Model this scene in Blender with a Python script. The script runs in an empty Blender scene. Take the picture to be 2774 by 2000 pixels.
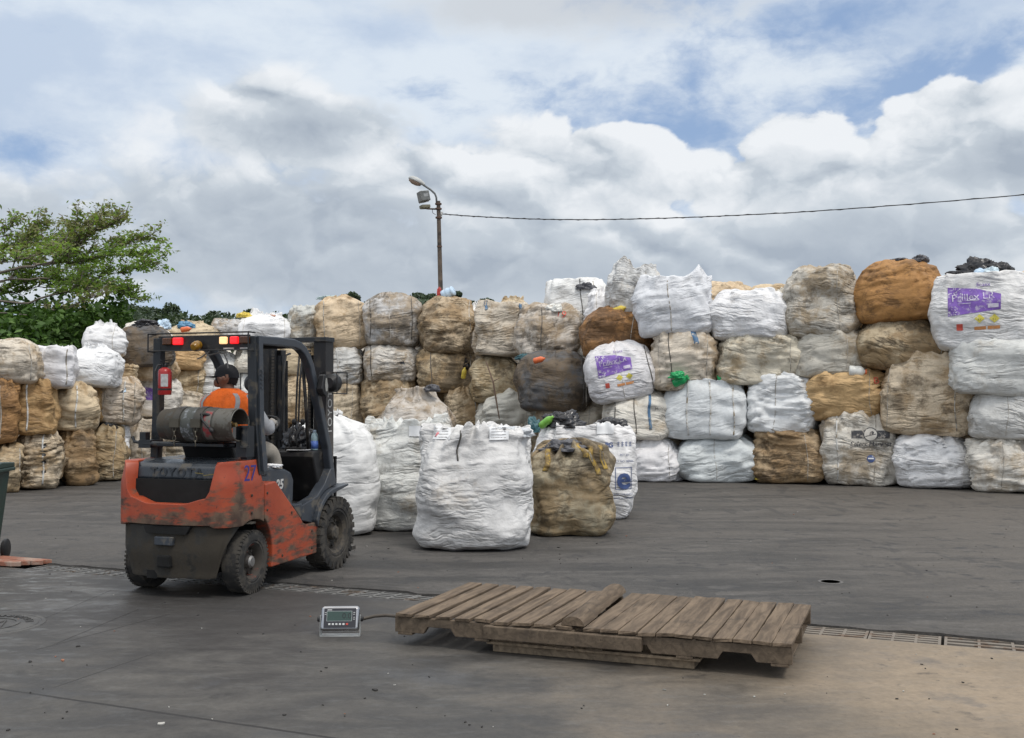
import bpy, bmesh, math, random
import numpy as np
from mathutils import Vector, Matrix
from mathutils.bvhtree import BVHTree

# ------------------------------------------------------------------ camera
SC = bpy.context.scene
COL = SC.collection
FPX, HORIZON, EYE = 2900.0, 1075.0, 1.6
PITCH = math.atan((HORIZON - 1000.0) / FPX)
cam_d = bpy.data.cameras.new("camera")
cam = bpy.data.objects.new("camera", cam_d)
COL.objects.link(cam)
cam.location = (0, 0, EYE)
cam.rotation_euler = (math.radians(90) + PITCH, 0, 0)
cam_d.sensor_width = 36.0
cam_d.lens = 36.0 * FPX / 2774.0
cam_d.clip_start = 0.1
cam_d.clip_end = 3000.0
SC.camera = cam

# ------------------------------------------------------------------ light
SUN_EL, SUN_AZ, SUN_STR, SUN_ANGLE = math.radians(58), math.radians(142), 1.5, math.radians(12)
SKY_STR = 0.10
SC.view_settings.view_transform = 'Standard'
SC.view_settings.look = 'None'
SC.view_settings.gamma = 1.0
SC.view_settings.use_curve_mapping = False
SC.view_settings.exposure = 0.0

sun_d = bpy.data.lights.new("sun", 'SUN')
sun = bpy.data.objects.new("sun", sun_d)
COL.objects.link(sun)
sun_d.energy = SUN_STR
sun_d.angle = SUN_ANGLE
sun_d.color = (1.0, 0.95, 0.88)
_sd = Vector((math.sin(SUN_AZ) * math.cos(SUN_EL), math.cos(SUN_AZ) * math.cos(SUN_EL), math.sin(SUN_EL)))
sun.rotation_euler = _sd.to_track_quat('Z', 'Y').to_euler()
sun.location = _sd * 60


class NG:
    """tiny node-graph expression helper"""
    def __init__(self, nt):
        self.nt = nt
        nt.nodes.clear()

    def n(self, t, **kw):
        nd = self.nt.nodes.new(t)
        for k, v in kw.items():
            setattr(nd, k, v)
        return nd

    def put(self, sock, v):
        if v is None:
            return
        if isinstance(v, bpy.types.NodeSocket):
            self.nt.links.new(v, sock)
        else:
            if sock.type == 'RGBA':
                v = (v, v, v, 1.0) if isinstance(v, (int, float)) else (*v[:3], 1.0)
            sock.default_value = v

    def m(self, op, a, b=None, c=None, clamp=False):
        nd = self.n('ShaderNodeMath', operation=op)
        nd.use_clamp = clamp
        self.put(nd.inputs[0], a)
        self.put(nd.inputs[1], b)
        self.put(nd.inputs[2], c)
        return nd.outputs[0]

    def add(self, a, b): return self.m('ADD', a, b)
    def sub(self, a, b): return self.m('SUBTRACT', a, b)
    def mul(self, a, b): return self.m('MULTIPLY', a, b)

    def v(self, op, a, b=None, s=None):
        nd = self.n('ShaderNodeVectorMath', operation=op)
        self.put(nd.inputs[0], a)
        self.put(nd.inputs[1], b)
        if s is not None:
            self.put(nd.inputs['Scale'], s)
        return nd.outputs[0]

    def xyz(self, v):
        nd = self.n('ShaderNodeSeparateXYZ')
        self.put(nd.inputs[0], v)
        return nd.outputs

    def comb(self, x, y, z):
        nd = self.n('ShaderNodeCombineXYZ')
        for i, q in enumerate((x, y, z)):
            self.put(nd.inputs[i], q)
        return nd.outputs[0]

    def noise(self, vec, scale, detail=6, rough=0.55, dist=0.0, color=False):
        nd = self.n('ShaderNodeTexNoise')
        self.put(nd.inputs['Vector'], vec)
        nd.inputs['Scale'].default_value = scale
        nd.inputs['Detail'].default_value = detail
        nd.inputs['Roughness'].default_value = rough
        nd.inputs['Distortion'].default_value = dist
        return nd.outputs['Color' if color else 'Fac']

    def ss(self, x, lo, hi, a=0.0, b=1.0, kind='SMOOTHSTEP'):
        nd = self.n('ShaderNodeMapRange', interpolation_type=kind)
        self.put(nd.inputs['Value'], x)
        self.put(nd.inputs['From Min'], lo)
        self.put(nd.inputs['From Max'], hi)
        self.put(nd.inputs['To Min'], a)
        self.put(nd.inputs['To Max'], b)
        return nd.outputs[0]

    def mix(self, f, a, b, mode='MIX'):
        nd = self.n('ShaderNodeMix', data_type='RGBA', blend_type=mode)
        self.put(nd.inputs[0], f)
        self.put(nd.inputs[6], a)
        self.put(nd.inputs[7], b)
        return nd.outputs[2]

    def bump(self, h, strength=0.5, dist=0.02, normal=None):
        nd = self.n('ShaderNodeBump')
        nd.inputs['Strength'].default_value = strength
        nd.inputs['Distance'].default_value = dist
        self.put(nd.inputs['Height'], h)
        if normal is not None:
            self.put(nd.inputs['Normal'], normal)
        return nd.outputs[0]

    def bsdf(self, color, rough=0.7, normal=None, metal=0.0, spec=0.5, emis=None, estr=0.0, **extra):
        nd = self.n('ShaderNodeBsdfPrincipled')
        self.put(nd.inputs['Base Color'], color)
        self.put(nd.inputs['Roughness'], rough)
        self.put(nd.inputs['Metallic'], metal)
        self.put(nd.inputs['Specular IOR Level'], spec)
        if normal is not None:
            self.put(nd.inputs['Normal'], normal)
        if emis is not None:
            self.put(nd.inputs['Emission Color'], emis)
            nd.inputs['Emission Strength'].default_value = estr
        for k, q in extra.items():
            self.put(nd.inputs[k], q)
        o = self.n('ShaderNodeOutputMaterial')
        self.nt.links.new(nd.outputs[0], o.inputs[0])
        return nd


def new_mat(name):
    m = bpy.data.materials.new(name)
    m.use_nodes = True
    return m, NG(m.node_tree)


# ------------------------------------------------------------------ sky
world = bpy.data.worlds.new("World")
SC.world = world
world.use_nodes = True
g = NG(world.node_tree)
gen = g.n('ShaderNodeTexCoord').outputs['Generated']
X, Y, Z = g.xyz(gen)
az = g.m('ARCTAN2', X, Y)
el = g.m('ARCSINE', Z)


def sky_dir(px, py):
    u = (px - 1387) / FPX
    return math.atan(u), math.atan((HORIZON - py) / FPX / math.sqrt(1 + u * u))


def blob(px, py, rx, ry, rot=0.0):
    a0, e0 = sky_dir(px, py)
    du, dv = g.sub(az, a0), g.sub(el, e0)
    if rot:
        c, s = math.cos(math.radians(rot)), math.sin(math.radians(rot))
        du, dv = g.add(g.mul(du, c), g.mul(dv, s)), g.sub(g.mul(dv, c), g.mul(du, s))
    du = g.mul(du, FPX / rx)
    dv = g.mul(dv, FPX / ry)
    return g.sub(1.0, g.m('SQRT', g.add(g.mul(du, du), g.mul(dv, dv))))


def union(bl, k=0.25):
    r = bl[0]
    for b in bl[1:]:
        r = g.m('SMOOTH_MAX', r, b, k)
    return r


nish = g.n('ShaderNodeTexSky', sky_type='NISHITA')
nish.sun_disc = False
nish.sun_elevation = SUN_EL
nish.sun_rotation = SUN_AZ
nish.air_density = 1.0
nish.dust_density = 1.2
nish.ozone_density = 1.6
blue = g.v('SCALE', nish.outputs[0], s=SKY_STR)
blue = g.mix(0.65, blue, (0.31, 0.46, 0.74))

def billow(vec, scale, detail=4.0, rough=0.5):
    """rounded, heaped shapes: high in the middle of a puff, creased at its edge"""
    nd = g.n('ShaderNodeTexNoise', noise_type='RIDGED_MULTIFRACTAL')
    nd.normalize = False
    g.put(nd.inputs['Vector'], vec)
    nd.inputs['Scale'].default_value = scale
    nd.inputs['Detail'].default_value = detail
    nd.inputs['Roughness'].default_value = rough
    nd.inputs['Lacunarity'].default_value = 2.1
    nd.inputs['Offset'].default_value = 1.0
    nd.inputs['Gain'].default_value = 1.0
    return g.ss(nd.outputs['Fac'], 0.0, 1.9, 1.0, 0.0, 'LINEAR')


sq = g.v('MULTIPLY', gen, (1.0, 1.0, 1.5))
warp = g.v('SCALE', g.v('SUBTRACT', g.noise(sq, 8.0, 5, color=True), (0.5, 0.5, 0.5)), s=0.06)
sqw = g.v('ADD', sq, warp)
UP = (0.006, 0.0, 0.016)
n_big = g.noise(sqw, 4.2, 4, 0.5)
p0 = billow(sqw, 9.0, 9.0, 0.60)
p1 = billow(g.v('ADD', sqw, UP), 9.0, 9.0, 0.60)
relief = g.sub(p0, p1)                              # lit tops, grey undersides
n_soft = g.noise(g.v('MULTIPLY', gen, (1.0, 1.0, 2.4)), 5.0, 6, 0.52)
n_mid = g.noise(sqw, 16.0, 10, 0.60)
n_wisp = g.noise(g.v('ADD', g.v('MULTIPLY', gen, (1.0, 1.0, 1.9)), warp), 11.0, 11, 0.60)
puff = g.add(g.mul(g.sub(p0, 0.45), 1.2), g.mul(g.sub(n_mid, 0.5), 1.5))

# high veil: thick on the left, broken and wispy over the pale blue on the right
gaps = union([blob(1560, 262, 620, 95, 6), blob(1820, 300, 420, 95, -4), blob(2560, 190, 440, 75, 14),
              blob(2150, 60, 460, 90, 16), blob(30, 395, 170, 45), blob(2380, 330, 230, 60), blob(1150, 240, 260, 60)], 0.3)
veil_f = g.add(g.mul(g.sub(n_wisp, 0.5), 3.6), g.add(g.mul(g.sub(p0, 0.45), 0.5), g.sub(0.55, g.mul(g.ss(gaps, -0.6, 0.8), 0.74))))
veil_f = g.add(veil_f, g.ss(blob(420, 60, 1300, 560), -0.2, 0.6, 0.0, 0.8))
veil_a = g.ss(veil_f, -0.55, 0.75, 0.10, 1.0)
veil_c = g.mix(g.ss(g.add(n_soft, g.mul(g.sub(n_wisp, 0.5), 0.6)), 0.34, 0.66), (0.52, 0.62, 0.77), (0.74, 0.81, 0.89))
veil_c = g.mix(g.ss(blob(560, 60, 1500, 460), 0.0, 0.9, 0.0, 0.75), veil_c, g.mix(g.ss(g.add(n_soft, g.mul(g.sub(n_wisp, 0.5), 0.5)), 0.36, 0.64), (0.55, 0.65, 0.80), (0.73, 0.81, 0.90)))
veil_c = g.mix(g.ss(g.add(blob(1480, 0, 720, 110), g.mul(g.sub(n_wisp, 0.5), 1.4)), 0.0, 0.8, 0.0, 0.7), veil_c, (0.58, 0.61, 0.65))
c = g.mix(veil_a, blue, veil_c)

# heaped clouds
cum = union([blob(1440, 570, 470, 245), blob(1620, 440, 230, 112), blob(2210, 500, 400, 160), blob(2740, 390, 400, 170),
             blob(2640, 270, 210, 62), blob(800, 350, 400, 150), blob(720, 260, 200, 80), blob(640, 570, 760, 190), blob(1150, 460, 220, 110),
             blob(40, 590, 420, 150), blob(1387, 770, 2600, 230)], 0.18)
cum_f = g.add(cum, g.mul(puff, 0.55))
soft = g.ss(X, -0.32, 0.10, 0.50, 0.16)             # the left heaps melt into the veil
cum_a = g.ss(cum_f, 0.0, soft)
deep = g.ss(g.add(cum, g.mul(g.sub(n_big, 0.5), 1.2)), 0.0, 0.95)
shade = g.add(g.sub(0.84, g.mul(deep, 0.42)), g.add(g.mul(relief, 0.75), g.mul(g.sub(n_mid, 0.5), 1.0)))
lit = union([blob(1460, 420, 560, 120), blob(2180, 420, 330, 90), blob(2700, 290, 300, 110), blob(560, 420, 420, 90),
             blob(740, 210, 200, 50), blob(2660, 740, 200, 60), blob(1850, 570, 420, 50)], 0.2)
dark = union([blob(860, 355, 380, 80, 8), blob(760, 650, 620, 130), blob(1500, 710, 1700, 100), blob(2500, 650, 700, 100), blob(2740, 430, 160, 80)], 0.2)
shade = g.add(shade, g.ss(g.add(lit, g.mul(puff, 0.9)), -0.2, 0.9, 0.0, 0.34))
shade = g.sub(shade, g.ss(g.add(dark, g.add(g.mul(g.sub(n_big, 0.5), 0.9), g.mul(g.sub(n_mid, 0.5), 0.8))), -0.4, 0.9, 0.0, 0.38))
cum_c = g.mix(g.ss(shade, -0.05, 0.55, kind='LINEAR'), (0.40, 0.46, 0.54), (0.575, 0.635, 0.70))
cum_c = g.mix(g.ss(shade, 0.50, 1.10, kind='LINEAR'), cum_c, (0.86, 0.89, 0.925))
c = g.mix(cum_a, c, cum_c)
# open blue strip low on the left, over the hill
low = g.add(blob(420, 850, 360, 80), g.mul(g.sub(n_wisp, 0.5), 2.2))
c = g.mix(g.ss(low, 0.0, 1.0, 0.0, 0.70), c, (0.44, 0.60, 0.82))
# bright, neutral overcast overhead and behind the viewer
zen = g.ss(Z, 0.36, 0.85)
back = g.ss(Y, 0.45, -0.4, 0.0, 0.20)
over = g.m('MAXIMUM', zen, back)
c = g.mix(g.mul(over, 0.85), c, g.v('SCALE', g.comb(1.0, 0.985, 0.965), s=g.ss(n_soft, 0.3, 0.7, 1.25, 1.95)))
bg = g.n('ShaderNodeBackground')
g.put(bg.inputs[0], c)
bg.inputs[1].default_value = 1.0
wo = g.n('ShaderNodeOutputWorld')
g.nt.links.new(bg.outputs[0], wo.inputs[0])


# ------------------------------------------------------------------ helpers
def px_ray(px, py):
    dx, dy = (px - 1387) / FPX, (1000 - py) / FPX
    return Vector((dx, math.cos(PITCH) - dy * math.sin(PITCH), math.sin(PITCH) + dy * math.cos(PITCH)))


def at(px, py, D):
    r = px_ray(px, py)
    return Vector((0, 0, EYE)) + r * (D / r.y)


def ground_at(px, py, z=0.0):
    r = px_ray(px, py)
    return Vector((0, 0, EYE)) + r * ((z - EYE) / r.z)


def tag(o, label=None, cat=None, group=None, kind=None):
    if label: o["label"] = label
    if cat: o["category"] = cat
    if group: o["group"] = group
    if kind: o["kind"] = kind
    return o


def link(o, parent=None):
    COL.objects.link(o)
    if parent is not None:
        o.parent = parent
    return o


def empty(name, loc=(0, 0, 0), rz=0.0, label=None, cat=None, group=None):
    o = bpy.data.objects.new(name, None)
    o.empty_display_size = 0.2
    link(o)
    o.location = loc
    o.rotation_euler = (0, 0, rz)
    return tag(o, label, cat, group)


def np_mesh(name, V, Q, mat, parent=None, smooth=True):
    """V (n,3) array, Q (m,k) array of equal-sized faces"""
    V = np.ascontiguousarray(V, dtype=np.float32)
    Q = np.ascontiguousarray(Q, dtype=np.int32)
    me = bpy.data.meshes.new(name)
    me.vertices.add(len(V))
    me.vertices.foreach_set("co", V.ravel())
    k = Q.shape[1]
    me.loops.add(Q.size)
    me.loops.foreach_set("vertex_index", Q.ravel())
    me.polygons.add(len(Q))
    me.polygons.foreach_set("loop_start", np.arange(0, Q.size, k, dtype=np.int32))
    me.polygons.foreach_set("loop_total", np.full(len(Q), k, dtype=np.int32))
    me.polygons.foreach_set("use_smooth", np.full(len(Q), smooth, dtype=bool))
    me.update(calc_edges=True)
    me.validate()
    if mat: me.materials.append(mat)
    o = bpy.data.objects.new(name, me)
    return link(o, parent)


class MB:
    """collects simple shapes, builds ONE mesh object"""
    def __init__(self):
        self.V, self.F = [], []

    def _add(self, vs, fs, M=None):
        b = len(self.V)
        for q in vs:
            q = Vector(q)
            self.V.append(M @ q if M is not None else q)
        for f in fs:
            self.F.append([b + i for i in f])
        return self

    def box(self, lo, hi, M=None):
        x0, y0, z0 = lo
        x1, y1, z1 = hi
        vs = [(x0, y0, z0), (x1, y0, z0), (x1, y1, z0), (x0, y1, z0), (x0, y0, z1), (x1, y0, z1), (x1, y1, z1), (x0, y1, z1)]
        fs = [(0, 3, 2, 1), (4, 5, 6, 7), (0, 1, 5, 4), (1, 2, 6, 5), (2, 3, 7, 6), (3, 0, 4, 7)]
        return self._add(vs, fs, M)

    def cbox(self, c, s, M=None):
        return self.box([c[i] - s[i] / 2 for i in range(3)], [c[i] + s[i] / 2 for i in range(3)], M)

    def prism(self, poly, axis, lo, hi, M=None):
        """poly: 2D points; axis 0/1/2 is the extrusion axis, poly uses the other two in order"""
        def mk(a, b, h):
            return {0: (h, a, b), 1: (a, h, b), 2: (a, b, h)}[axis]
        n = len(poly)
        vs = [mk(a, b, lo) for a, b in poly] + [mk(a, b, hi) for a, b in poly]
        fs = [list(range(n))[::-1], list(range(n, 2 * n))]
        for i in range(n):
            j = (i + 1) % n
            fs.append((i, j, n + j, n + i))
        return self._add(vs, fs, M)

    def tube(self, pts, r, n=8, M=None, caps=True):
        pts = [Vector(p) for p in pts]
        rs = r if isinstance(r, (list, tuple)) else [r] * len(pts)
        vs, fs = [], []
        up = None
        for i, p in enumerate(pts):
            d = (pts[min(i + 1, len(pts) - 1)] - pts[max(i - 1, 0)]).normalized()
            if up is None:
                up = Vector((0, 0, 1)) if abs(d.z) < 0.9 else Vector((1, 0, 0))
            a = d.cross(up)
            if a.length < 1e-6:
                a = d.cross(Vector((0, 1, 0)))
            a.normalize()
            b = a.cross(d).normalized()
            up = b
            for k in range(n):
                t = 2 * math.pi * k / n
                vs.append(p + (a * math.cos(t) + b * math.sin(t)) * rs[i])
        for i in range(len(pts) - 1):
            for k in range(n):
                k2 = (k + 1) % n
                fs.append((i * n + k, i * n + k2, (i + 1) * n + k2, (i + 1) * n + k))
        if caps:
            fs.append(list(range(n))[::-1])
            fs.append([(len(pts) - 1) * n + k for k in range(n)])
        return self._add(vs, fs, M)

    def sweep(self, pts, w, h, side, M=None):
        """rectangular bar along pts; w along 'side' vector, h across"""
        pts = [Vector(p) for p in pts]
        side = Vector(side).normalized()
        vs, fs = [], []
        for i, p in enumerate(pts):
            d = (pts[min(i + 1, len(pts) - 1)] - pts[max(i - 1, 0)]).normalized()
            nrm = d.cross(side).normalized()
            for a, b in ((-1, -1), (1, -1), (1, 1), (-1, 1)):
                vs.append(p + side * (a * w / 2) + nrm * (b * h / 2))
        n = 4
        for i in range(len(pts) - 1):
            for k in range(n):
                k2 = (k + 1) % n
                fs.append((i * n + k, i * n + k2, (i + 1) * n + k2, (i + 1) * n + k))
        fs.append([3, 2, 1, 0])
        fs.append([(len(pts) - 1) * n + k for k in range(n)])
        return self._add(vs, fs, M)

    def lathe(self, prof, n=24, M=None, caps=True):
        """prof [(r, h)] round local z"""
        vs, fs = [], []
        for r, h in prof:
            for k in range(n):
                t = 2 * math.pi * k / n
                vs.append((r * math.cos(t), r * math.sin(t), h))
        for i in range(len(prof) - 1):
            for k in range(n):
                k2 = (k + 1) % n
                fs.append((i * n + k, i * n + k2, (i + 1) * n + k2, (i + 1) * n + k))
        if caps and prof[0][0] > 1e-5: fs.append(list(range(n))[::-1])
        if caps and prof[-1][0] > 1e-5: fs.append([(len(prof) - 1) * n + k for k in range(n)])
        return self._add(vs, fs, M)

    def build(self, name, mat, parent=None, smooth=False, bevel=0.0, seg=2, auto=None):
        me = bpy.data.meshes.new(name)
        me.from_pydata([tuple(q) for q in self.V], [], self.F)
        me.validate()
        bm = bmesh.new()
        bm.from_mesh(me)
        bmesh.ops.remove_doubles(bm, verts=bm.verts, dist=1e-5)
        bmesh.ops.recalc_face_normals(bm, faces=bm.faces)
        bm.to_mesh(me)
        bm.free()
        if smooth or auto:
            me.polygons.foreach_set("use_smooth", [True] * len(me.polygons))
        if auto:
            me.set_sharp_from_angle(angle=math.radians(auto))
        me.materials.append(mat)
        o = bpy.data.objects.new(name, me)
        link(o, parent)
        if bevel:
            md = o.modifiers.new("bevel", 'BEVEL')
            md.width = bevel
            md.segments = seg
            md.limit_method = 'ANGLE'
            md.angle_limit = math.radians(35)
        return o


def axis_m(loc, direction, roll=0.0):
    """matrix taking local z to direction at loc"""
    q = Vector(direction).to_track_quat('Z', 'Y')
    return Matrix.Translation(Vector(loc)) @ q.to_matrix().to_4x4() @ Matrix.Rotation(roll, 4, 'Z')


def text_geo(s, size, extrude=0.0, align='CENTER', spacing=1.0, shear=0.0, bold=0.0):
    cu = bpy.data.curves.new("t", 'FONT')
    cu.body = s
    cu.size = size
    cu.extrude = extrude
    cu.align_x = align
    cu.align_y = 'CENTER'
    cu.space_character = spacing
    cu.shear = shear
    cu.offset = bold
    cu.resolution_u = 3
    o = bpy.data.objects.new("t", cu)
    COL.objects.link(o)
    dg = bpy.context.evaluated_depsgraph_get()
    dg.update()
    ev = o.evaluated_get(dg)
    me = ev.to_mesh()
    V = [tuple(q.co) for q in me.vertices]
    F = [tuple(p.vertices) for p in me.polygons]
    ev.to_mesh_clear()
    bpy.data.objects.remove(o)
    bpy.data.curves.remove(cu)
    return V, F


def place_text(s, size, M, name, mat, parent=None, extrude=0.002, **kw):
    """flat lettering: local text x,y,z sent through M"""
    V, F = text_geo(s, size, extrude, **kw)
    b = MB()
    b._add(V, F, M)
    return b.build(name, mat, parent)


# gradient noise, vectorised
_rs = np.random.RandomState(7)
_PERM = _rs.permutation(512).astype(np.int64)
_GR = _rs.normal(size=(512, 3))
_GR /= np.linalg.norm(_GR, axis=1)[:, None]


def perlin(P, seed=0):
    P = np.asarray(P, dtype=np.float64)
    I = np.floor(P).astype(np.int64)
    Fr = P - I
    U = Fr * Fr * Fr * (Fr * (Fr * 6 - 15) + 10)
    out = np.zeros(len(P))
    for dx in (0, 1):
        for dy in (0, 1):
            for dz in (0, 1):
                h = _PERM[(I[:, 0] + dx + seed * 17) & 511]
                h = _PERM[(h + I[:, 1] + dy) & 511]
                h = _PERM[(h + I[:, 2] + dz + seed) & 511]
                gv = _GR[h]
                d = Fr - np.array([dx, dy, dz])
                w = (U[:, 0] if dx else 1 - U[:, 0]) * (U[:, 1] if dy else 1 - U[:, 1]) * (U[:, 2] if dz else 1 - U[:, 2])
                out += w * (gv * d).sum(1)
    return out * 1.5


def fbm(P, seed=0, oct=3, gain=0.5):
    r, a = np.zeros(len(P)), 1.0
    P = np.array(P, dtype=np.float64)
    for i in range(oct):
        r += a * perlin(P, seed + i * 3)
        P = P * 2.03 + 5.1
        a *= gain
    return r


def grid_faces(nr, nc, wrap=True):
    i = np.arange(nr - 1)[:, None]
    j = np.arange(nc if wrap else nc - 1)[None, :]
    a = i * nc + j
    b = i * nc + (j + 1) % nc
    return np.stack([a, b, b + nc, a + nc], -1).reshape(-1, 4)

# ------------------------------------------------------------------ materials
def m_plain(name, col, rough=0.6, metal=0.0, var=0.15, scale=8.0, bump=0.0, dirt=None, dirt_amt=0.0, dscale=3.0, spec=0.5, **kw):
    """paint/plastic/metal with mottling and, optionally, patches of dirt"""
    m, g = new_mat(name)
    co = g.n('ShaderNodeTexCoord').outputs['Object']
    n = g.noise(co, scale, 6, 0.6)
    f = g.ss(n, 0.3, 0.7, 1 - var, 1 + var, 'LINEAR')
    c = g.v('SCALE', g.mix(0.0, col, col), s=f)
    r = g.ss(n, 0.3, 0.7, max(rough - 0.1, 0.05), min(rough + 0.12, 1.0), 'LINEAR')
    if dirt is not None:
        dn = g.noise(co, dscale, 9, 0.66)
        df = g.ss(dn, 0.62 - dirt_amt * 0.3, 0.72 - dirt_amt * 0.3)
        c = g.mix(df, c, dirt)
        r = g.mix(df, r, 0.9)
    nm = g.bump(g.noise(co, scale * 3, 5, 0.6), bump, 0.01) if bump else None
    g.bsdf(c, r, nm, metal, spec, **kw)
    return m


def m_fabric():
    """woven plastic sacking; colour and soiling come from the object's own colour"""
    m, g = new_mat("woven_sacking")
    oi = g.n('ShaderNodeObjectInfo')
    co = g.n('ShaderNodeTexCoord').outputs['Object']
    off = g.v('SCALE', g.comb(3.1, 7.7, 5.3), s=g.mul(oi.outputs['Random'], 40.0))
    p = g.v('ADD', co, off)
    wp = g.v('SCALE', g.v('SUBTRACT', g.noise(p, 2.2, 3, color=True), (0.5, 0.5, 0.5)), s=0.20)
    pw = g.v('ADD', p, wp)
    # long near-horizontal folds in bundles with calmer cloth between them, then finer crinkles
    px_, py_, pz_ = g.xyz(pw)
    tz = g.add(pz_, g.mul(g.add(px_, py_), g.mul(g.sub(oi.outputs['Random'], 0.5), 0.5)))
    pt = g.comb(px_, py_, tz)

    def crease_(v, s, d=2, r=0.45):
        return g.m('ABSOLUTE', g.sub(g.noise(g.v('MULTIPLY', v, s), 1.0, d, r), 0.5))
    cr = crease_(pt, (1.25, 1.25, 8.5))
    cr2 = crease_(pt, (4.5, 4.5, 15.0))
    cr3 = crease_(pw, (6.0, 6.0, 5.0), 3, 0.5)
    cr4 = crease_(p, (15.0, 15.0, 26.0), 3, 0.55)
    calm = g.ss(g.noise(g.v('MULTIPLY', p, (1.0, 1.0, 1.6)), 2.1, 3, 0.5), 0.38, 0.62, 0.10, 1.0)
    h = g.mul(g.add(g.mul(g.m('POWER', cr, 0.75), 1.0), g.mul(g.m('POWER', cr2, 0.8), 0.45)), calm)
    h = g.add(h, g.add(g.mul(g.m('POWER', cr3, 0.8), 0.17), g.mul(g.m('POWER', cr4, 0.8), 0.08)))
    h = g.mul(h, g.ss(g.m('FRACT', g.mul(oi.outputs['Random'], 7.31)), 0.0, 1.0, 0.40, 1.15, 'LINEAR'))
    nm = g.bump(h, 1.0, 0.085)
    # soiling: broad tan stains, vertical runs, mottled grime, darker lines along the folds
    amt = oi.outputs['Alpha']
    a5 = g.sub(amt, 0.5)
    st = g.noise(pw, 1.7, 10, 0.70)
    st2 = g.noise(g.v('MULTIPLY', p, (9.0, 9.0, 1.3)), 0.7, 6, 0.6)
    sp = g.noise(pw, 5.5, 9, 0.74)
    bl = g.noise(g.v('MULTIPLY', pw, (1.0, 1.0, 1.7)), 0.95, 6, 0.66)
    f1 = g.ss(g.add(st, g.mul(a5, 0.40)), 0.46, 0.62)
    f2 = g.mul(g.ss(g.add(st2, g.mul(a5, 0.4)), 0.5, 0.75), 0.5)
    f3 = g.ss(g.add(g.add(sp, g.mul(g.sub(bl, 0.5), 0.9)), g.mul(a5, 0.36)), 0.52, 0.70)
    col = oi.outputs['Color']
    base = g.v('SCALE', col, s=g.ss(g.noise(p, 8.0, 7, 0.68), 0.3, 0.7, 0.84, 1.10, 'LINEAR'))
    warm = g.mix(0.45, g.v('MULTIPLY', col, (0.66, 0.54, 0.38)), (0.22, 0.145, 0.075))
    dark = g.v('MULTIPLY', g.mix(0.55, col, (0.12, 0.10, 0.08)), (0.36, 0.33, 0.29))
    c = g.mix(g.mul(f1, g.ss(amt, 0.0, 0.6, 0.16, 0.85)), base, warm)
    c = g.mix(g.mul(f2, g.ss(amt, 0.0, 0.7, 0.06, 0.7)), c, warm)
    c = g.mix(g.mul(f3, g.ss(amt, 0.05, 0.7, 0.10, 0.85)), c, dark)
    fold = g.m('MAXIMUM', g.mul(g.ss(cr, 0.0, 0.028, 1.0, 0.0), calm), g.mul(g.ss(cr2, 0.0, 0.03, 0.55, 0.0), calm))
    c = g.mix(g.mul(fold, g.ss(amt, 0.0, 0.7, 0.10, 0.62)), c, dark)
    g.bsdf(c, g.ss(sp, 0.3, 0.7, 0.52, 0.75), nm, 0.0, 0.35)
    return m


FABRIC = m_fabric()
STRAP_D = m_plain("dark_webbing", (0.10, 0.092, 0.082), 0.8, var=.5, scale=14)
STRAP_L = m_plain("pale_webbing", (0.62, 0.62, 0.60), 0.7, dirt=(0.3, 0.25, 0.18), dirt_amt=0.4, dscale=9)
STRAP_B = m_plain("blue_webbing", (0.10, 0.20, 0.34), 0.7, dirt=(0.25, 0.27, 0.28), dirt_amt=0.4, dscale=9)
STRAP_Y = m_plain("yellow_webbing", (0.42, 0.28, 0.06), 0.75, dirt=(0.20, 0.14, 0.06), dirt_amt=0.6, dscale=9)
INK_V = m_plain("violet_print", (0.20, 0.10, 0.42), 0.6, var=0.25, dirt=(0.46, 0.40, 0.56), dirt_amt=0.30, dscale=11)
INK_W = m_plain("white_print", (0.62, 0.58, 0.68), 0.6, dirt=(.32, .22, .48), dirt_amt=.45, dscale=13)
INK_R = m_plain("red_print", (0.62, 0.10, 0.07), 0.55, dirt=(0.7, 0.5, 0.45), dirt_amt=0.15, dscale=14)
INK_O = m_plain("orange_print", (0.62, 0.27, 0.10), 0.55, dirt=(0.7, 0.55, 0.42), dirt_amt=0.25, dscale=14)
INK_Y = m_plain("yellow_print", (0.60, 0.52, 0.08), 0.55, dirt=(0.7, 0.66, 0.45), dirt_amt=0.2, dscale=14)
INK_K = m_plain("black_print", (0.055, 0.055, 0.06), 0.6, dirt=(0.36, 0.33, 0.29), dirt_amt=0.35, dscale=16)
INK_N = m_plain("navy_print", (0.05, 0.085, 0.22), 0.6, dirt=(0.4, 0.42, 0.5), dirt_amt=0.12, dscale=18)
PAPER = m_plain("paper", (0.74, 0.75, 0.76), 0.7, var=0.06)
BLACKFILM = m_plain("black_film", (0.016, 0.016, 0.019), 0.28, var=0.3, bump=0.25, spec=0.6)
GREYFILM = m_plain("grey_film", (0.075, 0.075, 0.085), 0.38, var=0.35, bump=0.25)
CLEARFILM = m_plain("milky_film", (0.52, 0.54, 0.56), 0.3, var=0.12, spec=0.6)
BLUEFILM = m_plain("blue_film", (0.10, 0.26, 0.42), 0.4, bump=0.2)
TEALFILM = m_plain("teal_film", (0.035, 0.11, 0.13), 0.4, bump=0.2)
GREENPET = m_plain("green_plastic", (0.015, 0.36, 0.11), 0.25)
MILKPET = m_plain("milky_plastic", (0.70, 0.70, 0.66), 0.35)
BLUEPET = m_plain("pale_blue_plastic", (0.50, 0.64, 0.78), 0.3)
CLEARPET = m_plain("pale_clear_plastic", (0.55, 0.66, 0.72), 0.15)
YELLOWPET = m_plain("yellow_plastic", (0.72, 0.55, 0.08), 0.35)
REDPET = m_plain("red_plastic", (0.50, 0.05, 0.04), 0.35)
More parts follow.
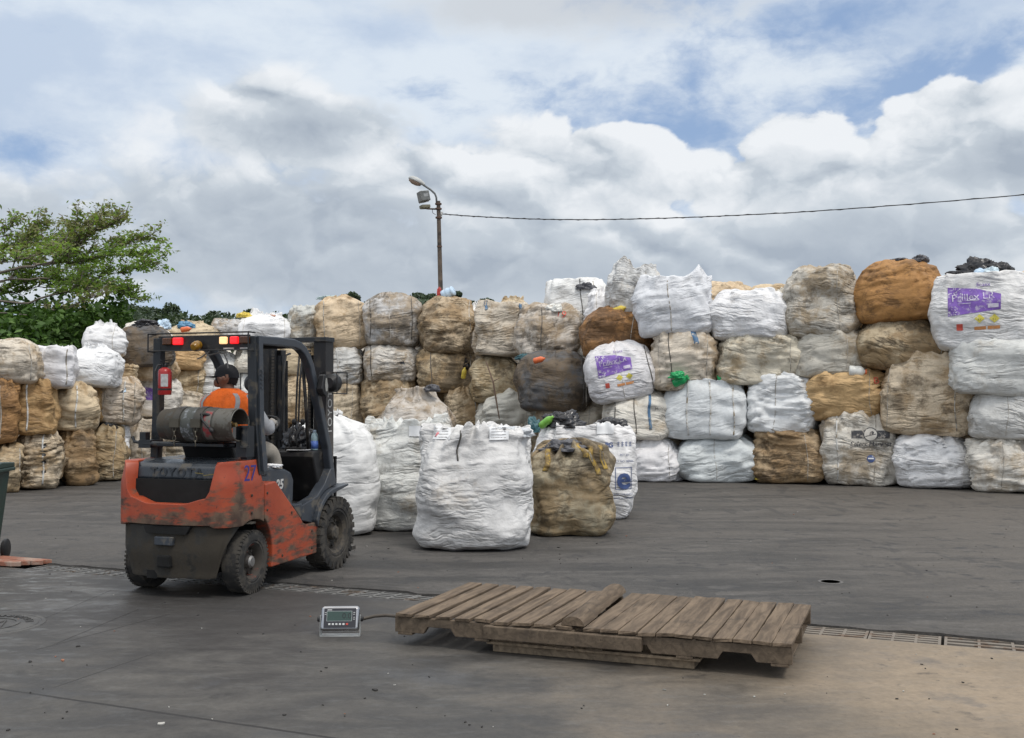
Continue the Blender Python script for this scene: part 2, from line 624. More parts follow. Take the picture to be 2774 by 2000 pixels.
PINKPET = m_plain("pink_plastic", (0.65, 0.20, 0.22), 0.35)
ORANGEPET = m_plain("orange_plastic", (0.75, 0.16, 0.05), 0.35)
LIMEPET = m_plain("lime_plastic", (0.20, 0.48, 0.07), 0.35)
BROWNSTICK = m_plain("bark", (0.16, 0.11, 0.08), 0.85)
SEAM = m_plain("seam_tape", (0.46, 0.43, 0.38), 0.75, var=.4, scale=9, dirt=(0.22, 0.19, 0.15), dirt_amt=.45, dscale=8)

# ------------------------------------------------------------------ ground
# drain line: runs from the left middle of the yard down to the right
DR_A, DR_B = Vector((-4.98, 10.19, 0)), Vector((3.31, 6.715, 0))
DR_T = (DR_B - DR_A).normalized()               # along the drain
DR_N = Vector((-DR_T.y, DR_T.x, 0))             # towards the far side
DR_W = 0.30


def dr(s, t, z=0.0):
    """s metres along the drain from its left reference, t metres to the far side of its near edge"""
    p = DR_A + DR_T * s + DR_N * t
    return Vector((p.x, p.y, z))


def m_asphalt():
    m, g = new_mat("worn_asphalt")
    co = g.n('ShaderNodeTexCoord').outputs['Object']
    big = g.noise(co, 0.22, 5, 0.55)
    st = g.noise(g.v('MULTIPLY', co, (0.55, 1.9, 1)), 1.0, 9, 0.68, 0.6)
    fine = g.noise(co, 38.0, 6, 0.75)
    agg = g.noise(co, 130.0, 2, 0.6)
    c = g.mix(g.ss(st, 0.34, 0.68), (0.031, 0.030, 0.029), (0.100, 0.094, 0.088))
    c = g.mix(g.ss(big, 0.40, 0.68, 0.0, 0.65), c, (0.086, 0.078, 0.070))
    px = g.xyz(co)[0]
    dust = g.mul(g.ss(g.add(px, g.mul(g.sub(st, 0.5), 6.0)), 0.0, 7.0), 0.55)
    c = g.mix(dust, c, (0.118, 0.104, 0.088))
    c = g.mix(g.ss(g.noise(co, 2.6, 9, 0.74), 0.55, 0.62, 0.0, 0.7), c, (0.034, 0.034, 0.036))
    stk = g.noise(g.v('MULTIPLY', co, (0.9, 2.2, 1)), 1.6, 10, 0.74, 0.2)
    c = g.mix(g.ss(stk, 0.54, 0.66, 0.0, 0.45), c, (0.135, 0.126, 0.116))
    c = g.mix(g.ss(stk, 0.43, 0.34, 0.0, 0.5), c, (0.030, 0.029, 0.029))
    trk = g.noise(g.v('ADD', g.v('MULTIPLY', co, (2.2, 0.5, 1)), g.v('SCALE', g.noise(co, 0.25, 3, 0.5, color=True), s=5.0)), 1.3, 6, 0.6)
    c = g.mix(g.ss(trk, 0.57, 0.63, 0.0, 0.5), c, (0.040, 0.039, 0.039))
    c = g.v('SCALE', c, s=g.ss(g.add(g.mul(fine, .55), g.mul(g.noise(co, 11.0, 8, 0.78), .45)), 0.28, 0.72, 0.52, 1.50, 'LINEAR'))
    bits = g.ss(g.noise(co, 17.0, 3, 0.6), 0.74, 0.77, 0.0, 0.5)
    c = g.mix(bits, c, (0.24, 0.23, 0.21))
    nm = g.bump(g.add(g.mul(fine, 0.6), g.add(g.mul(agg, 0.35), g.mul(st, 0.5))), 0.5, 0.022)
    g.bsdf(c, g.ss(st, 0.3, 0.7, 0.62, 0.86), nm, 0.0, 0.35)
    return m


def m_concrete():
    m, g = new_mat("stained_concrete")
    co = g.n('ShaderNodeTexCoord').outputs['Object']
    x, y, z = g.xyz(co)
    big = g.noise(co, 0.55, 6, 0.6)
    st = g.noise(g.v('MULTIPLY', co, (0.8, 1.6, 1)), 1.7, 9, 0.66, 0.5)
    fine = g.noise(co, 26.0, 7, 0.72)
    c = g.mix(g.ss(st, 0.32, 0.70), (0.038, 0.036, 0.034), (0.088, 0.082, 0.074))  # dark tones also stand in for shade over the near yard
    # sandy dust over the right-hand side
    dust = g.ss(g.add(g.sub(g.mul(x, 0.9), g.mul(g.m('ABSOLUTE', g.sub(y, 6.0)), 0.30)), g.add(g.mul(g.sub(big, 0.5), 3.2), g.mul(g.sub(st, 0.5), 1.6))), -0.55, 2.5)
    c = g.mix(g.mul(dust, 0.92), c, g.mix(g.ss(big, 0.4, 0.65), (0.205, 0.163, 0.115), (0.275, 0.214, 0.148)))
    # bluish worn patches, pale scuffs, and a sheen painted pale at the left
    c = g.mix(g.ss(g.noise(co, 1.1, 7, 0.62), 0.56, 0.68, 0.0, 0.5), c, (0.072, 0.075, 0.080))
    sc = g.noise(g.v('MULTIPLY', co, (2.0, 5.0, 1)), 2.2, 8, 0.72)
    pale = g.ss(g.sub(g.mul(x, -1.0), g.mul(g.m('ABSOLUTE', g.sub(y, 8.3)), 0.7)), 0.9, 3.3)
    pf = g.mul(g.ss(sc, 0.52, 0.64), g.add(g.mul(pale, 0.75), 0.14))
    c = g.mix(pf, c, (0.165, 0.170, 0.170))
    # oil and tyre marks
    oil = g.ss(g.noise(co, 2.3, 6, 0.6), 0.62, 0.74, 0.0, 0.75)
    c = g.mix(oil, c, (0.026, 0.024, 0.023))
    ty = g.add(g.mul(x, 0.955), g.mul(y, -0.297))            # across the forklift's track
    yw = g.noise(co, 0.8, 3, 0.5)
    tw = g.m('ABSOLUTE', g.sub(g.m('FRACT', g.mul(g.add(ty, g.mul(yw, 0.6)), 0.92)), 0.5))
    tr = g.mul(g.ss(tw, 0.04, 0.12, 1.0, 0.0), g.ss(g.noise(co, 0.9, 5, 0.6), 0.45, 0.62, 0.0, 0.35))
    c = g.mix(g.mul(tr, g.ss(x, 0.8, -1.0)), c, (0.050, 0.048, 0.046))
    # darker round patch about the forklift's rear
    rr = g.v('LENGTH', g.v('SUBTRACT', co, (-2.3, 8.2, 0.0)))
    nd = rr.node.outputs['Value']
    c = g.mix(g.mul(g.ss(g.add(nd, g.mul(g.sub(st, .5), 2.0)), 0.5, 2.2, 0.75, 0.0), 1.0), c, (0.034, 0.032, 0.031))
    # slab joint and hairline cracks
    wob = g.mul(g.sub(g.noise(co, 6.0, 4, 0.7), 0.5), 0.020)

    def line(a, b, wd, soft):
        d = (b - a).normalized()
        nx, ny = -d.y, d.x
        dist = g.m('ABSOLUTE', g.add(g.add(g.mul(g.sub(x, a.x), nx), g.mul(g.sub(y, a.y), ny)), wob))
        al = g.add(g.mul(g.sub(x, a.x), d.x), g.mul(g.sub(y, a.y), d.y))
        inside = g.mul(g.ss(al, -0.02, 0.02), g.ss(al, (b - a).length + 0.02, (b - a).length - 0.02))
        return g.mul(g.ss(dist, wd, wd + soft, 1.0, 0.0), inside)
    j0, j1 = ground_at(0, 1867), ground_at(905, 2000)
    jd = (j1 - j0).normalized()
    joint = line(j0 - jd * 6, j0 + jd * 14, 0.008, 0.006)
    cracks = g.m('MAXIMUM', line(ground_at(95, 1762), ground_at(460, 1664), 0.006, 0.008), line(ground_at(150, 1862), ground_at(420, 1770), 0.003, 0.008))
    cracks = g.m('MAXIMUM', cracks, line(ground_at(30, 1715), ground_at(300, 1600), 0.004, 0.008))
    cracks = g.m('MAXIMUM', cracks, line(ground_at(150, 1745), ground_at(380, 1650), 0.004, 0.008))
    hl = g.m('MAXIMUM', joint, g.mul(cracks, 0.75))
    c = g.mix(hl, c, (0.022, 0.020, 0.019))
    c = g.v('SCALE', c, s=g.ss(g.add(g.mul(fine, .5), g.mul(g.noise(co, 9.0, 8, 0.75), .5)), 0.28, 0.72, 0.66, 1.34, 'LINEAR'))
    spl = g.noise(co, 4.6, 9, 0.78)
    c = g.mix(g.ss(spl, 0.60, 0.66, 0.0, 0.55), c, (0.045, 0.042, 0.039))
    c = g.mix(g.ss(spl, 0.38, 0.33, 0.0, 0.40), c, g.v('SCALE', c, s=1.55))
    dots = g.ss(g.noise(co, 21.0, 2, 0.5), 0.745, 0.77, 0.0, 0.85)
    c = g.mix(dots, c, (0.035, 0.033, 0.03))
    nm = g.bump(g.sub(g.add(g.mul(fine, 0.3), g.mul(st, 0.7)), g.mul(hl, 1.5)), 0.35, 0.014)
    damp = g.mul(pale, g.ss(st, 0.45, 0.62))
    ro = g.ss(st, 0.3, 0.7, 0.55, 0.78)
    g.bsdf(c, g.mix(damp, g.comb(ro, ro, ro), (0.36, 0.36, 0.36)), nm, 0.0, 0.4)
    return m


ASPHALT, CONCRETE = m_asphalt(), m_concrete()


def sheet(name, pts, mat, z=0.0):
    b = MB()
    b._add([(p[0], p[1], z) for p in pts], [list(range(len(pts)))])
    o = b.build(name, mat)
    return tag(o, kind='structure')


far = 450
sheet('ground', [dr(-far, DR_W + .03), dr(far, DR_W + .03), dr(far, 2 * far), dr(-far, 2 * far)], ASPHALT, 0.0)
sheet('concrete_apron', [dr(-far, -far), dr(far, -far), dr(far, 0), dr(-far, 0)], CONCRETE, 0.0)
EARTH = m_plain("earth", (0.10, 0.085, 0.06), 0.9)
# ragged lip of the asphalt along the drain
b = MB()
rs = random.Random(3)
n = 260
for i in range(n):
    s0, s1 = -14 + 30 * i / n, -14 + 30 * (i + 1) / n
b2v, b2f = [], []
for i in range(n + 1):
    s = -14 + 30 * i / n
    w = rs.uniform(-.035, .010)
    b2v += [dr(s, DR_W + w, -.09), dr(s, DR_W + w, .006 + rs.uniform(0, .010)), dr(s, DR_W + .10 + w, .012 + rs.uniform(0, .008)), dr(s, DR_W + .24 + rs.uniform(-.05, .05), .002)]
for i in range(n):
    for k in range(3):
        b2f.append((4 * i + k, 4 * i + 4 + k, 4 * i + 5 + k, 4 * i + 1 + k))
b._add(b2v, b2f)
tag(b.build('asphalt_edge', ASPHALT), kind='structure')
# channel under the gratings
b = MB()
P = [dr(-14, -.002, 0), dr(-14, -.002, -.30), dr(-14, DR_W + .04, -.30), dr(-14, DR_W + .04, -.02)]
Q = [dr(16, -.002, 0), dr(16, -.002, -.30), dr(16, DR_W + .04, -.30), dr(16, DR_W + .04, -.02)]
b._add(P + Q, [(0, 1, 5, 4), (1, 2, 6, 5), (2, 3, 7, 6)])
tag(b.build('drain_channel', m_plain("drain_wall", (0.05, 0.04, 0.035), 0.9)), kind='structure')

GRATE = m_plain("cast_iron", (0.16, 0.157, 0.15), 0.6, 0.15, var=0.25, dirt=(0.10, 0.075, 0.055), dirt_amt=0.3, dscale=5)
GRATE_D = m_plain("dusty_cast_iron", (0.185, 0.160, 0.132), 0.75, 0.1, var=0.2, dirt=(0.14, 0.095, 0.065), dirt_amt=0.3, dscale=6)


def grating(name, s0, length, width, cells, slots, slot_f, mat, label, group, t0=.015):
    """slotted drain cover built from real bars"""
    b = MB()
    M = Matrix.Translation(dr(s0, t0, 0)) @ Matrix.Rotation(math.atan2(DR_T.y, DR_T.x), 4, 'Z')
    z0, z1, e = -.035, -.003, .018
    cl = (length - e * (cells + 1) * 1.0) / cells
    for i in range(cells + 1):                         # cross bars
        x = i * (cl + e)
        b.box((x, 0, z0), (x + e, width, z1), M)
    pitch = width / slots
    bar = pitch * (1 - slot_f)
    for i in range(cells):
        x0 = e + i * (cl + e)
        for k in range(slots + 1):
            y = k * pitch - bar / 2
            b.box((x0, max(y, 0), z0), (x0 + cl, min(y + bar, width), z1 - .0015), M)
    o = b.build(name, mat)
    return tag(o, label, 'drain grate', group)


DG = 'gratings over the drain channel'
# s along the drain of a picture point
def s_of(px, py):
    return (ground_at(px, py) - DR_A).dot(DR_T)


s_l = s_of(72, 1540)
s_f = s_of(332, 1552)
k = 0
L = .50
s = s_l
lbl = ['slotted iron drain grate beside the red brown boards', 'slotted iron drain grate second right of the red brown boards', 'slotted iron drain grate at the left rear tyre of the forklift',
       'slotted iron drain grate under the counterweight of the forklift', 'slotted iron drain grate under the middle of the forklift', 'slotted iron drain grate under the right rear tyre',
       'slotted iron drain grate just right of the forklift rear tyre', 'slotted iron drain grate between the forklift and the weighing display',
       'slotted iron drain grate behind the weighing display', 'slotted iron drain grate at the left corner of the wooden platform', 'slotted iron drain grate behind the left part of the wooden platform']
i = 0
s_end = s_of(2200, 1722) - .1
while s < s_of(1235, 1620) + .3:
    grating('drain_grate', s, L - .006, DR_W - .03, 3, 4, .60, GRATE, lbl[min(i, len(lbl) - 1)], DG)
    s += L
    i += 1
s = s_of(2196, 1722) - .1
for lb in ('dusty slotted drain grate at the right corner of the wooden platform', 'dusty slotted drain grate between the wooden platform and the wide slotted one'):
    e = s_of(2552, 1745)
    ln = (e - s_of(2196, 1722) + .1) / 2
    grating('drain_grate', s, ln - .008, DR_W - .03, 3, 4, .42, GRATE_D, lb, DG)
    s += ln
for lb in ('wide slotted drain grate right of the dusty finer ones', 'wide slotted drain grate cut by the right edge'):
    grating('drain_grate', s + .012, .62, DR_W - .02, 3, 3, .55, GRATE_D, lb, DG)
    s += .64
# red-brown boards laid over the drain at the far left
RB = m_plain("red_brown_boards", (0.30, 0.12, 0.075), 0.8, var=0.3, dirt=(0.34, 0.24, 0.19), dirt_amt=0.7, dscale=3)
for j, lb in ((0, 'near red brown board laid over the drain at the left edge'), (1, 'far red brown board laid over the drain at the left edge')):
    b = MB()
    M = Matrix.Translation(dr(s_l - 2.62, .02 + j * .15, 0)) @ Matrix.Rotation(math.atan2(DR_T.y, DR_T.x), 4, 'Z')
    b.prism([(0, 0), (2.42 + .12 * j, 0), (2.50 + .12 * j, .05), (2.46 + .12 * j, .09), (2.52 + .12 * j, .14), (0, .14)], 2, .004, .045, M)
    tag(b.build('board', RB, bevel=.004), lb, 'board', 'boards laid over the drain')
# small round drain in the asphalt
c0 = ground_at(2250, 1577)
b = MB()
b.lathe([(.0, .003), (.082, .003), (.086, .005), (.104, .006), (.108, .003), (.108, .0)], 28, Matrix.Translation(c0), caps=False)
o = tag(b.build('round_drain', m_plain("drain_rim", (0.11, 0.105, 0.10), 0.8), smooth=True, auto=40), 'small round drain hole in the asphalt right of the pallets', 'drain')
b = MB()
b.lathe([(.0, .0052), (.080, .0052)], 24, Matrix.Translation(c0))
b.build('drain_hole', m_plain("dark_hole", (0.008, 0.008, 0.008), 0.9), o)
# manhole cover at the left
c0 = ground_at(-40, 1694)
MH = m_plain("worn_manhole_iron", (0.062, 0.060, 0.058), 0.6, 0.1, var=0.3, dirt=(0.10, 0.098, 0.094), dirt_amt=0.5, dscale=4)
mh = MB()
mh.lathe([(0, .004), (.345, .004), (.348, .001), (.362, .001), (.366, .005), (.39, .005), (.395, 0)], 56, Matrix.Translation(c0), caps=False)
mo = tag(mh.build('manhole_cover', MH, smooth=True, auto=30), 'round iron manhole cover with raised letters at the left edge', 'manhole cover')
b = MB()
b.lathe([(.20, .0045), (.20, .009), (.225, .009), (.225, .0045)], 40, Matrix.Translation(c0), caps=False)
b.build('raised_ring', MH, mo)
b = MB()
tri = [Vector((.02, -.13, 0)), Vector((.16, -.13, 0)), Vector((.09, .12, 0))]
for i in range(3):
    p, q = c0 + tri[i], c0 + tri[(i + 1) % 3]
    b.tube([p + Vector((0, 0, .006)), q + Vector((0, 0, .006))], .007, 6)
b.build('raised_mark', MH, mo)
txt = "TELECOMMUNICATIONS"
b = MB()
for i, ch in enumerate(txt):
    a = math.radians(160 - 140 * i / (len(txt) - 1))
    V, F = text_geo(ch, .075, .003)
    b._add(V, F, Matrix.Translation(c0 + Vector((.28 * math.cos(a), .28 * math.sin(a), .007))) @ Matrix.Rotation(a - math.pi / 2, 4, 'Z'))
b.build('raised_letters', MH, mo)
# litter on the ground: too small and many to count
b = MB()
rs = random.Random(11)
for i in range(240):
    px, py = rs.uniform(20, 2760), rs.choice((rs.uniform(1340, 1560), rs.uniform(1560, 1990)))
    p = ground_at(px, py)
    s_ = rs.uniform(.003, .010) if rs.random() < .95 else rs.uniform(.011, .02)
    a = rs.uniform(0, 6.3)
    M = Matrix.Translation(p) @ Matrix.Rotation(a, 4, 'Z') @ Matrix.Rotation(rs.uniform(-.3, .3), 4, 'X')
    b.prism([(-s_, -s_ * .4), (s_ * .8, -s_ * .5), (s_, s_ * .3), (0, s_ * .6), (-s_ * .8, s_ * .3)], 2, 0.001, .003 + s_ * .3, M)
m, g = new_mat("litter_scraps")
geo = g.n('ShaderNodeNewGeometry').outputs['Random Per Island']
cr = g.mix(g.ss(geo, .70, .71), (.03, .028, .026), (.40, .39, .36))
g.bsdf(g.mix(g.ss(geo, .92, .93), cr, (.28, .12, .07)), .8)
tag(b.build('litter', m), 'tiny scraps of paper and plastic scattered over the yard', 'litter', kind='stuff')

# ------------------------------------------------------------------ bulk bags
PROFILES = {
    'flat': [(0, 0), (.74, 0), (.90, .035), (.985, .15), (1.03, .40), (1.02, .66), (.95, .84), (.82, .95), (.56, 1.0), (0, .99)],
    'dome': [(0, 0), (.72, 0), (.89, .045), (.985, .18), (1.04, .42), (.99, .66), (.85, .84), (.60, .95), (.28, 1.0), (0, 1.0)],
    'peak': [(0, 0), (.76, 0), (.92, .04), (.99, .14), (1.02, .42), (.96, .64), (.76, .81), (.48, .90), (.40, .96), (.42, 1.02), (.32, .97), (.18, .92), (0, .92)],
    'neck': [(0, 0), (.80, 0), (.95, .03), (1.0, .10), (1.02, .40), (1.0, .68), (.93, .80), (.74, .89), (.42, .945), (.22, .975), (.26, 1.02), (.18, .985), (0, .96)],
    'sack': [(0, 0), (.74, 0), (.91, .03), (.98, .10), (1.02, .32), (1.0, .58), (.96, .76), (.90, .88), (.84, .965), (.78, .935), (.5, .90), (0, .92)],
    'open': [(0, 0), (.80, 0), (.94, .035), (.99, .12), (1.03, .45), (1.0, .72), (.93, .88), (.88, .98), (.82, .955), (.55, .93), (0, .95)],
}


def bag_shape(w, d, h, seed, style='flat', nu=96, nv=64, wr=1.0, lump=1.0, gather=1.0, spike=1.0, lean=0.0, spikes=None, boxy=4.6):
    pr = np.array(PROFILES[style], float)
    # smooth, evenly spaced profile
    sl = np.r_[0, np.cumsum(np.hypot(np.diff(pr[:, 0]) * w / 2, np.diff(pr[:, 1]) * h))]
    s = np.linspace(0, sl[-1], nv * 3)
    R, Zp = np.interp(s, sl, pr[:, 0]), np.interp(s, sl, pr[:, 1])
    k = np.ones(7) / 7
    R = np.convolve(np.pad(R, 3, 'edge'), k, 'valid')
    Zp = np.convolve(np.pad(Zp, 3, 'edge'), k, 'valid')
    R[0] = R[-1] = 0
    idx = np.linspace(0, len(s) - 1, nv).astype(int)
    R, Zp = R[idx], Zp[idx]
    th = np.linspace(0, 2 * math.pi, nu, endpoint=False) - math.pi / 2
    TH, RR = np.meshgrid(th, R)
    ZZ = np.repeat(Zp[:, None], nu, 1)
    nexp = boxy - 2.0 * np.clip((ZZ - 0.55) / 0.45, 0, 1)
    cx, sx = np.cos(TH), np.sin(TH)
    ex = 2.0 / nexp
    Xc = np.sign(cx) * np.abs(cx) ** ex
    Yc = np.sign(sx) * np.abs(sx) ** ex
    P = np.stack([Xc * RR * w / 2, Yc * RR * d / 2, ZZ * h], -1).reshape(-1, 3)
    rad = np.stack([cx, sx, 0 * cx], -1).reshape(-1, 3)
    t = ZZ.reshape(-1)
    rr = RR.reshape(-1)
    ang = TH.reshape(-1)
    so = np.array([seed * 3.17 % 53, seed * 1.71 % 47, seed * 2.39 % 41])
    Q = P + so
    rs = np.random.RandomState(seed)
    side = np.clip(rr * 1.25, 0, 1)
    # lumps of what is packed inside
    big = fbm(Q * 1.5, seed % 11, 2) * 0.105 * lump
    mid = fbm(Q * 4.2, seed % 7 + 3, 2) * 0.030 * lump
    P = P + rad * ((big + mid) * side)[:, None]
    P[:, 2] += (fbm(Q * 2.2 + 9, seed % 5, 2) * 0.055 * lump) * np.clip((t - 0.7) / 0.3, 0, 1)
    # crumples: long creases that run round the bag
    W3 = np.stack([fbm(Q * 1.7, 21), fbm(Q * 1.7 + 31, 22), fbm(Q * 1.7 + 61, 23)], -1)
    tl = rs.uniform(-0.35, 0.35)
    q = Q + W3 * 0.12
    fz = rs.uniform(6.5, 11.5)
    q2 = np.stack([q[:, 0] * 1.5, q[:, 1] * 1.5, (q[:, 2] + tl * q[:, 0]) * fz], -1)
    rg = np.clip(1 - np.abs(perlin(q2, seed % 13)) * 1.9, 0, 1) ** 2
    q3 = np.stack([q[:, 0] * 4.0, q[:, 1] * 4.0, (q[:, 2] - tl * q[:, 0]) * fz * 1.8], -1)
    rg2 = np.clip(1 - np.abs(perlin(q3, seed % 9 + 4)) * 1.9, 0, 1) ** 2
    msk = np.clip(t * 8, 0, 1) * side
    bundle = 0.15 + 1.1 * np.clip(0.5 + perlin(Q * np.array([1.5, 1.5, 2.4]), 33) * 1.7, 0, 1)
    P = P + rad * ((-0.034 * rg - 0.018 * rg2 + 0.014) * wr * msk * bundle)[:, None]
    # drawn-in pleats towards the neck
    kf = rs.randint(9, 15)
    pl = np.sin(ang * kf + 3.0 * fbm(Q * 1.3, 5) + seed)
    pl += 0.6 * np.sin(ang * (kf * 1.7) + 2.2 * seed + 2 * fbm(Q * 2, 6))
    P = P + rad * (pl * 0.030 * gather * np.clip((t - 0.62) / 0.3, 0, 1) ** 1.3 * np.clip(rr * 2, 0, 1))[:, None]
    if style in ('flat', 'dome'):
        P[:, 2] += pl * 0.016 * gather * np.clip((t - 0.85) / 0.15, 0, 1) * np.clip(rr * 2, 0, 1)
    if style in ('peak', 'open', 'neck', 'sack'):
        rim = np.exp(-((t - {'sack': .965}.get(style, 1.0)) / 0.05) ** 2) * np.clip(rr * 2.5, 0, 1)
        a2 = np.stack([np.cos(ang) * 1.6, np.sin(ang) * 1.6, 0 * ang], -1) + so
        a3 = np.stack([np.cos(ang) * 4.5, np.sin(ang) * 4.5, 0 * ang], -1) + so
        jag = np.abs(perlin(a2, 3)) * 0.9 + np.abs(perlin(a3, 8)) * 0.55 - 0.30
        P[:, 2] += rim * jag * 0.30 * spike
        P += rad * (rim * perlin(a3, 12) * 0.10 * spike)[:, None]
    if spikes:                     # ears of cloth pulled up: (angle deg, height, width)
        for a, hh, wd in spikes:
            da = (np.degrees(ang) - a + 180) % 360 - 180
            f = np.exp(-(da / wd) ** 2) * np.clip((t - 0.80) / 0.2, 0, 1) ** 1.5 * np.clip(rr * 1.6, 0, 1)
            P[:, 2] += f * hh
    # bottom: sags over what it stands on
    P[:, 2] += np.clip(1 - t * 5, 0, 1) * (fbm(Q * 2.6, 17, 2) * 0.035)
    P[:, 0] += lean * P[:, 2]
    V = P.reshape(nv, nu, 3)
    return V, grid_faces(nv, nu)


class Bag:
    """one bulk bag; local -y faces the viewer, z up, origin under its middle"""
    def __init__(self, name, loc, rz, w, d, h, col, dirt, seed, label, group, tilt=0.0, floor=None, **kw):
        V, Q = bag_shape(w, d, h, seed, **kw)
        if floor is not None:
            V[..., 2] = np.maximum(V[..., 2], floor)
        self.V = V
        self.w, self.d, self.h = w, d, h
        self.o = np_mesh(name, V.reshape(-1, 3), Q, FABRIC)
        self.o.location = loc
        self.o.rotation_euler = (0, math.radians(tilt), rz)
        self.o.color = (*col, dirt)
        tag(self.o, label, 'bulk bag', group)
        self._bvh = None

    def bvh(self):
        if self._bvh is None:
            self._bvh = BVHTree.FromPolygons([tuple(q) for q in self.V.reshape(-1, 3)],
                                             [tuple(int(i) for i in f) for f in grid_faces(*self.V.shape[:2])])
        return self._bvh

    def hit(self, u, v, off=0.006):
        h = self.bvh().ray_cast(Vector((u, -4, v)), Vector((0, 1, 0)))
        if h[0] is None:
            return None
        return h[0] + Vector((0, -off, 0))

    def strap(self, u, v0, v1, width, mat, name='strap', drift=0.0, off=0.010):
        """webbing stitched down the front face at local x=u from v0 to v1 (fractions of the height)"""
        vs, fs = [], []
        n = 22
        for i in range(n + 1):
            f = i / n
            v = (v0 + (v1 - v0) * f) * self.h
            uu = u + drift * f + .012 * math.sin(7 * f + u * 40)
            a, b = self.hit(uu - width / 2, v, off), self.hit(uu + width / 2, v, off)
            if a is None or b is None:
                continue
            vs += [a, b]
        for i in range(len(vs) // 2 - 1):
            fs.append((2 * i, 2 * i + 1, 2 * i + 3, 2 * i + 2))
        if fs:
            b = MB()
            b._add(vs, fs)
            o = b.build(name, mat, self.o, smooth=True)
            md = o.modifiers.new("thickness", 'SOLIDIFY')
            md.thickness = 0.006

    def loop(self, u, v, hgt, width, mat, name='lifting_loop'):
        """slack carrying loop standing on the top edge"""
        p = self.hit(u, v * self.h, 0.0)
        if p is None:
            return
        b = MB()
        pts = [p + Vector((width * 0.5 * math.cos(a) * 1.1, -0.02, hgt * math.sin(a) - 0.05)) for a in np.linspace(math.pi, 0, 9)]
        b.sweep(pts, 0.045, 0.008, (0, 1, 0.2))
        b.build(name, mat, self.o, smooth=True)

    def panel(self, poly, mat, name='printed_panel', step=0.03, off=0.007):
        """flat print: a polygon in local (x,z) laid on the cloth"""
        bm = bmesh.new()
        polys = poly if isinstance(poly[0][0], (tuple, list)) else [poly]
        for q in polys:
            bm.faces.new([bm.verts.new((a, 0, b)) for a, b in q])
        if len(polys) > 1:
            bmesh.ops.remove_doubles(bm, verts=bm.verts, dist=1e-6)
        xs = [a for q in polys for a, b in q]
        zs = [b for q in polys for a, b in q]
        for ax, lo, hi in ((0, min(xs), max(xs)), (2, min(zs), max(zs))):
            c = lo + step
            while c < hi - 1e-4:
                no = Vector((1, 0, 0)) if ax == 0 else Vector((0, 0, 1))
                bmesh.ops.bisect_plane(bm, geom=bm.verts[:] + bm.edges[:] + bm.faces[:], plane_co=no * c, plane_no=no)
                c += step
        kill = []
        for q in bm.verts:
            p = self.hit(q.co.x, q.co.z, off)
            if p is None:
                kill.append(q)
            else:
                q.co = p
        bmesh.ops.delete(bm, geom=kill, context='VERTS')
        me = bpy.data.meshes.new(name)
        bm.to_mesh(me)
        bm.free()
        me.polygons.foreach_set("use_smooth", [True] * len(me.polygons))
        me.materials.append(mat)
        o = link(bpy.data.objects.new(name, me), self.o)
        return o

    def text(self, s, size, u, v, mat, name='lettering', rot=0.0, off=0.016, **kw):
        V, F = text_geo(s, size, 0.0, **kw)
        c, sn = math.cos(math.radians(rot)), math.sin(math.radians(rot))
        P = [(u + x * c - y * sn, v + x * sn + y * c) for x, y, z in V]
        return self.panel([[P[i] for i in f] for f in F], mat, name, 0.03, off)


def world_rz(x, y):
    return -math.atan2(x, y)


_XS = [-60, 0, 135, 210, 275, 345, 450, 700, 1000, 1150, 1300, 1400, 1600, 1820, 2000, 2150, 2330]
_DS = [17.0, 17.6, 18.6, 19.6, 20.7, 22.6, 24.6, 25.0, 24.5, 23.2, 21.2, 20.0, 19.8, 19.3, 18.7, 18.0, 17.1]
K = 2774.0 / 2268.0
WALL_GROUP = 'bulk bags piled in the long wall'
YARD_GROUP = 'bulk bags standing loose in the yard'
_bag_i = [0]

C_ = dict(BY=(.40, .35, .25), W=(.745, .745, .745), CW=(.70, .73, .74), OW=(.71, .675, .61), B=(.645, .575, .47), T=(.61, .49, .33), TC=(.69, .58, .42), BR=(.44, .33, .20),
          R=(.44, .25, .10), O=(.60, .40, .20), G=(.56, .56, .54), GB=(.56, .52, .46), GW=(.64, .64, .62), DK=(.11, .11, .112), TG=(.52, .425, .29), RU=(.44, .22, .075))


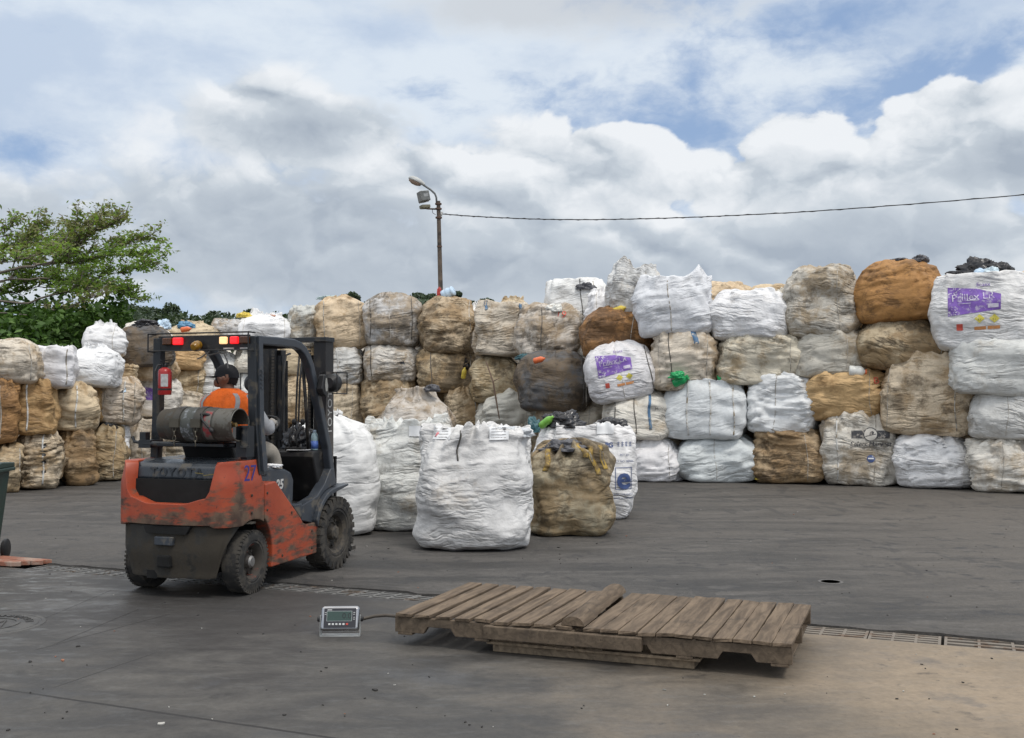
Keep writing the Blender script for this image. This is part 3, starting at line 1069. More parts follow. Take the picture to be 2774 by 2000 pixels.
def wall_bag(x0, y0, x1, y1, ck, dirt, style, label, doff=0.0, ground=False, dep=None, tilt=0.0, turn=0.0, D=None, group=WALL_GROUP, **kw):
    """place a bag by the outline it shows (2268-wide picture units) at its true distance"""
    _bag_i[0] += 1
    seed = _bag_i[0] * 7 + 3
    rs = np.random.RandomState(seed)
    cx = (x0 + x1) / 2 * K
    if D is None:
        D = float(np.interp((x0 + x1) / 2, _XS, _DS)) + doff
    if ground and doff == 0 and D is None:
        pass
    w = (x1 - x0) * K / FPX * (D + 0.25) * 1.0
    if dep is None:
        dep = min(max(w, 1.15), 1.45)
    zb = 0.0 if ground else EYE - (y1 * K - HORIZON) / FPX * (D + 0.1)
    zt = EYE - (y0 * K - HORIZON) / FPX * (D + 0.35)
    h = (zt - zb) * 1.02
    xc = (cx - 1387) / FPX * (D + dep / 2)
    yc = D + dep / 2
    rz = world_rz(xc, yc) + math.radians(turn + rs.uniform(-6, 6))
    br = rs.uniform(.93, 1.05)
    col = tuple(c * br * rs.uniform(.985, 1.015) for c in C_[ck])
    dirt = dirt + .07 if dirt > .3 else dirt
    kw.setdefault('boxy', rs.uniform(3.3, 5.4))
    kw.setdefault('lump', rs.uniform(.8, 1.35))
    kw['wr'] = kw.get('wr', 1.0) * rs.uniform(.7, 1.25)
    if not ground:
        tilt += rs.uniform(-3.0, 3.0)
    bag = Bag('bulk_bag', (xc, yc, zb), rz, w, dep, h, col, dirt, seed, label, group, tilt=tilt,
              floor=0.0 if ground else None, style=style, **kw)
    us = [(-.36, .33), (-.08,), (.22,), (), (.36,), (), ()][rs.randint(7)]
    for u in (us if group == WALL_GROUP else ()):
        bag.strap((u + rs.uniform(-.05, .05)) * w, .90, .07, rs.choice([.008, .011, .018]), SEAM, 'seam', drift=rs.uniform(-.05, .05), off=.006)
    return bag


def rear_row():  # bags added out of sight so the gaps stay dark
    """unseen row added behind the front one to keep the gaps between its bags dark"""
    i = 0
    for x in range(-60, 2420, 128):
        for k in range(4):
            i += 1
            if k == 3 and not 1380 < x < 2300:
                continue
            D = float(np.interp(x, _XS, _DS)) + 1.75
            if x < 330 and k > 1:
                continue
            xc = (x * K - 1387) / FPX * (D + .6)
            Bag('bulk_bag', (xc, D + .6, .95 * k + .01), world_rz(xc, D), 1.36, 1.2, 1.02, C_[('T', 'B', 'TG', 'OW')[i % 4]], .5, 900 + i,
                'unseen bulk bag added as a second row, darkening the gaps of the front row', 'bulk bags of the hidden second row', style='flat', nu=40, nv=24)


def blob_mesh(name, loc, size, seed, mat, rough=0.22, nu=64, nv=40, flat=0.25, rz=0.0, crumple=1.0):
    """crumpled film or rag: a lumpy, sharply creased closed shell"""
    th = np.linspace(0, 2 * math.pi, nu, endpoint=False)
    ph = np.linspace(0, math.pi, nv)
    TH, PH = np.meshgrid(th, ph)
    P = np.stack([np.cos(TH) * np.sin(PH), np.sin(TH) * np.sin(PH), -np.cos(PH)], -1).reshape(-1, 3)
    so = seed * 1.37
    r = 1 + fbm(P * 1.3 + so, seed % 9, 2) * 0.45
    rg = np.clip(1 - np.abs(perlin(P * 3.1 + so, seed % 7)) * 2.2, 0, 1)
    rg2 = np.clip(1 - np.abs(perlin(P * 6.5 + so, seed % 5 + 2)) * 2.2, 0, 1)
    rg3 = np.clip(1 - np.abs(perlin(P * 12.0 + so, seed % 5 + 5)) * 2.2, 0, 1)
    r += crumple * (rg * rough + rg2 * rough * 0.65 + rg3 * rough * 0.30)
    V = P * r[:, None] * np.array(size)[None, :] / 2
    V[:, 2] = np.maximum(V[:, 2], -flat * size[2])
    V[:, 2] += flat * size[2]
    o = np_mesh(name, V, grid_faces(nv, nu), mat, smooth=True)
    o.location = loc
    o.rotation_euler = (0, 0, rz)
    return o


def rag(name, px, py, D, size, mat, seed, label, cat='plastic scrap', group=None, **kw):
    """a crumpled scrap whose foot shows at (px,py) of the 2774-wide picture at distance D"""
    p = at(px, py, D)
    o = blob_mesh(name, p, tuple(q * .72 for q in size), seed, mat, rz=world_rz(p.x, p.y), **kw)
    return tag(o, label, cat, group)


def bottle(name, px, py, D, hgt, rad, mat, direction, label, cap=None, cat='bottle', group=None, neck=0.35):
    p = at(px, py, D)
    M = axis_m(p, direction)
    b = MB()
    prof = [(0.0, 0), (rad * .8, 0), (rad, hgt * .04), (rad, hgt * .30), (rad * .93, hgt * .36), (rad, hgt * .42), (rad, hgt * .66), (rad * .75, hgt * .80), (rad * neck, hgt * .90), (rad * neck, hgt * .99), (0, hgt)]
    b.lathe(prof, 16)
    o = b.build(name, mat, None, smooth=True)
    o.matrix_world = M
    tag(o, label, cat, group)
    if cap is not None:
        c = MB()
        c.lathe([(0, hgt * .93), (rad * neck * 1.25, hgt * .93), (rad * neck * 1.25, hgt * 1.02), (0, hgt * 1.02)], 12)
        c.build('bottle_cap', cap, o)
    return o

# ------------------------------------------------------------------ the wall of bags
wb = wall_bag
# --- left arm of the wall, ground layer
wb(-22, 985, 47, 1099, 'T', .62, 'flat', 'tan bulk bag on the ground behind the green bin at the left edge', ground=True)
cream = wb(45, 953, 136, 1085, 'TC', .50, 'dome', 'heavily crumpled cream bulk bag on the ground with dark knots down its front', ground=True, wr=2.4)
wb(133, 950, 212, 1074, 'BR', .62, 'flat', 'plain brown bulk bag on the ground between crumpled cream bag and black ragged bag', ground=True)
gbr = wb(205, 945, 277, 1063, 'TG', .58, 'flat', 'grey brown bulk bag on the ground with a black rag on its top', ground=True)
wb(207, 922, 284, 1046, 'W', .15, 'open', 'clean white bulk bag standing just behind the grey brown bag with the black rag', doff=.5, ground=True)
wb(279, 928, 362, 1042, 'B', .45, 'open', 'beige bulk bag on the ground beside the left post of the forklift', ground=True, gather=1.6)
wb(352, 938, 450, 1030, 'B', .50, 'flat', 'beige bulk bag on the ground seen under the gas cylinder of the forklift', ground=True)
# second layer
wb(-27, 843, 38, 982, 'R', .55, 'flat', 'rust coloured bulk bag cut by the left edge, on the tan bag', dep=1.2)
ob = wb(33, 838, 123, 963, 'O', .55, 'flat', 'orange brown bulk bag with a pale stitched seam, on the crumpled cream bag', wr=.8)
tb = wb(118, 850, 213, 956, 'T', .38, 'dome', 'tan bulk bag with a crossing seam, on the plain brown bag')
wb(186, 845, 226, 935, 'O', .45, 'dome', 'narrow orange bulk bag squeezed in behind the tan bag with crossing seam', doff=.7)
hb = wb(217, 838, 312, 942, 'B', .52, 'flat', 'beige bulk bag with a small torn hole showing blue')
vb = wb(303, 836, 395, 926, 'OW', .30, 'flat', 'small white bulk bag with a violet print beside the forklift post')
# third layer
wb(-32, 752, 82, 847, 'B', .42, 'dome', 'large beige bulk bag on top at the left edge, below the green bank')
wb(79, 767, 163, 859, 'W', .14, 'open', 'white bulk bag with an open top, between large beige bag and tent shaped white bag', spike=.6)
wb(153, 763, 264, 857, 'W', .10, 'peak', 'clean white tent shaped bulk bag lying over the tan bag', spike=.3, wr=.7)
wb(256, 808, 302, 850, 'T', .35, 'flat', 'small tan bulk bag wedged under the black bag on the left', doff=.5)
rb = wb(293, 754, 386, 843, 'T', .48, 'dome', 'tan bulk bag with a blue ribbon down its side, above the violet printed small bag')
# fourth layer
wb(184, 716, 278, 786, 'W', .22, 'peak', 'white knotted bulk bag on top of the left pile against the green bushes', doff=.9, spike=.5)
db = wb(258, 722, 380, 814, 'DK', .55, 'dome', 'black and grey bulk bag on top of the left pile', doff=.2)
wb(268, 714, 370, 800, 'OW', .30, 'dome', 'off white bulk bag peeping over the black and grey bag', doff=1.4)
# --- seen through and over the forklift
wb(366, 764, 450, 820, 'O', .40, 'flat', 'orange tan bulk bag seen above the fire extinguisher under the forklift roof')
wb(386, 812, 452, 874, 'T', .45, 'flat', 'tan bulk bag seen directly behind the fire extinguisher')
wb(428, 778, 530, 893, 'W', .22, 'dome', 'bright white bulk bag behind the driver and his cap', wr=1.4)
wb(338, 868, 452, 938, 'B', .48, 'flat', 'beige bulk bag seen between the gas cylinder and the forklift post')
wb(520, 776, 578, 830, 'OW', .30, 'dome', 'off white bulk bag seen right of the driver under the roof lamps', gather=1.4)
wb(520, 824, 600, 905, 'W', .25, 'flat', 'white bulk bag seen right of the driver at shoulder height')
wb(572, 762, 618, 842, 'B', .45, 'flat', 'beige bulk bag hidden mostly by the forklift mast')
wb(602, 764, 700, 832, 'T', .40, 'flat', 'tan bulk bag seen through the side of the forklift near its roof', wr=1.3)
wb(608, 824, 694, 938, 'T', .45, 'flat', 'speckled tan bulk bag seen through the side of the forklift above the levers')
wb(446, 885, 545, 955, 'B', .45, 'flat', 'beige bulk bag behind the back of the driver')
wb(535, 898, 640, 965, 'TG', .45, 'flat', 'grey tan bulk bag behind the steering wheel')
wb(440, 948, 560, 1035, 'B', .5, 'flat', 'beige bulk bag on the ground hidden by the forklift seat', ground=True)
wb(555, 955, 700, 1035, 'T', .5, 'flat', 'tan bulk bag on the ground hidden by the forklift dashboard', ground=True)
wb(368, 712, 486, 772, 'T', .45, 'peak', 'tan bulk bag with blue film on top, just above the forklift roof', spike=.3)
wb(462, 708, 552, 770, 'G', .50, 'dome', 'grey bulk bag just above the forklift roof', gather=1.8)
wb(520, 692, 650, 768, 'W', .18, 'peak', 'loose white bulk bag with slack folds above the forklift roof', spike=.7, gather=2.0, lump=1.5)
# --- middle of the wall, top layer
wb(640, 679, 703, 770, 'G', .40, 'flat', 'narrow grey bulk bag on the top layer left of a tan one')
wb(697, 657, 813, 774, 'T', .46, 'dome', 'tan bulk bag on the top layer above the forklift mast')
m4c = wb(803, 650, 933, 765, 'G', .60, 'dome', 'dirty grey bulk bag with two black straps on the top layer', gather=1.3)
wb(930, 656, 1060, 785, 'TG', .50, 'dome', 'tan bulk bag on the top layer at the foot of the lamp post', wr=1.5)
m4e = wb(1050, 668, 1168, 788, 'B', .38, 'open', 'pale beige bulk bag with blue carrying loops on the top layer', spike=.35)
m4f = wb(1138, 676, 1293, 791, 'GB', .52, 'flat', 'grey beige bulk bag with red scrawled marks on the top layer')
# third layer
m3a = wb(700, 761, 809, 853, 'GW', .48, 'dome', 'grey white bulk bag with a centre seam under the tan bag above the mast', tilt=-3)
m3b = wb(802, 757, 925, 847, 'OW', .48, 'dome', 'half white half tan bulk bag with a rip, under the grey strapped bag')
m3c = wb(920, 774, 1052, 872, 'TG', .62, 'flat', 'brownish bulk bag with a hole showing a yellow bottle')
m3d = wb(1045, 779, 1156, 892, 'TG', .52, 'peak', 'tan gathered bulk bag with a dry stick hanging over its front', spike=.3)
m3e = wb(1140, 777, 1313, 912, 'DK', .50, 'dome', 'large blackened grey bulk bag bulging out of the middle of the wall', doff=-.9, wr=.7)
# second layer
wb(672, 843, 807, 950, 'TC', .46, 'flat', 'cream tan bulk bag beside the forklift mast in the second layer', wr=1.4)
wb(803, 836, 929, 950, 'TG', .52, 'flat', 'crumpled grey tan bulk bag under the half white ripped bag', wr=2.0)
wb(985, 864, 1066, 950, 'T', .52, 'flat', 'tan bulk bag under the brownish bag with the yellow bottle')
wb(1057, 866, 1202, 955, 'OW', .26, 'dome', 'cream white bulk bag in the second layer under the dry stick', wr=1.5)
m2e = wb(1193, 878, 1340, 950, 'B', .35, 'peak', 'beige bulk bag with a red cross mark under the blackened bag', spike=.3)
# first layer, behind the loose bags
for a, b, ck, lb in ((690, 832, 'T', 'tan bulk bag on the ground behind the white bag nearest the forklift'),
                     (826, 950, 'TG', 'grey tan bulk bag on the ground behind the big white bag in the yard'),
                     (944, 1068, 'T', 'tan bulk bag on the ground in shade behind the biggest loose bag'),
                     (1062, 1200, 'B', 'beige bulk bag on the ground behind the right side of the biggest loose bag'),
                     (1194, 1345, 'OW', 'off white bulk bag on the ground behind the printed white bag')):
    wb(a, 938, b, 1040, ck, .5, 'flat', lb, ground=True)
wb(828, 864, 1012, 1060, 'GB', .45, 'peak', 'tall grey beige bulk bag with a gathered top in front of the middle wall', D=19.5, ground=True, spike=.35, gather=1.6)
# tops of the row behind
wb(918, 690, 964, 760, 'W', .2, 'dome', 'white bulk bag in the gap left of the lamp post foot', doff=1.3)
wb(1034, 673, 1078, 755, 'W', .2, 'peak', 'white bulk bag showing right of the lamp post foot', doff=1.3, spike=.5)
wb(1088, 662, 1186, 730, 'TC', .55, 'peak', 'frayed cream bulk bag behind the pale beige bag with blue loops', doff=1.3, spike=.6)
r2 = wb(1204, 614, 1348, 735, 'W', .25, 'open', 'white bulk bag with a red numeral two and grey film on top', doff=1.2, spike=.3)
wb(1298, 642, 1356, 720, 'W', .22, 'peak', 'small white bulk bag between the red numbered bag and the torn grey one', doff=.9, spike=.3)
wb(1343, 597, 1456, 745, 'GW', .34, 'open', 'grey streaked bulk bag with a torn upright top', doff=.7, spike=1.0, gather=1.3, spikes=[(-125, .22, 28), (-60, .12, 25)])
wb(1556, 626, 1664, 720, 'T', .42, 'flat', 'tan bulk bag peeping between two white bags of the top layer', doff=1.2)
wb(1698, 640, 1770, 760, 'OW', .40, 'peak', 'off white bulk bag in the gap left of the tall grey beige bag', doff=1.1, spike=.5)
# --- right arm of the wall, ground layer
wb(1372, 962, 1511, 1070, 'W', .20, 'peak', 'white bulk bag on the ground with one pulled up ear beside the printed bag', ground=True, wr=1.5, spike=.3, spikes=[(-70, .20, 22)])
wb(1501, 963, 1682, 1074, 'CW', .12, 'dome', 'bluish white bulk bag on the ground under the bag with two green bottles', ground=True, wr=1.2)
wb(1664, 948, 1822, 1076, 'BR', .58, 'flat', 'brown crumpled bulk bag on the ground left of the bag with the black emblem', ground=True, wr=2.2)
sh = wb(1819, 908, 1986, 1083, 'OW', .40, 'flat', 'cream bulk bag on the ground printed with a black banner and round emblem', ground=True, wr=1.5)
wb(1980, 953, 2149, 1091, 'W', .16, 'dome', 'white crumpled bulk bag on the ground under the biggest tan bag', ground=True, wr=1.7)
wb(2147, 968, 2310, 1098, 'OW', .38, 'flat', 'cream white bulk bag on the ground at the right edge', ground=True, wr=1.7)
# second layer
r2a = wb(1336, 864, 1492, 974, 'OW', .32, 'dome', 'cream bulk bag with black strings and a faded print in the second layer')
r2b = wb(1474, 838, 1652, 975, 'CW', .08, 'open', 'pale bluish white bulk bag with two green bottles at its rim', wr=.8, spike=.25)
wb(1649, 822, 1807, 964, 'W', .14, 'flat', 'white finely wrinkled bulk bag right of the bag with green bottles', wr=1.7, lean=.04)
r2d = wb(1784, 815, 1966, 930, 'O', .35, 'flat', 'tan bulk bag with a red mark and a milky bottle on its top', wr=1.7, tilt=-4)
wb(1954, 775, 2150, 966, 'TC', .48, 'flat', 'biggest tan bulk bag of the right wall, two layers tall', wr=1.3, lean=.06)
wb(2147, 866, 2320, 974, 'GW', .30, 'flat', 'grey white bulk bag in the second layer at the right edge', wr=1.3)
# third layer
p1 = wb(1306, 757, 1458, 888, 'W', .20, 'dome', 'tilted white bulk bag with a violet panel below the dark brown bag', tilt=-12, wr=.6, lump=.7, doff=-.25)
r3b = wb(1442, 717, 1590, 863, 'B', .46, 'flat', 'beige bulk bag with a blue tape at its top and green film below', wr=1.2)
wb(1586, 733, 1766, 853, 'B', .45, 'flat', 'beige bulk bag above the white finely wrinkled bag', wr=1.3, tilt=2)
wb(1754, 727, 1928, 840, 'GB', .45, 'flat', 'grey beige bulk bag with a folded flap above the tan bag with red mark', tilt=3, spikes=[(-75, .12, 16)])
wb(1898, 698, 2098, 822, 'TG', .58, 'dome', 'dark tan bulk bag sagging to the right under the rusty bag', tilt=8, wr=1.2)
wb(2104, 745, 2320, 876, 'GW', .30, 'flat', 'grey white bulk bag with big loose flaps, just under the violet printed bag', wr=.9, doff=-.15)
# fourth layer
r4a = wb(1284, 682, 1442, 794, 'RU', .72, 'dome', 'dark brown and black bulk bag above the tilted violet printed bag', wr=.8, tilt=4)
wb(1411, 612, 1586, 743, 'CW', .14, 'open', 'bluish white bulk bag with a tall torn ear at its right', spike=.35, wr=1.0, spikes=[(-35, .26, 16), (-150, .06, 20)])
wb(1572, 640, 1751, 751, 'W', .22, 'dome', 'white bulk bag with a tied neck on the top layer of the right wall', wr=1.2, gather=1.6, spikes=[(-60, .14, 18)])
wb(1746, 591, 1905, 745, 'GB', .48, 'flat', 'tall grey beige bulk bag on the top layer beside the rusty bag', wr=1.3)
wb(1901, 573, 2090, 711, 'RU', .42, 'dome', 'rusty orange bulk bag with black film on its top', wr=1.2)
p2 = wb(2074, 602, 2288, 773, 'W', .16, 'open', 'big white bulk bag with a violet panel and black bags on its top', wr=.8, spike=.25, lump=.8, doff=-.15)

rear_row()
# --- loose bags in the yard
fb1 = wb(628, 918, 833, 1190, 'W', .12, 'neck', 'tall white bulk bag with a twisted neck beside the forklift mast', D=12.2, ground=True, group=YARD_GROUP, spike=.5, wr=.35, nu=130, nv=96, gather=1.1, lump=.7)
fb2 = wb(806, 930, 1010, 1181, 'GW', .34, 'sack', 'dirty grey white bulk bag between the twisted neck bag and the biggest loose bag', D=12.65, ground=True, group=YARD_GROUP, spike=1.0, wr=.55, nu=130, nv=96, gather=1.4)
fb3 = wb(922, 938, 1190, 1222, 'GW', .27, 'sack', 'biggest loose grey white bulk bag in the middle of the yard', D=11.0, ground=True, group=YARD_GROUP, spike=.75, wr=.42, nu=150, nv=110, lump=1.0, gather=1.5, boxy=3.3, spikes=[(-128, .05, 14), (-62, .03, 30)])
fb4 = wb(1172, 982, 1350, 1190, 'BY', .58, 'dome', 'brown bulk bag with yellow straps in front of the printed white bag', D=12.15, ground=True, group=YARD_GROUP, wr=.55, nu=140, nv=96, gather=1.6)
fb5 = wb(1188, 938, 1402, 1150, 'W', .10, 'sack', 'white bulk bag with navy printing and black film on top', D=13.9, ground=True, group=YARD_GROUP, spike=.6, wr=.4, nu=130, nv=96)

# ------------------------------------------------------------------ straps, loops and prints on the bags
for bg_, us in ((m4c, (-.40, .30)), (m3c, (-.30,)), (r2a, (-.36, -.08)), (m3e, (.34,)), (p1, (.40,)), (m3b, (-.36,)), (r3b, (-.20,)), (m4f, (-.12,)), (r2, (.05,))):
    for u in us:
        bg_.strap(u * bg_.w, .93, .12, 0.016, STRAP_D, drift=.03)
for bg_, u in ((ob, -.12), (m3a, -.05), (tb, 0.0), (hb, 0.05), (cream, .10), (r2b, -.2), (r2b, .36), (r2b, .08)):
    bg_.strap(u * bg_.w, .94, .08, 0.026, STRAP_L)
r2a.strap(.14 * r2a.w, .92, .2, .05, STRAP_B)
r3b.strap(.16 * r3b.w, .97, .66, .09, STRAP_B, drift=.05)
rb.strap(.30 * rb.w, .96, .2, .10, STRAP_B)
for u in (-.35, .30):
    m4e.strap(u * m4e.w, .97, .80, .06, STRAP_B, 'carrying_loop')
for u in (-.30, .26):
    m3a.loop(u * m3a.w, .93, .10, .12, STRAP_D)
fb4.strap(-.26 * fb4.w, .97, .70, .06, STRAP_Y, 'carrying_loop', drift=-.06)
fb4.strap(.10 * fb4.w, .99, .84, .06, STRAP_Y, 'carrying_loop', drift=.08)
fb4.strap(.22 * fb4.w, .96, .66, .055, STRAP_Y, 'carrying_loop', drift=.10)
fb4.strap(.36 * fb4.w, .96, .72, .05, STRAP_Y, 'carrying_loop', drift=.05)
fb3.strap(-.12 * fb3.w, .93, .70, .016, STRAP_D, 'tie_string', drift=-.03)
for u, wd in ((-.36, .20), (.12, .20)):
    a = u * fb3.w
    z0, z1 = fb3.h * .86, fb3.h * .96
    fb3.panel([(a, z0), (a + wd, z0), (a + wd, z1), (a, z1)], PAPER, 'sewn_label', off=.014)
    fb3.panel([[(a + .02, z0 + .02 + k * .03), (a + wd - .03, z0 + .02 + k * .03), (a + wd - .03, z0 + .024 + k * .03), (a + .02, z0 + .024 + k * .03)] for k in range(4)], INK_K, 'printed_lines', off=.019)
a, z0, z1 = .0, fb2.h * .84, fb2.h * .93
fb2.panel([(a, z0), (a + .16, z0), (a + .16, z1), (a, z1)], PAPER, 'sewn_label', off=.014)
a, z0, z1 = .12 * fb5.w, fb5.h * .88, fb5.h * .99
fb5.panel([(a, z0), (a + .22, z0), (a + .22, z1), (a, z1)], PAPER, 'sewn_label', off=.014)


def speck(bag, x0, x1, z0, z1, n, seed):
    """white flecks scattered over the print"""
    rs = random.Random(seed)
    polys = []
    for i in range(n):
        x, z, s = rs.uniform(x0, x1), rs.uniform(z0, z1), rs.uniform(.010, .028)
        t = rs.uniform(0, 3.14)
        dx, dz = math.cos(t) * s, math.sin(t) * s
        polys.append([(x - dx, z - dz), (x + dz * .5, z - dx * .5), (x + dx, z + dz), (x - dz * .5, z + dx * .5)])
    bag.panel(polys, INK_W, 'printed_flecks', off=.0125)


def violet_print(bag, sx, seed, up=0.0):
    w, h = bag.w, bag.h
    X = lambda f: (f - .5) * w
    Zf = lambda f: f * h + up
    bag.panel([(X(.16), Zf(.43)), (X(.66), Zf(.50)), (X(.665), Zf(.69)), (X(.44), Zf(.77)), (X(.16), Zf(.80))], INK_V, off=.008)
    bag.text("Prillex LR", .105 * w, X(.40), Zf(.665), INK_W, rot=3, off=.019)
    for k in range(2):
        bag.panel([(X(.25), Zf(.615 - k * .035)), (X(.46 - .08 * k), Zf(.62 - k * .035)), (X(.46 - .08 * k), Zf(.628 - k * .035)), (X(.25), Zf(.623 - k * .035))], INK_W, 'printed_line', off=.012)
    bag.panel([(X(.54), Zf(.52)), (X(.64), Zf(.525)), (X(.64), Zf(.575)), (X(.54), Zf(.57))], INK_W, 'printed_box', off=.012)
    bag.panel([(X(.24), Zf(.25)), (X(.30), Zf(.25)), (X(.30), Zf(.33)), (X(.24), Zf(.33))], INK_R, 'printed_square', off=.008)
    for cxf in (.46, .60):
        bag.panel([(X(cxf - .05), Zf(.39)), (X(cxf), Zf(.335)), (X(cxf + .05), Zf(.39)), (X(cxf), Zf(.445))], INK_Y, 'hazard_diamond', off=.008)
        bag.text("5.1", .028 * w, X(cxf), Zf(.375), INK_K, off=.012)
    bag.panel([(X(.41), Zf(.25)), (X(.52), Zf(.255)), (X(.52), Zf(.295)), (X(.41), Zf(.29))], INK_O, 'printed_bar', off=.008)
    bag.panel([(X(.535), Zf(.256)), (X(.65), Zf(.262)), (X(.65), Zf(.302)), (X(.535), Zf(.296))], INK_O, 'printed_bar', off=.008)
    bag.text("Enaex", .055 * w, X(.50), Zf(.82), INK_V)
    speck(bag, X(.17), X(.27), Zf(.44), Zf(.53), 14, seed)
    speck(bag, X(.17), X(.30), Zf(.70), Zf(.79), 14, seed + 1)


violet_print(p1, 1, 5)
violet_print(p2, 1, 9, up=-.02)
vb.panel([(-.48 * vb.w, .42 * vb.h), (-.12 * vb.w, .42 * vb.h), (-.12 * vb.w, .70 * vb.h), (-.48 * vb.w, .74 * vb.h)], INK_V, off=.008)
vb.text("LR", .10, -.24 * vb.w, .58 * vb.h, INK_W)

# banner and emblem on the cream bag
w, h = sh.w, sh.h
z0, z1 = .62 * h, .72 * h
sh.panel([(-.12 * w, z0), (.36 * w, z0), (.36 * w, z1), (-.12 * w, z1)], INK_K, 'printed_banner', off=.008)


def disc(cx, cz, r, n=26, a0=0.0, a1=2 * math.pi):
    return [(cx + r * math.cos(a0 + (a1 - a0) * i / n), cz + r * math.sin(a0 + (a1 - a0) * i / n)) for i in range(n)]


sh.panel(disc(.12 * w, .67 * h, .092 * w), INK_K, 'emblem_ring', off=.011)
sh.panel(disc(.12 * w, .67 * h, .080 * w), m_plain("cream_print", (.62, .59, .53), .6), 'emblem_field', off=.014)
sh.panel([(.105 * w, .665 * h), (.115 * w, .70 * h), (.145 * w, .715 * h), (.165 * w, .695 * h), (.15 * w, .665 * h), (.13 * w, .655 * h)], INK_K, 'emblem_leaf', off=.017)
sh.panel([(.045 * w, .645 * h), (.06 * w, .64 * h), (.13 * w, .655 * h), (.19 * w, .672 * h), (.19 * w, .680 * h), (.12 * w, .668 * h)], INK_K, 'emblem_stem', off=.017)
sh.text("Select Harvest", .088 * w, .12 * w, .545 * h, INK_K, shear=.15, bold=.002)
sh.text("QUALITY ALMONDS", .030 * w, .13 * w, .485 * h, INK_K)
sh.panel(disc(.12 * w, .36 * h, .05 * w), INK_N, 'round_seal', off=.008)
sh.panel([(.085 * w, .355 * h), (.155 * w, .355 * h), (.155 * w, .372 * h), (.085 * w, .372 * h)], PAPER, 'seal_band', off=.012)
sh.strap(-.30 * w, .95, .06, .02, STRAP_L, 'seam')

# navy print on the loose white bag (right third of its face)
w, h = fb5.w, fb5.h
fb5.text("PG", .085, .245 * w, .765 * h, INK_N, bold=.003)
strokes = []
for k in range(4):                      # a row of square-built characters
    x0, zc = .325 * w + k * .052, .775 * h
    for seg in (((0, .018), (.036, .024)), ((0, -.004), (.036, .002)), ((.015, -.028), (.021, .034)), ((0, -.026), (.036, -.020))):
        (ax, az_), (bx, bz) = seg
        strokes.append([(x0 + ax, zc + az_), (x0 + bx, zc + az_), (x0 + bx, zc + bz), (x0 + ax, zc + bz)])
fb5.panel(strokes, INK_N, 'printed_characters', off=.009)
fb5.text("PET #1", .040, .40 * w, .665 * h, INK_N)
fb5.text("BLOCK NO. SERIES", .036, .375 * w, .60 * h, INK_N)
bx0, bx1, bz0, bz1 = .305 * w, .475 * w, .315 * h, .54 * h
fb5.panel([[q[0], (q[1][0], q[0][1]), q[1], (q[0][0], q[1][1])] for q in
           (((bx0, bz0), (bx1, bz0 + .008)), ((bx0, bz1 - .008), (bx1, bz1)), ((bx0, bz0), (bx0 + .008, bz1)), ((bx1 - .008, bz0), (bx1, bz1)))],
          INK_N, 'printed_frame', off=.009)
fb5.text("e", .40, .392 * w, .425 * h, INK_N, bold=.010)
fb5.text("EASTO", .040, .405 * w, .405 * h, INK_N)
fb5.text("NAN YA PLASTICS", .030, .39 * w, .265 * h, INK_N)
fb5.text("MADE IN TAIWAN", .030, .39 * w, .225 * h, INK_N)
# hand-sprayed marks
r2.text("2", .30, .26 * r2.w, .62 * r2.h, INK_R, shear=.2)
m4f.text("19", .22, .16 * m4f.w, .80 * m4f.h, INK_R, rot=-12, bold=-.002)
m2e.text("x", .22, .10 * m2e.w, .80 * m2e.h, INK_R, rot=20)
r2d.text("B", .17, .40 * r2d.w, .70 * r2d.h, INK_R, rot=6)
r2a.text("Multigrain", .085, .34 * r2a.w, .60 * r2a.h, INK_K, bold=-.001)
r2a.text("1000 kg", .07, .35 * r2a.w, .45 * r2a.h, INK_K, bold=-.001)
# tears
hb.panel([(-.06, .66 * hb.h), (.08, .69 * hb.h), (.06, .80 * hb.h), (.02, .74 * hb.h)], BLACKFILM, 'torn_hole', off=.004)
hb.panel([(.02, .68 * hb.h), (.08, .70 * hb.h), (.07, .78 * hb.h)], BLUEPET, 'blue_content', off=.012)
m3c.panel([(.24 * m3c.w, .60 * m3c.h), (.31 * m3c.w, .50 * m3c.h), (.37 * m3c.w, .62 * m3c.h), (.28 * m3c.w, .84 * m3c.h)], BLACKFILM, 'torn_hole', off=.004)
m3b.panel([(.10 * m3b.w, .46 * m3b.h), (.26 * m3b.w, .42 * m3b.h), (.24 * m3b.w, .50 * m3b.h)], BLACKFILM, 'torn_hole', off=.004)
for zf in (.30, .46, .58, .72):
    cream.panel([(.06, zf * cream.h - .04), (.12, zf * cream.h - .01), (.11, zf * cream.h + .05), (.05, zf * cream.h + .02)], BLACKFILM, 'torn_hole', off=.004)

# ------------------------------------------------------------------ scraps and bottles lying on the bags
DW = lambda x: float(np.interp(x, _XS, _DS))
s_ = lambda x, y: (x * K, y * K)


def on(x, y, size, mat, seed, label, dd=.5, cat='plastic scrap', name='plastic_scrap', **kw):
    return rag(name, x * K, y * K, DW(x) + dd, size, mat, seed, label, cat, **kw)


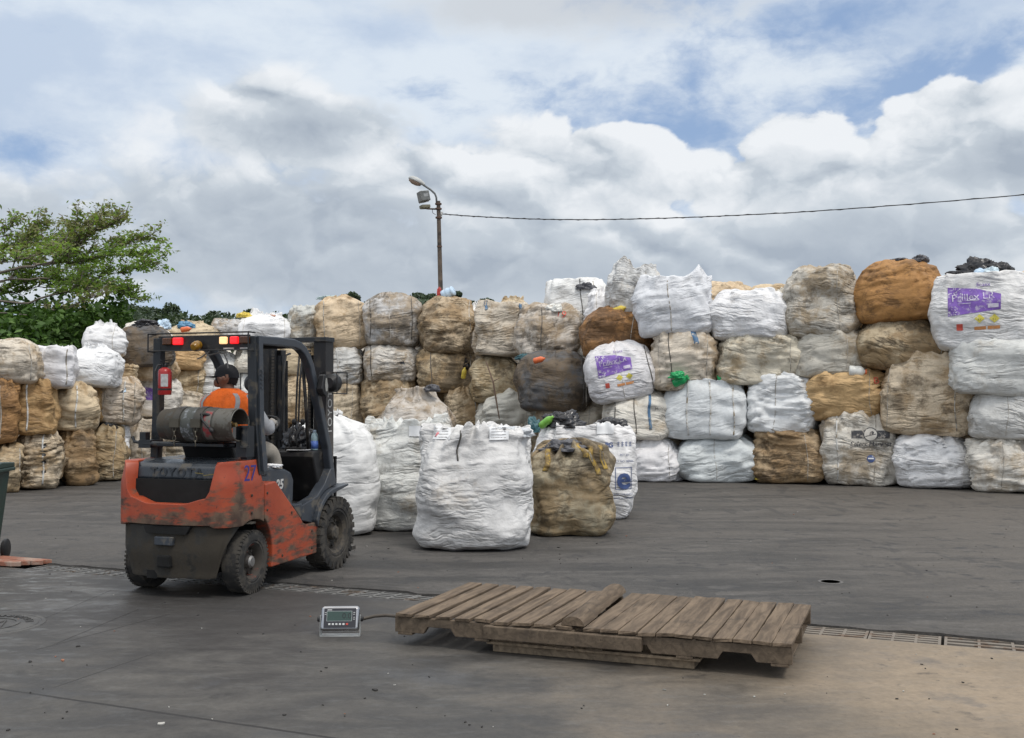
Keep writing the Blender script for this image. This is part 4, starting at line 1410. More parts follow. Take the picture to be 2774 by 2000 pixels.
on(738, 950, (.34, .34, .32), BLACKFILM, 11, 'black film bunched beside the twisted neck of the tall white bag', dd=12.75 - DW(752), name='black_film')
on(1246, 947, (.62, .5, .36), BLACKFILM, 12, 'large black film bundle on top of the navy printed bag', dd=14.3 - DW(1246), name='black_film')
on(1354, 948, (.46, .3, .20), BLACKFILM, 13, 'small black film bundle at the right rim of the navy printed bag', dd=14.3 - DW(1354), name='black_film')
on(1250, 1000, (.66, .5, .22), GREYFILM, 14, 'grey film spread over the top of the brown bag with yellow straps', dd=12.55 - DW(1250), name='grey_film', flat=.15)
on(1305, 1010, (.40, .4, .16), STRAP_Y, 15, 'bunch of yellow webbing on the brown bag', dd=12.6 - DW(1305), cat='webbing', name='webbing_bunch')
on(1030, 968, (.30, .22, .16), CLEARFILM, 16, 'milky film bag at the rim of the biggest loose bag', dd=11.35 - DW(1030), name='milky_film')
on(1085, 966, (.34, .22, .17), CLEARFILM, 17, 'milky film bag in the middle of the rim of the biggest loose bag', dd=11.5 - DW(1085), name='milky_film')
on(1140, 968, (.40, .3, .16), CLEARFILM, 18, 'milky film bag at the right rim of the biggest loose bag', dd=11.4 - DW(1140), name='milky_film')
bottle('bottle', 966 * K, 966 * K, 11.35, .22, .05, PINKPET, (.9, -.2, -.25), 'pink bottle on the rim of the biggest loose bag', REDPET)
on(1182, 958, (.20, .2, .34), TEALFILM, 19, 'teal film between the biggest loose bag and the printed bag', dd=15 - DW(1180), name='teal_film')
bottle('bottle', 1198 * K, 944 * K, 14.2, .24, .05, LIMEPET, (.6, -.5, .5), 'lime green bottle beside the black film on the printed bag')
on(238, 950, (.45, .3, .18), BLACKFILM, 20, 'black rag on the grey brown bag of the left pile', dd=.5, name='black_rag')
on(325, 726, (.55, .4, .28), BLACKFILM, 21, 'black film on top of the black and grey bag', dd=.5, name='black_film')
on(362, 730, (.35, .3, .35), BLUEPET, 22, 'pale blue film at the edge of the off white bag', dd=1.0, name='blue_film')
on(412, 728, (.44, .3, .26), BLUEFILM, 23, 'bright blue film lying above the forklift roof', dd=.4, name='blue_film')
on(434, 728, (.24, .2, .20), BLUEFILM, 24, 'small blue film beside the bigger blue one above the forklift roof', dd=.4, name='blue_film')
bottle('bottle', 402 * K, 731 * K, DW(402) + .2, .24, .06, ORANGEPET, (.9, -.2, .1), 'orange bottle under the bright blue film')
on(540, 704, (.35, .3, .20), YELLOWPET, 25, 'yellow film in the loose white bag above the forklift roof', dd=.5, name='yellow_film')
on(600, 705, (.30, .3, .15), m_plain("salmon_film", (.5, .25, .16), .4), 26, 'salmon film in the loose white bag above the forklift roof', dd=.5, name='salmon_film')
bottle('jar', 981 * K, 656 * K, DW(981) + .75, .30, .13, BLUEPET, (.75, -.3, .35), 'pale blue plastic jar beside the foot of the lamp post', None, 'jar', None, .9)
on(973, 657, (.13, .15, .34), REDPET, 27, 'red rag tied at the foot of the lamp post', dd=.8, cat='rag', name='red_rag')
on(738, 664, (.75, .4, .16), m_plain("pale_teal_film", (.40, .50, .50), .4), 28, 'pale teal film on the tan bag above the mast', dd=.5, name='teal_film')
on(1258, 629, (.36, .3, .15), GREYFILM, 29, 'grey film at the left rim of the red numbered bag', dd=1.5, name='grey_film')
on(1296, 642, (.42, .3, .24), GREYFILM, 30, 'grey film at the right rim of the red numbered bag', dd=1.5, name='grey_film')
on(1230, 692, (.42, .4, .30), MILKPET, 31, 'dull white film ball on the bag with red scrawled marks', dd=.4, name='film_ball')
bottle('bottle', 1360 * K, 690 * K, DW(1360) + .35, .26, .07, YELLOWPET, (.8, -.5, .25), 'yellow bottle on the dark brown and black bag')
on(1345, 690, (.22, .2, .14), GREYFILM, 32, 'dark film beside the yellow bottle', dd=.3, name='dark_film')
on(1085, 788, (.55, .4, .16), GREYFILM, 33, 'dark grey film squeezed between two bags above the dry stick', dd=.1, name='dark_film')
on(1165, 797, (.50, .3, .18), TEALFILM, 34, 'dull teal film on the left shoulder of the blackened bag', dd=-.7, name='teal_film')
bottle('bottle', 1183 * K, 800 * K, DW(1226) - .95, .24, .06, ORANGEPET, (.85, -.4, .2), 'orange bottle on the shoulder of the blackened bag')
bottle('bottle', 1026 * K, 838 * K, DW(1026) - .08, .26, .055, YELLOWPET, (.15, -.35, .9), 'yellow bottle poking from the hole of the brownish bag')
on(958, 868, (.35, .3, .22), GREYFILM, 35, 'dark film on the gathered top of the tall grey beige bag', dd=19.9 - DW(958), name='dark_film')
for x, y, lb in ((1492, 850, 'green bottle at the left rim of the pale bluish bag'), (1590, 840, 'green bottle at the right rim of the pale bluish bag')):
    bottle('bottle', x * K, y * K, DW(1560) + .18, .30, .085, GREENPET, (.75, -.35, .35) if x < 1500 else (.9, -.3, .2), lb, GREENPET, neck=.5)
on(1500, 838, (.30, .12, .20), GREENPET, 36, 'green film caught on the beige bag with blue tape', dd=-.06, name='green_film', crumple=1.5)
bottle('bottle', 1880 * K, 822 * K, DW(1880) + .08, .30, .10, MILKPET, (.95, -.2, -.05), 'milky bottle lying on the tan bag with the red mark', ORANGEPET)
on(2038, 582, (.30, .3, .22), GREYFILM, 37, 'dark film on the rusty bag', dd=.6, name='dark_film')
on(1990, 580, (.40, .3, .10), GREYFILM, 38, 'thin dark film lying flat on the rusty bag', dd=.6, name='dark_film')
on(2170, 612, (.75, .4, .50), BLACKFILM, 39, 'big black bag standing on the violet printed bag at the right edge', dd=.5, cat='plastic bag', name='black_bag')
on(2212, 604, (.50, .4, .24), BLACKFILM, 40, 'small black bag right of the big black bag', dd=.5, cat='plastic bag', name='black_bag')
on(2118, 610, (.36, .3, .14), BLACKFILM, 41, 'flat black film left of the big black bag', dd=.4, name='black_film')
on(2176, 610, (.30, .25, .20), BLUEPET, 42, 'pale blue bottle bundle in front of the big black bag', dd=.3, cat='bottles', name='bottle_bundle', crumple=.5)
on(2198, 606, (.28, .25, .20), CLEARPET, 43, 'clear bottle bundle right of the pale blue one', dd=.3, cat='bottles', name='bottle_bundle', crumple=.5)
on(2090, 706, (.20, .2, .22), TEALFILM, 44, 'teal film between the rusty bag and the violet printed bag', dd=.3, name='teal_film')
on(1686, 1062, (.25, .3, .22), YELLOWPET, 45, 'mustard film on the ground between white and brown bags', dd=.25, name='mustard_film')
gp = ground_at(885, 1478)
tag(blob_mesh('white_film', gp, (.42, .22, .10), 71, CLEARFILM, rz=.6, flat=.15), 'crumpled white film on the ground in front of the forklift front tyre', 'plastic scrap')
b = MB()
p0, p1_, p2_, p3_ = at(1076 * K, 800 * K, 23.1), at(1092 * K, 845 * K, 22.9), at(1098 * K, 880 * K, 22.9), at(1106 * K, 928 * K, 22.9)
b.tube([p0, p1_, p2_, p3_], [.012, .018, .02, .012], 6)
b.tube([p1_, at(1106 * K, 838 * K, 22.9)], [.012, .006], 5)
tag(b.build('stick', BROWNSTICK), 'dry branch hanging over the gathered tan bag', 'branch')

# ------------------------------------------------------------------ forklift (local x forward, y left, z up; origin under the rear axle)
FK_AZ = math.radians(19.0)
FK_O = Vector((-2.618, 8.896, 0))
FK = empty('forklift', FK_O, math.pi / 2 - FK_AZ, 'worn orange and dark grey forklift seen from behind with lit red roof lamps', 'forklift')
FKM = Matrix.Translation(FK_O) @ Matrix.Rotation(math.pi / 2 - FK_AZ, 4, 'Z')


def m_orange():
    m, g = new_mat("worn_orange_paint")
    co = g.n('ShaderNodeTexCoord').outputs['Object']
    x, y, z = g.xyz(co)
    n = g.noise(co, 3.0, 6, 0.6)
    c = g.mix(g.ss(n, .3, .7), (0.30, 0.048, 0.019), (0.385, 0.073, 0.029))
    # grime that clings to the lower half, in ragged horizontal smears
    sm = g.noise(g.v('MULTIPLY', co, (2.2, 2.2, 7.0)), 1.6, 10, 0.70)
    hgt = g.ss(z, .50, .95, .56, .05, 'LINEAR')
    hgt = g.mul(hgt, g.ss(x, .12, .26, 1.0, .62))
    hgt = g.add(hgt, g.mul(g.ss(g.m('ABSOLUTE', g.add(x, .17)), .0, .13, 1.0, 0.0), g.ss(y, -.40, -.52, 0.0, .30)))
    gf = g.ss(g.add(sm, g.mul(hgt, .62)), .64, .80)
    gc = g.mix(g.ss(g.noise(co, 9.0, 6, .6), .35, .65), (0.040, 0.036, 0.028), (0.115, 0.090, 0.062))
    c = g.mix(g.mul(gf, .92), c, gc)
    # thin scrapes down to bare metal and dark chips
    sc = g.noise(g.v('MULTIPLY', co, (5.0, 5.0, 34.0)), 1.7, 6, .7)
    c = g.mix(g.ss(sc, .68, .73, 0, .75), c, (0.34, 0.27, 0.21))
    ch = g.noise(co, 17.0, 6, .7)
    c = g.mix(g.ss(ch, .64, .70, 0, .8), c, (0.035, 0.022, 0.018))
    nm = g.bump(g.add(g.mul(sm, .5), g.mul(ch, .25)), .25, .008)
    r = g.mix(gf, g.comb(.42, .42, .42), g.comb(.85, .85, .85))
    g.bsdf(c, r, nm, 0, .45)
    return m


ORANGE = m_orange()
GRIME = m_plain("grimy_counterweight", (0.030, 0.027, 0.022), .68, var=.4, bump=.3, dirt=(0.040, 0.033, 0.024), dirt_amt=.65, dscale=4)
FGREY = m_plain("slate_grey_paint", (0.036, 0.043, 0.054), .42, var=.18, dirt=(0.11, 0.10, 0.085), dirt_amt=.25, dscale=5)
FHOOD = m_plain("glossy_hood_paint", (0.028, 0.034, 0.042), .26, var=.2, dirt=(0.09, 0.082, 0.07), dirt_amt=.2, dscale=6)
FDARK = m_plain("dark_slate_paint", (0.012, 0.015, 0.019), .45, var=.25, dirt=(0.07, 0.062, 0.05), dirt_amt=.3, dscale=6)
FBLACK = m_plain("black_paint", (0.010, 0.010, 0.011), .5, var=.3, dirt=(0.05, 0.045, 0.038), dirt_amt=.3, dscale=6)
PIT = m_plain("recess_shade_black", (0.004, 0.004, 0.004), .9)  # near-black colour paints the shade of hollows onto solid blocks
RUBBER = m_plain("tyre_rubber", (0.020, 0.019, 0.018), .85, var=.3, bump=.4, dirt=(0.055, 0.049, 0.041), dirt_amt=.6, dscale=7)
RIM = m_plain("dirty_rim", (0.036, 0.032, 0.028), .75, var=.35, dirt=(0.085, 0.072, 0.056), dirt_amt=.55, dscale=9)
RIMRED = m_plain("rusty_rim", (0.16, 0.035, 0.02), .7, var=.3, dirt=(0.05, 0.042, 0.035), dirt_amt=.9, dscale=9)
STEEL = m_plain("bare_steel", (0.28, 0.27, 0.26), .4, .8, var=.2)
DECAL = m_plain("pale_decal", (0.48, 0.48, 0.46), .6)


def wheel(name, x, y, r, w, side, rim, hub, lugs):
    """side -1: outer face towards -y. tyre with tread lugs, dished rim, bolts, hub"""
    t = empty(name)
    t.parent = FK
    t.location = (x, y, r)
    M = Matrix.Rotation(math.pi / 2, 4, 'X') if side < 0 else Matrix.Rotation(-math.pi / 2, 4, 'X')
    ri = r * .56
    b = MB()
    b.lathe([(ri, -w * .42), (ri * 1.10, -w * .49), (r * .86, -w * .50), (r * .97, -w * .42), (r * .985, 0), (r * .97, w * .42), (r * .86, w * .50), (ri * 1.22, w * .495), (ri * 1.18, w * .46), (ri * 1.08, w * .47), (ri, w * .40)], 56, M, caps=False)
    if lugs:
        n = 26
        for i in range(n):
            for sd in (-1, 1):
                a = 2 * math.pi * (i + (.5 if sd > 0 else 0)) / n
                dz = math.pi * 2 * r / n * .56
                R = M @ Matrix.Rotation(a, 4, 'Z')
                h0 = sd * w * .02
                h1 = sd * w * .50
                lo, hi = min(h0, h1), max(h0, h1)
                b.box((r * .93, -dz / 2, lo), (r * 1.0, dz / 2, hi), R)
                e0, e1 = sd * w * .44, sd * w * .515
                b.box((r * .80, -dz / 2, min(e0, e1)), (r * .985, dz / 2, max(e0, e1)), R)
    else:
        n = 46
        for i in range(n):
            a = 2 * math.pi * i / n
            R = M @ Matrix.Rotation(a, 4, 'Z')
            b.box((r * .90, -.010, w * .34), (r * .994, .008, w * .475), R)
    b.build('tyre', RUBBER, t, auto=35)
    b = MB()
    b.lathe([(0, w * .06), (ri * .46, w * .06), (ri * .52, w * .14), (ri * .80, w * .02), (ri * .86, w * .30), (ri * 1.0, w * .42), (ri * 1.03, w * .38), (ri * 1.0, -w * .3)], 40, M, caps=False)
    o = b.build('rim', rim, t, auto=35)
    b = MB()
    for i in range(8):
        a = 2 * math.pi * i / 8 + .2
        b.lathe([(.013, w * .04), (.013, w * .17), (0, w * .17)], 6, M @ Matrix.Translation((ri * .66 * math.cos(a), ri * .66 * math.sin(a), 0)))
    b.build('wheel_bolts', rim, o)
    b = MB()
    b.lathe([(ri * .36, 0), (ri * .34, w * .34), (ri * .25, w * .42), (0, w * .43)], 24, M)
    b.build('hub', hub, t, auto=35)
    return t


RW_X, FW_X = 0.02, 1.37
wheel('rear_wheel', RW_X, -.460, .258, .165, -1, RIMRED, STEEL, False).rotation_euler = (0, 0, math.radians(4))
wheel('rear_wheel', RW_X, .460, .258, .165, 1, RIM, STEEL, False).rotation_euler = (0, 0, math.radians(4))
wheel('front_wheel', FW_X, -.490, .335, .185, -1, RIM, RIM, True)
wheel('front_wheel', FW_X, .490, .335, .185, 1, RIM, RIM, True)


# ---- counterweight: one skin following the plan outline, its top and bottom edges vary along it
def plan(rear, corner, half, front, n=8):
    """outline from right front, round the rear, to left front: [(x,y)]"""
    pts = [(front, -half)]
    for x in np.linspace(front, -.2, 26)[1:]:
        pts.append((x, -half - 0.0))
    # corner chamfer-curve to the rear face
    c0, c1, c2 = (-.2, -half), (corner, -half + .03), (rear + .045, -half + .19)
    for t in np.linspace(0, 1, 9)[1:]:
        pts.append(((1 - t) ** 2 * c0[0] + 2 * t * (1 - t) * c1[0] + t * t * c2[0], (1 - t) ** 2 * c0[1] + 2 * t * (1 - t) * c1[1] + t * t * c2[1]))
    for y in np.linspace(c2[1], 0, 26)[1:]:
        pts.append((rear + .045 * (abs(y) / abs(c2[1])) ** 2, y))
    return pts + [(x, -y) for x, y in pts[-2::-1]]


def skin(name, pts, zlo, zhi, mat, thick, nz=18, shape=None, flip=1):
    vs, fs = [], []
    for i, (x, y) in enumerate(pts):
        a, b_ = zlo(x, y), zhi(x, y)
        for k in range(nz + 1):
            z = a + (b_ - a) * k / nz
            p = Vector((x, y, z))
            if shape: p = shape(p)
            vs.append(p)
    for i in range(len(pts) - 1):
        for k in range(nz):
            q = i * (nz + 1) + k
            fs.append((q, q + 1, q + nz + 2, q + nz + 1))
    b = MB()
    b._add(vs, fs)
    o = b.build(name, mat, FK, smooth=True)
    if sum(p.normal.dot(p.center - Vector((.1, 0, p.center.z))) * p.area for p in o.data.polygons) < 0:
        o.data.flip_normals()        # normals must point out
    md = o.modifiers.new("thickness", 'SOLIDIFY')
    md.thickness = thick
    md.offset = -1
    md2 = o.modifiers.new("bevel", 'BEVEL')
    md2.width = .008
    md2.segments = 2
    md2.limit_method = 'ANGLE'
    md2.angle_limit = math.radians(50)
    return o


def ssf(x, a, b):
    t = min(max((x - a) / (b - a), 0), 1)
    return t * t * (3 - 2 * t)


def cw_top(x, y):
    if x > -.20:                                     # right/left flank: horn, then the lower shelf
        return .885 + .195 * ssf(x, .155, .105) + .003
    ay = abs(y)
    u = .752 + .045 * ssf(ay, .15, .36) + .285 * ssf(ay, .355, .475)
    return min(u, 1.083 - .0)


def cw_bot(x, y):
    d2 = .345 ** 2 - (x - RW_X) ** 2
    arch = RW_X * 0 + .258 + math.sqrt(d2) if d2 > 0 and abs(y) > .40 else 0
    return max(.585 - .018 * ssf(abs(y), .0, .54), arch if x > -.32 else 0, .0) if abs(y) > .40 else .585


def cw_shape(p):
    # the flank leans in a little above the shelf
    k = ssf(p.z, .88, 1.08)
    p.y *= 1 - .055 * k
    p.x += .012 * k if p.x < -.25 else 0
    return p


skin('counterweight', plan(-.425, -.385, .542, .171), cw_bot, cw_top, ORANGE, .105, 22, cw_shape)


def lw_bot(x, y):
    ay = abs(y)
    if ay > .40 and x > -.36:
        d2 = .335 ** 2 - (x - RW_X) ** 2
        return max(.165, .258 + math.sqrt(d2) if d2 > 0 else 0) if x > -.315 else .165 + .0
    return .160


def lw_shape(p):
    k = ssf(p.z, .40, .16)
    p.y *= 1 - .10 * k
    if p.x < -.2: p.x += .03 * k
    return p


lp = [q for q in plan(-.400, -.36, .505, .171) if q[0] < -.02]
skin('lower_counterweight', lp, lw_bot, lambda x, y: .575, GRIME, .08, 16, lw_shape)
# recesses and fittings in the lower rear face
b = MB()
b.box((-.418, -.055, .245), (-.36, .070, .345))
b.build('towing_pocket', PIT, FK, bevel=.014)
b = MB()
b.prism([(.20, .578), (-.24, .578), (-.20, .515), (.17, .515)], 0, -.416, -.37)
b.build('exhaust_recess', PIT, FK)
b = MB()
b.box((-.428, -.085, .425), (-.39, .085, .492))
b.build('tow_bracket', FGREY, FK, bevel=.006)
b = MB()
b.box((-.365, .10, .150), (-.30, .20, .215))
b.build('exhaust_notch', PIT, FK)
b = MB()
b.box((-.30, -.31, .18), (.10, .31, .58))
b.build('counterweight_core', PIT, FK)
b = MB()
b.tube([(RW_X, -.42, .258), (RW_X, .42, .258)], .05, 12)
b.box((RW_X - .10, -.30, .20), (RW_X + .10, .30, .33))
b.build('steer_axle', FBLACK, FK)

for x, z in ((.21, .80), (.21, .66), (-.02, .80), (-.02, .66), (.60, .60), (.95, .40), (.95, .25), (.45, .25)):
    b = MB()
    b.lathe([(.012, 0), (.012, .006), (.007, .009), (0, .009)], 6, axis_m((x, -.545, z), (0, -1, 0)))
    b.build('panel_bolt', GRIME, FK)
# ---- radiator opening and hood
b = MB()
b.box((-.285, -.415, .745), (-.05, .415, .935))
b.build('radiator_recess', PIT, FK)
b = MB()
b.prism([(-.250, .925), (-.268, .945), (-.258, 1.03), (-.225, 1.060), (-.10, 1.085), (.40, 1.090), (.40, .93), (-.20, .925)], 1, -.435, .435)
hood = b.build('hood', FHOOD, FK, bevel=.022, seg=3)
M = Matrix(((0, 0, -1, -.264), (-1, 0, 0, .0), (0, 1, 0, .985), (0, 0, 0, 1)))
place_text("TOYOTA", .105, M, 'embossed_lettering', FHOOD, hood, extrude=.005, spacing=1.25, bold=.002)
b = MB()
for i, (y, z, l, a) in enumerate(((-.22, .985, .08, 5), (-.31, .975, .10, -8), (.12, 1.0, .06, 80))):
    c, s = math.cos(math.radians(a)), math.sin(math.radians(a))
    b._add([(-.2715, y - c * l / 2, z - s * l / 2), (-.2715, y + c * l / 2, z + s * l / 2), (-.2715, y + c * l / 2, z + s * l / 2 + .006), (-.2715, y - c * l / 2, z - s * l / 2 + .006)], [(0, 1, 2, 3)])
b.build('paint_scrape', m_plain("ochre_scrape", (.20, .16, .05), .7), hood)
# fleet number painted by hand on the right horn
def on_flank(s, size, x, z, y, mat, name, parent=FK, rot=0.0, **kw):
    """lettering on a face that looks to -y (right side)"""
    M = Matrix.Translation((x, y, z)) @ Matrix(((1, 0, 0, 0), (0, 0, -1, 0), (0, 1, 0, 0), (0, 0, 0, 1))).to_4x4()
    M = M @ Matrix.Rotation(math.radians(rot), 4, 'Z')
    return place_text(s, size, M, name, mat, parent, **kw)


on_flank("27", .185, -.035, .975, -.5385, m_plain("blue_paint", (.035, .03, .20), .6), 'fleet_number', extrude=.001, spacing=.95, rot=-2).data.transform(Matrix.Rotation(0, 4, 'X'))

# ---- frame flank: orange side plates behind the front wheels
side_poly = [(.178, .878), (.345, .888), (.40, .84), (.754, .537), (.80, .490), (.864, .465), (1.060, .470), (1.040, .192), (.286, .176), (.300, .26), (.295, .36), (.262, .47), (.205, .565), (.178, .592)]
for sy in (-1, 1):
    b = MB()
    b.prism([(x, z) for x, z in side_poly], 1, min(sy * .547, sy * .42), max(sy * .547, sy * .42))
    b.build('frame_side', ORANGE, FK, bevel=.010)
b = MB()
b.box((.20, -.42, .20), (1.75, .42, .60))
b.build('chassis', FBLACK, FK)
# ---- engine cover and side with the model figure
b = MB()
b.prism([(.30, .60), (.30, .97), (.40, 1.0), (.70, .965), (.80, .93), (.845, .86), (.835, .69), (.80, .60)], 1, -.425, .425)
b.build('engine_cover', FGREY, FK, bevel=.02, seg=3)
on_flank("25", .115, .60, .835, -.4275, DECAL, 'model_figure', extrude=.001, bold=.004, shear=.12)
# ---- step, floor and front fender
b = MB()
b.box((.80, -.47, .58), (1.30, .47, .625))
b.build('floor_plate', FBLACK, FK)
b = MB()
b.prism([(.62, .665), (.80, .66), (.80, .56), (.79, .52), (.745, .56)], 1, -.535, -.43)
b.prism([(.62, .665), (.80, .66), (.80, .56), (.79, .52), (.745, .56)], 1, .43, .535)
b.build('step', FGREY, FK, bevel=.01)
for sy in (-1, 1):
    arc = [(FW_X + .40 * math.cos(a), .335 + .42 * math.sin(a)) for a in np.linspace(math.radians(158), math.radians(96), 12)]
    inner = [(FW_X + .36 * math.cos(a), .335 + .375 * math.sin(a)) for a in np.linspace(math.radians(96), math.radians(166), 12)]
    b = MB()
    lo, hi = min(sy * .40, sy * .575), max(sy * .40, sy * .575)
    b.prism(arc + [(1.60, .775), (1.60, .755)] + inner, 1, lo, hi)
    sill = [(.80, .505), (.80, .64), (.90, .66), (1.08, .70), (1.22, .80), (1.33, .93), (1.40, .93), (1.40, .775)] + [(FW_X + .405 * math.cos(a), .335 + .425 * math.sin(a)) for a in np.linspace(math.radians(100), math.radians(162), 10)] + [(.95, .475)]
    b.prism(sill, 1, min(sy * .43, sy * .53), max(sy * .43, sy * .53))
    b.build('front_fender', FGREY, FK, bevel=.008)
# ---- cowl and dashboard
b = MB()
b.prism([(1.30, .62), (1.12, 1.05), (1.13, 1.10), (1.42, 1.105), (1.46, .62)], 1, -.455, .455)
b.build('dashboard', FBLACK, FK, bevel=.02, seg=3)

# ---- overhead guard
for sy in (1, -1):
    b = MB()
    b.sweep([(.135, sy * .505, .96), (.12, sy * .475, 1.40), (.115, sy * .462, 2.10)], .075, .070, (0, 1, 0))
    go = b.build('rear_post', FDARK, FK, bevel=.006)
    b = MB()
    b.sweep([(.165, sy * .550, .985), (.155, sy * .520, 1.40), (.150, sy * .506, 2.10)], .018, .060, (0, 1, 0))
    if sy > 0:
        b.build('post_channel', FGREY, go)
for k in range(5):
    b.box((.138, -.532, 1.665 + k * .035), (.166, -.500, 1.682 + k * .035))
b.build('post_channel', FGREY, go)
prof = [(.14, 2.105), (.45, 2.108), (.72, 2.104), (.82, 2.085), (.90, 2.045), (.965, 1.985), (1.02, 1.91), (1.06, 1.82), (1.19, 1.55), (1.33, 1.16), (1.41, .80)]
for sy in (-1, 1):
    b = MB()
    b.sweep([(x, sy * (.47 + .02 * ssf(z, 1.6, .8)), z - .035) for x, z in prof], .075, .075, (0, 1, 0))
    fp = b.build('front_post', FGREY, FK, bevel=.012)
b = MB()
for k in range(7):
    x = .24 + k * .105
    b.box((x, -.44, 2.062), (x + .035, .44, 2.098))
b.box((.10, -.46, 2.058), (.165, .46, 2.105))
b.box((.80, -.44, 2.03), (.86, .44, 2.075))
b.build('roof_bars', FBLACK, FK)
b = MB()
b.box((.085, -.45, 1.985), (.10, .45, 2.115))
b.build('lamp_board', FBLACK, FK, bevel=.004)
# pale bars paint in slots of light along the board's lower edge
b = MB()
for y0, y1 in ((-.44, -.36), (-.30, -.20)):
    b.tube([(.084, y0, 2.0), (.084, y1, 2.0)], .008, 6)
b.build('painted_light_slots', DECAL, FK)
# wire guard round the lamps
b = MB()
for y in (-.49, .49):
    b.tube([(.0, y, 2.13), (.0, y, 1.98)], .007, 6)
    b.tube([(.0, y, 2.13), (.10, y, 2.13)], .007, 6)
    b.tube([(.0, y, 1.98), (.10, y, 1.98)], .007, 6)
b.tube([(.0, -.49, 2.13), (.0, .49, 2.13)], .007, 6)
b.tube([(.0, -.49, 1.985), (.0, .49, 1.985)], .005, 6)
b.build('lamp_guard', FBLACK, FK)


def lens(name, col, e, z=.5):
    m, g = new_mat(name)
    co = g.n('ShaderNodeTexCoord').outputs['Object']
    n = g.noise(co, 28.0, 3, .5)
    nd = g.bsdf(g.v('SCALE', g.mix(0.0, col, col), s=g.ss(n, .3, .7, .7, 1.2, 'LINEAR')), .25, None, 0, .5, emis=(*col, 1) if e else None, estr=e)
    return m


AMBER = lens("amber_lens", (.085, .026, .004), 0)
REDLIT = lens("lit_red_lens", (.85, .015, .02), 1.1)
WHITELIT = lens("lit_white_lens", (1.0, .60, .28), 1.05)
for nm, y0, y1, mt, lb in (('turn_lamp', .30, .39, AMBER, None), ('brake_lamp', .195, .285, REDLIT, 'lit red lamp'), ('reversing_lamp', -.240, -.175, WHITELIT, 'lit white lamp'),
                           ('brake_lamp', -.350, -.278, REDLIT, 'lit red lamp'), ('turn_lamp', -.455, -.37, AMBER, None)):
    b = MB()
    b.box((.05, y0, 2.038), (.085, y1, 2.098))
    o = b.build(nm, mt, FK, bevel=.008)
    if lb: o['label'] = lb
b = MB()
b.lathe([(.0, .0), (.038, .0), (.042, .025), (.039, .06), (.026, .08), (0, .085)], 20, axis_m((.06, .03, 2.035), (-.75, .0, -.25)))
b.build('beacon', lens("amber_beacon", (.26, .13, .01), 0), FK, smooth=True, auto=40)
# cable that trails from the lamps
b = MB()
b.tube([(.10, .0, 1.99), (.12, -.03, 1.95), (.15, -.10, 1.97), (.15, -.16, 1.96), (.15, -.19, 1.90), (.15, -.20, 1.84)], .006, 6)
b.tube([(.10, -.05, 1.98), (.12, .05, 1.93), (.13, .09, 1.92)], .006, 6)
b.build('lamp_cable', m_plain("grey_cable", (.22, .21, .2), .6), FK)

# ---- mast
b = MB()
for sy in (-1, 1):
    b.box((1.50, min(sy * .375, sy * .245), .10), (1.66, max(sy * .375, sy * .245), 2.13))
    b.box((1.665, min(sy * .30, sy * .21), .12), (1.76, max(sy * .30, sy * .21), 2.06))
mast = b.build('mast', FBLACK, FK, bevel=.006)
b = MB()
b.box((1.47, -.395, 2.125), (1.64, .395, 2.168))
b.build('top_crossbar', FDARK, mast, bevel=.004)
for z in (.42, 1.18):
    b = MB()
    b.box((1.55, -.24, z), (1.62, .24, z + .08))
    b.build('mast_crossbar', FBLACK, mast)
b = MB()
for y in (-.20, .20):
    for k in range(56):
        b.box((1.495, y - .012, .30 + k * .032), (1.512, y + .012, .322 + k * .032))
b.build('lift_chain', m_plain("oily_chain", (.07, .062, .052), .5, .5), mast)
b = MB()
for y in (-.17, .17):
    b.tube([(1.58, y, .15), (1.58, y, 2.0)], .028, 12)
b.tube([(1.60, .10, .3), (1.60, .11, 1.95)], .014, 8)
b.build('lift_cylinder', FDARK, mast, smooth=True, auto=40)
b = MB()
b.box((1.508, -.3775, .70), (1.655, -.376, 1.84))
b.build('mast_decal', m_plain("brown_grey_decal", (.075, .066, .060), .6, dirt=(.03, .028, .026), dirt_amt=.3, dscale=5), mast)
on_flank("TOYOTA", .115, 1.585, 1.49, -.3785, DECAL, 'mast_lettering', mast, rot=90, extrude=.0008, spacing=1.12)
b = MB()
for k, y in enumerate((-.11, -.08, .07)):
    b.tube([(1.49, y, 1.02), (1.47, y + .01, 1.3), (1.48, y, 1.75), (1.52, y, 2.0), (1.60, y, 2.02)], .011, 6)
b.build('hydraulic_hoses', FBLACK, mast, smooth=True)
# carriage, backrest and forks
b = MB()
b.box((1.765, -.40, .18), (1.80, .40, .28))
b.box((1.765, -.40, .52), (1.80, .40, .60))
for k in range(5):
    y = -.33 + k * .165
    b.box((1.768, y - .012, .60), (1.79, y + .012, 1.02))
b.box((1.768, -.345, .99), (1.79, .345, 1.02))
b.build('load_carriage', FBLACK, FK)
for y in (-.28, .28):
    b = MB()
    b.box((1.80, y - .06, .06), (1.845, y + .06, .60))
    b.box((1.80, y - .06, .06), (2.20, y + .06, .10))
    b.build('fork', m_plain("worn_steel", (.12, .11, .10), .5, .6), FK)
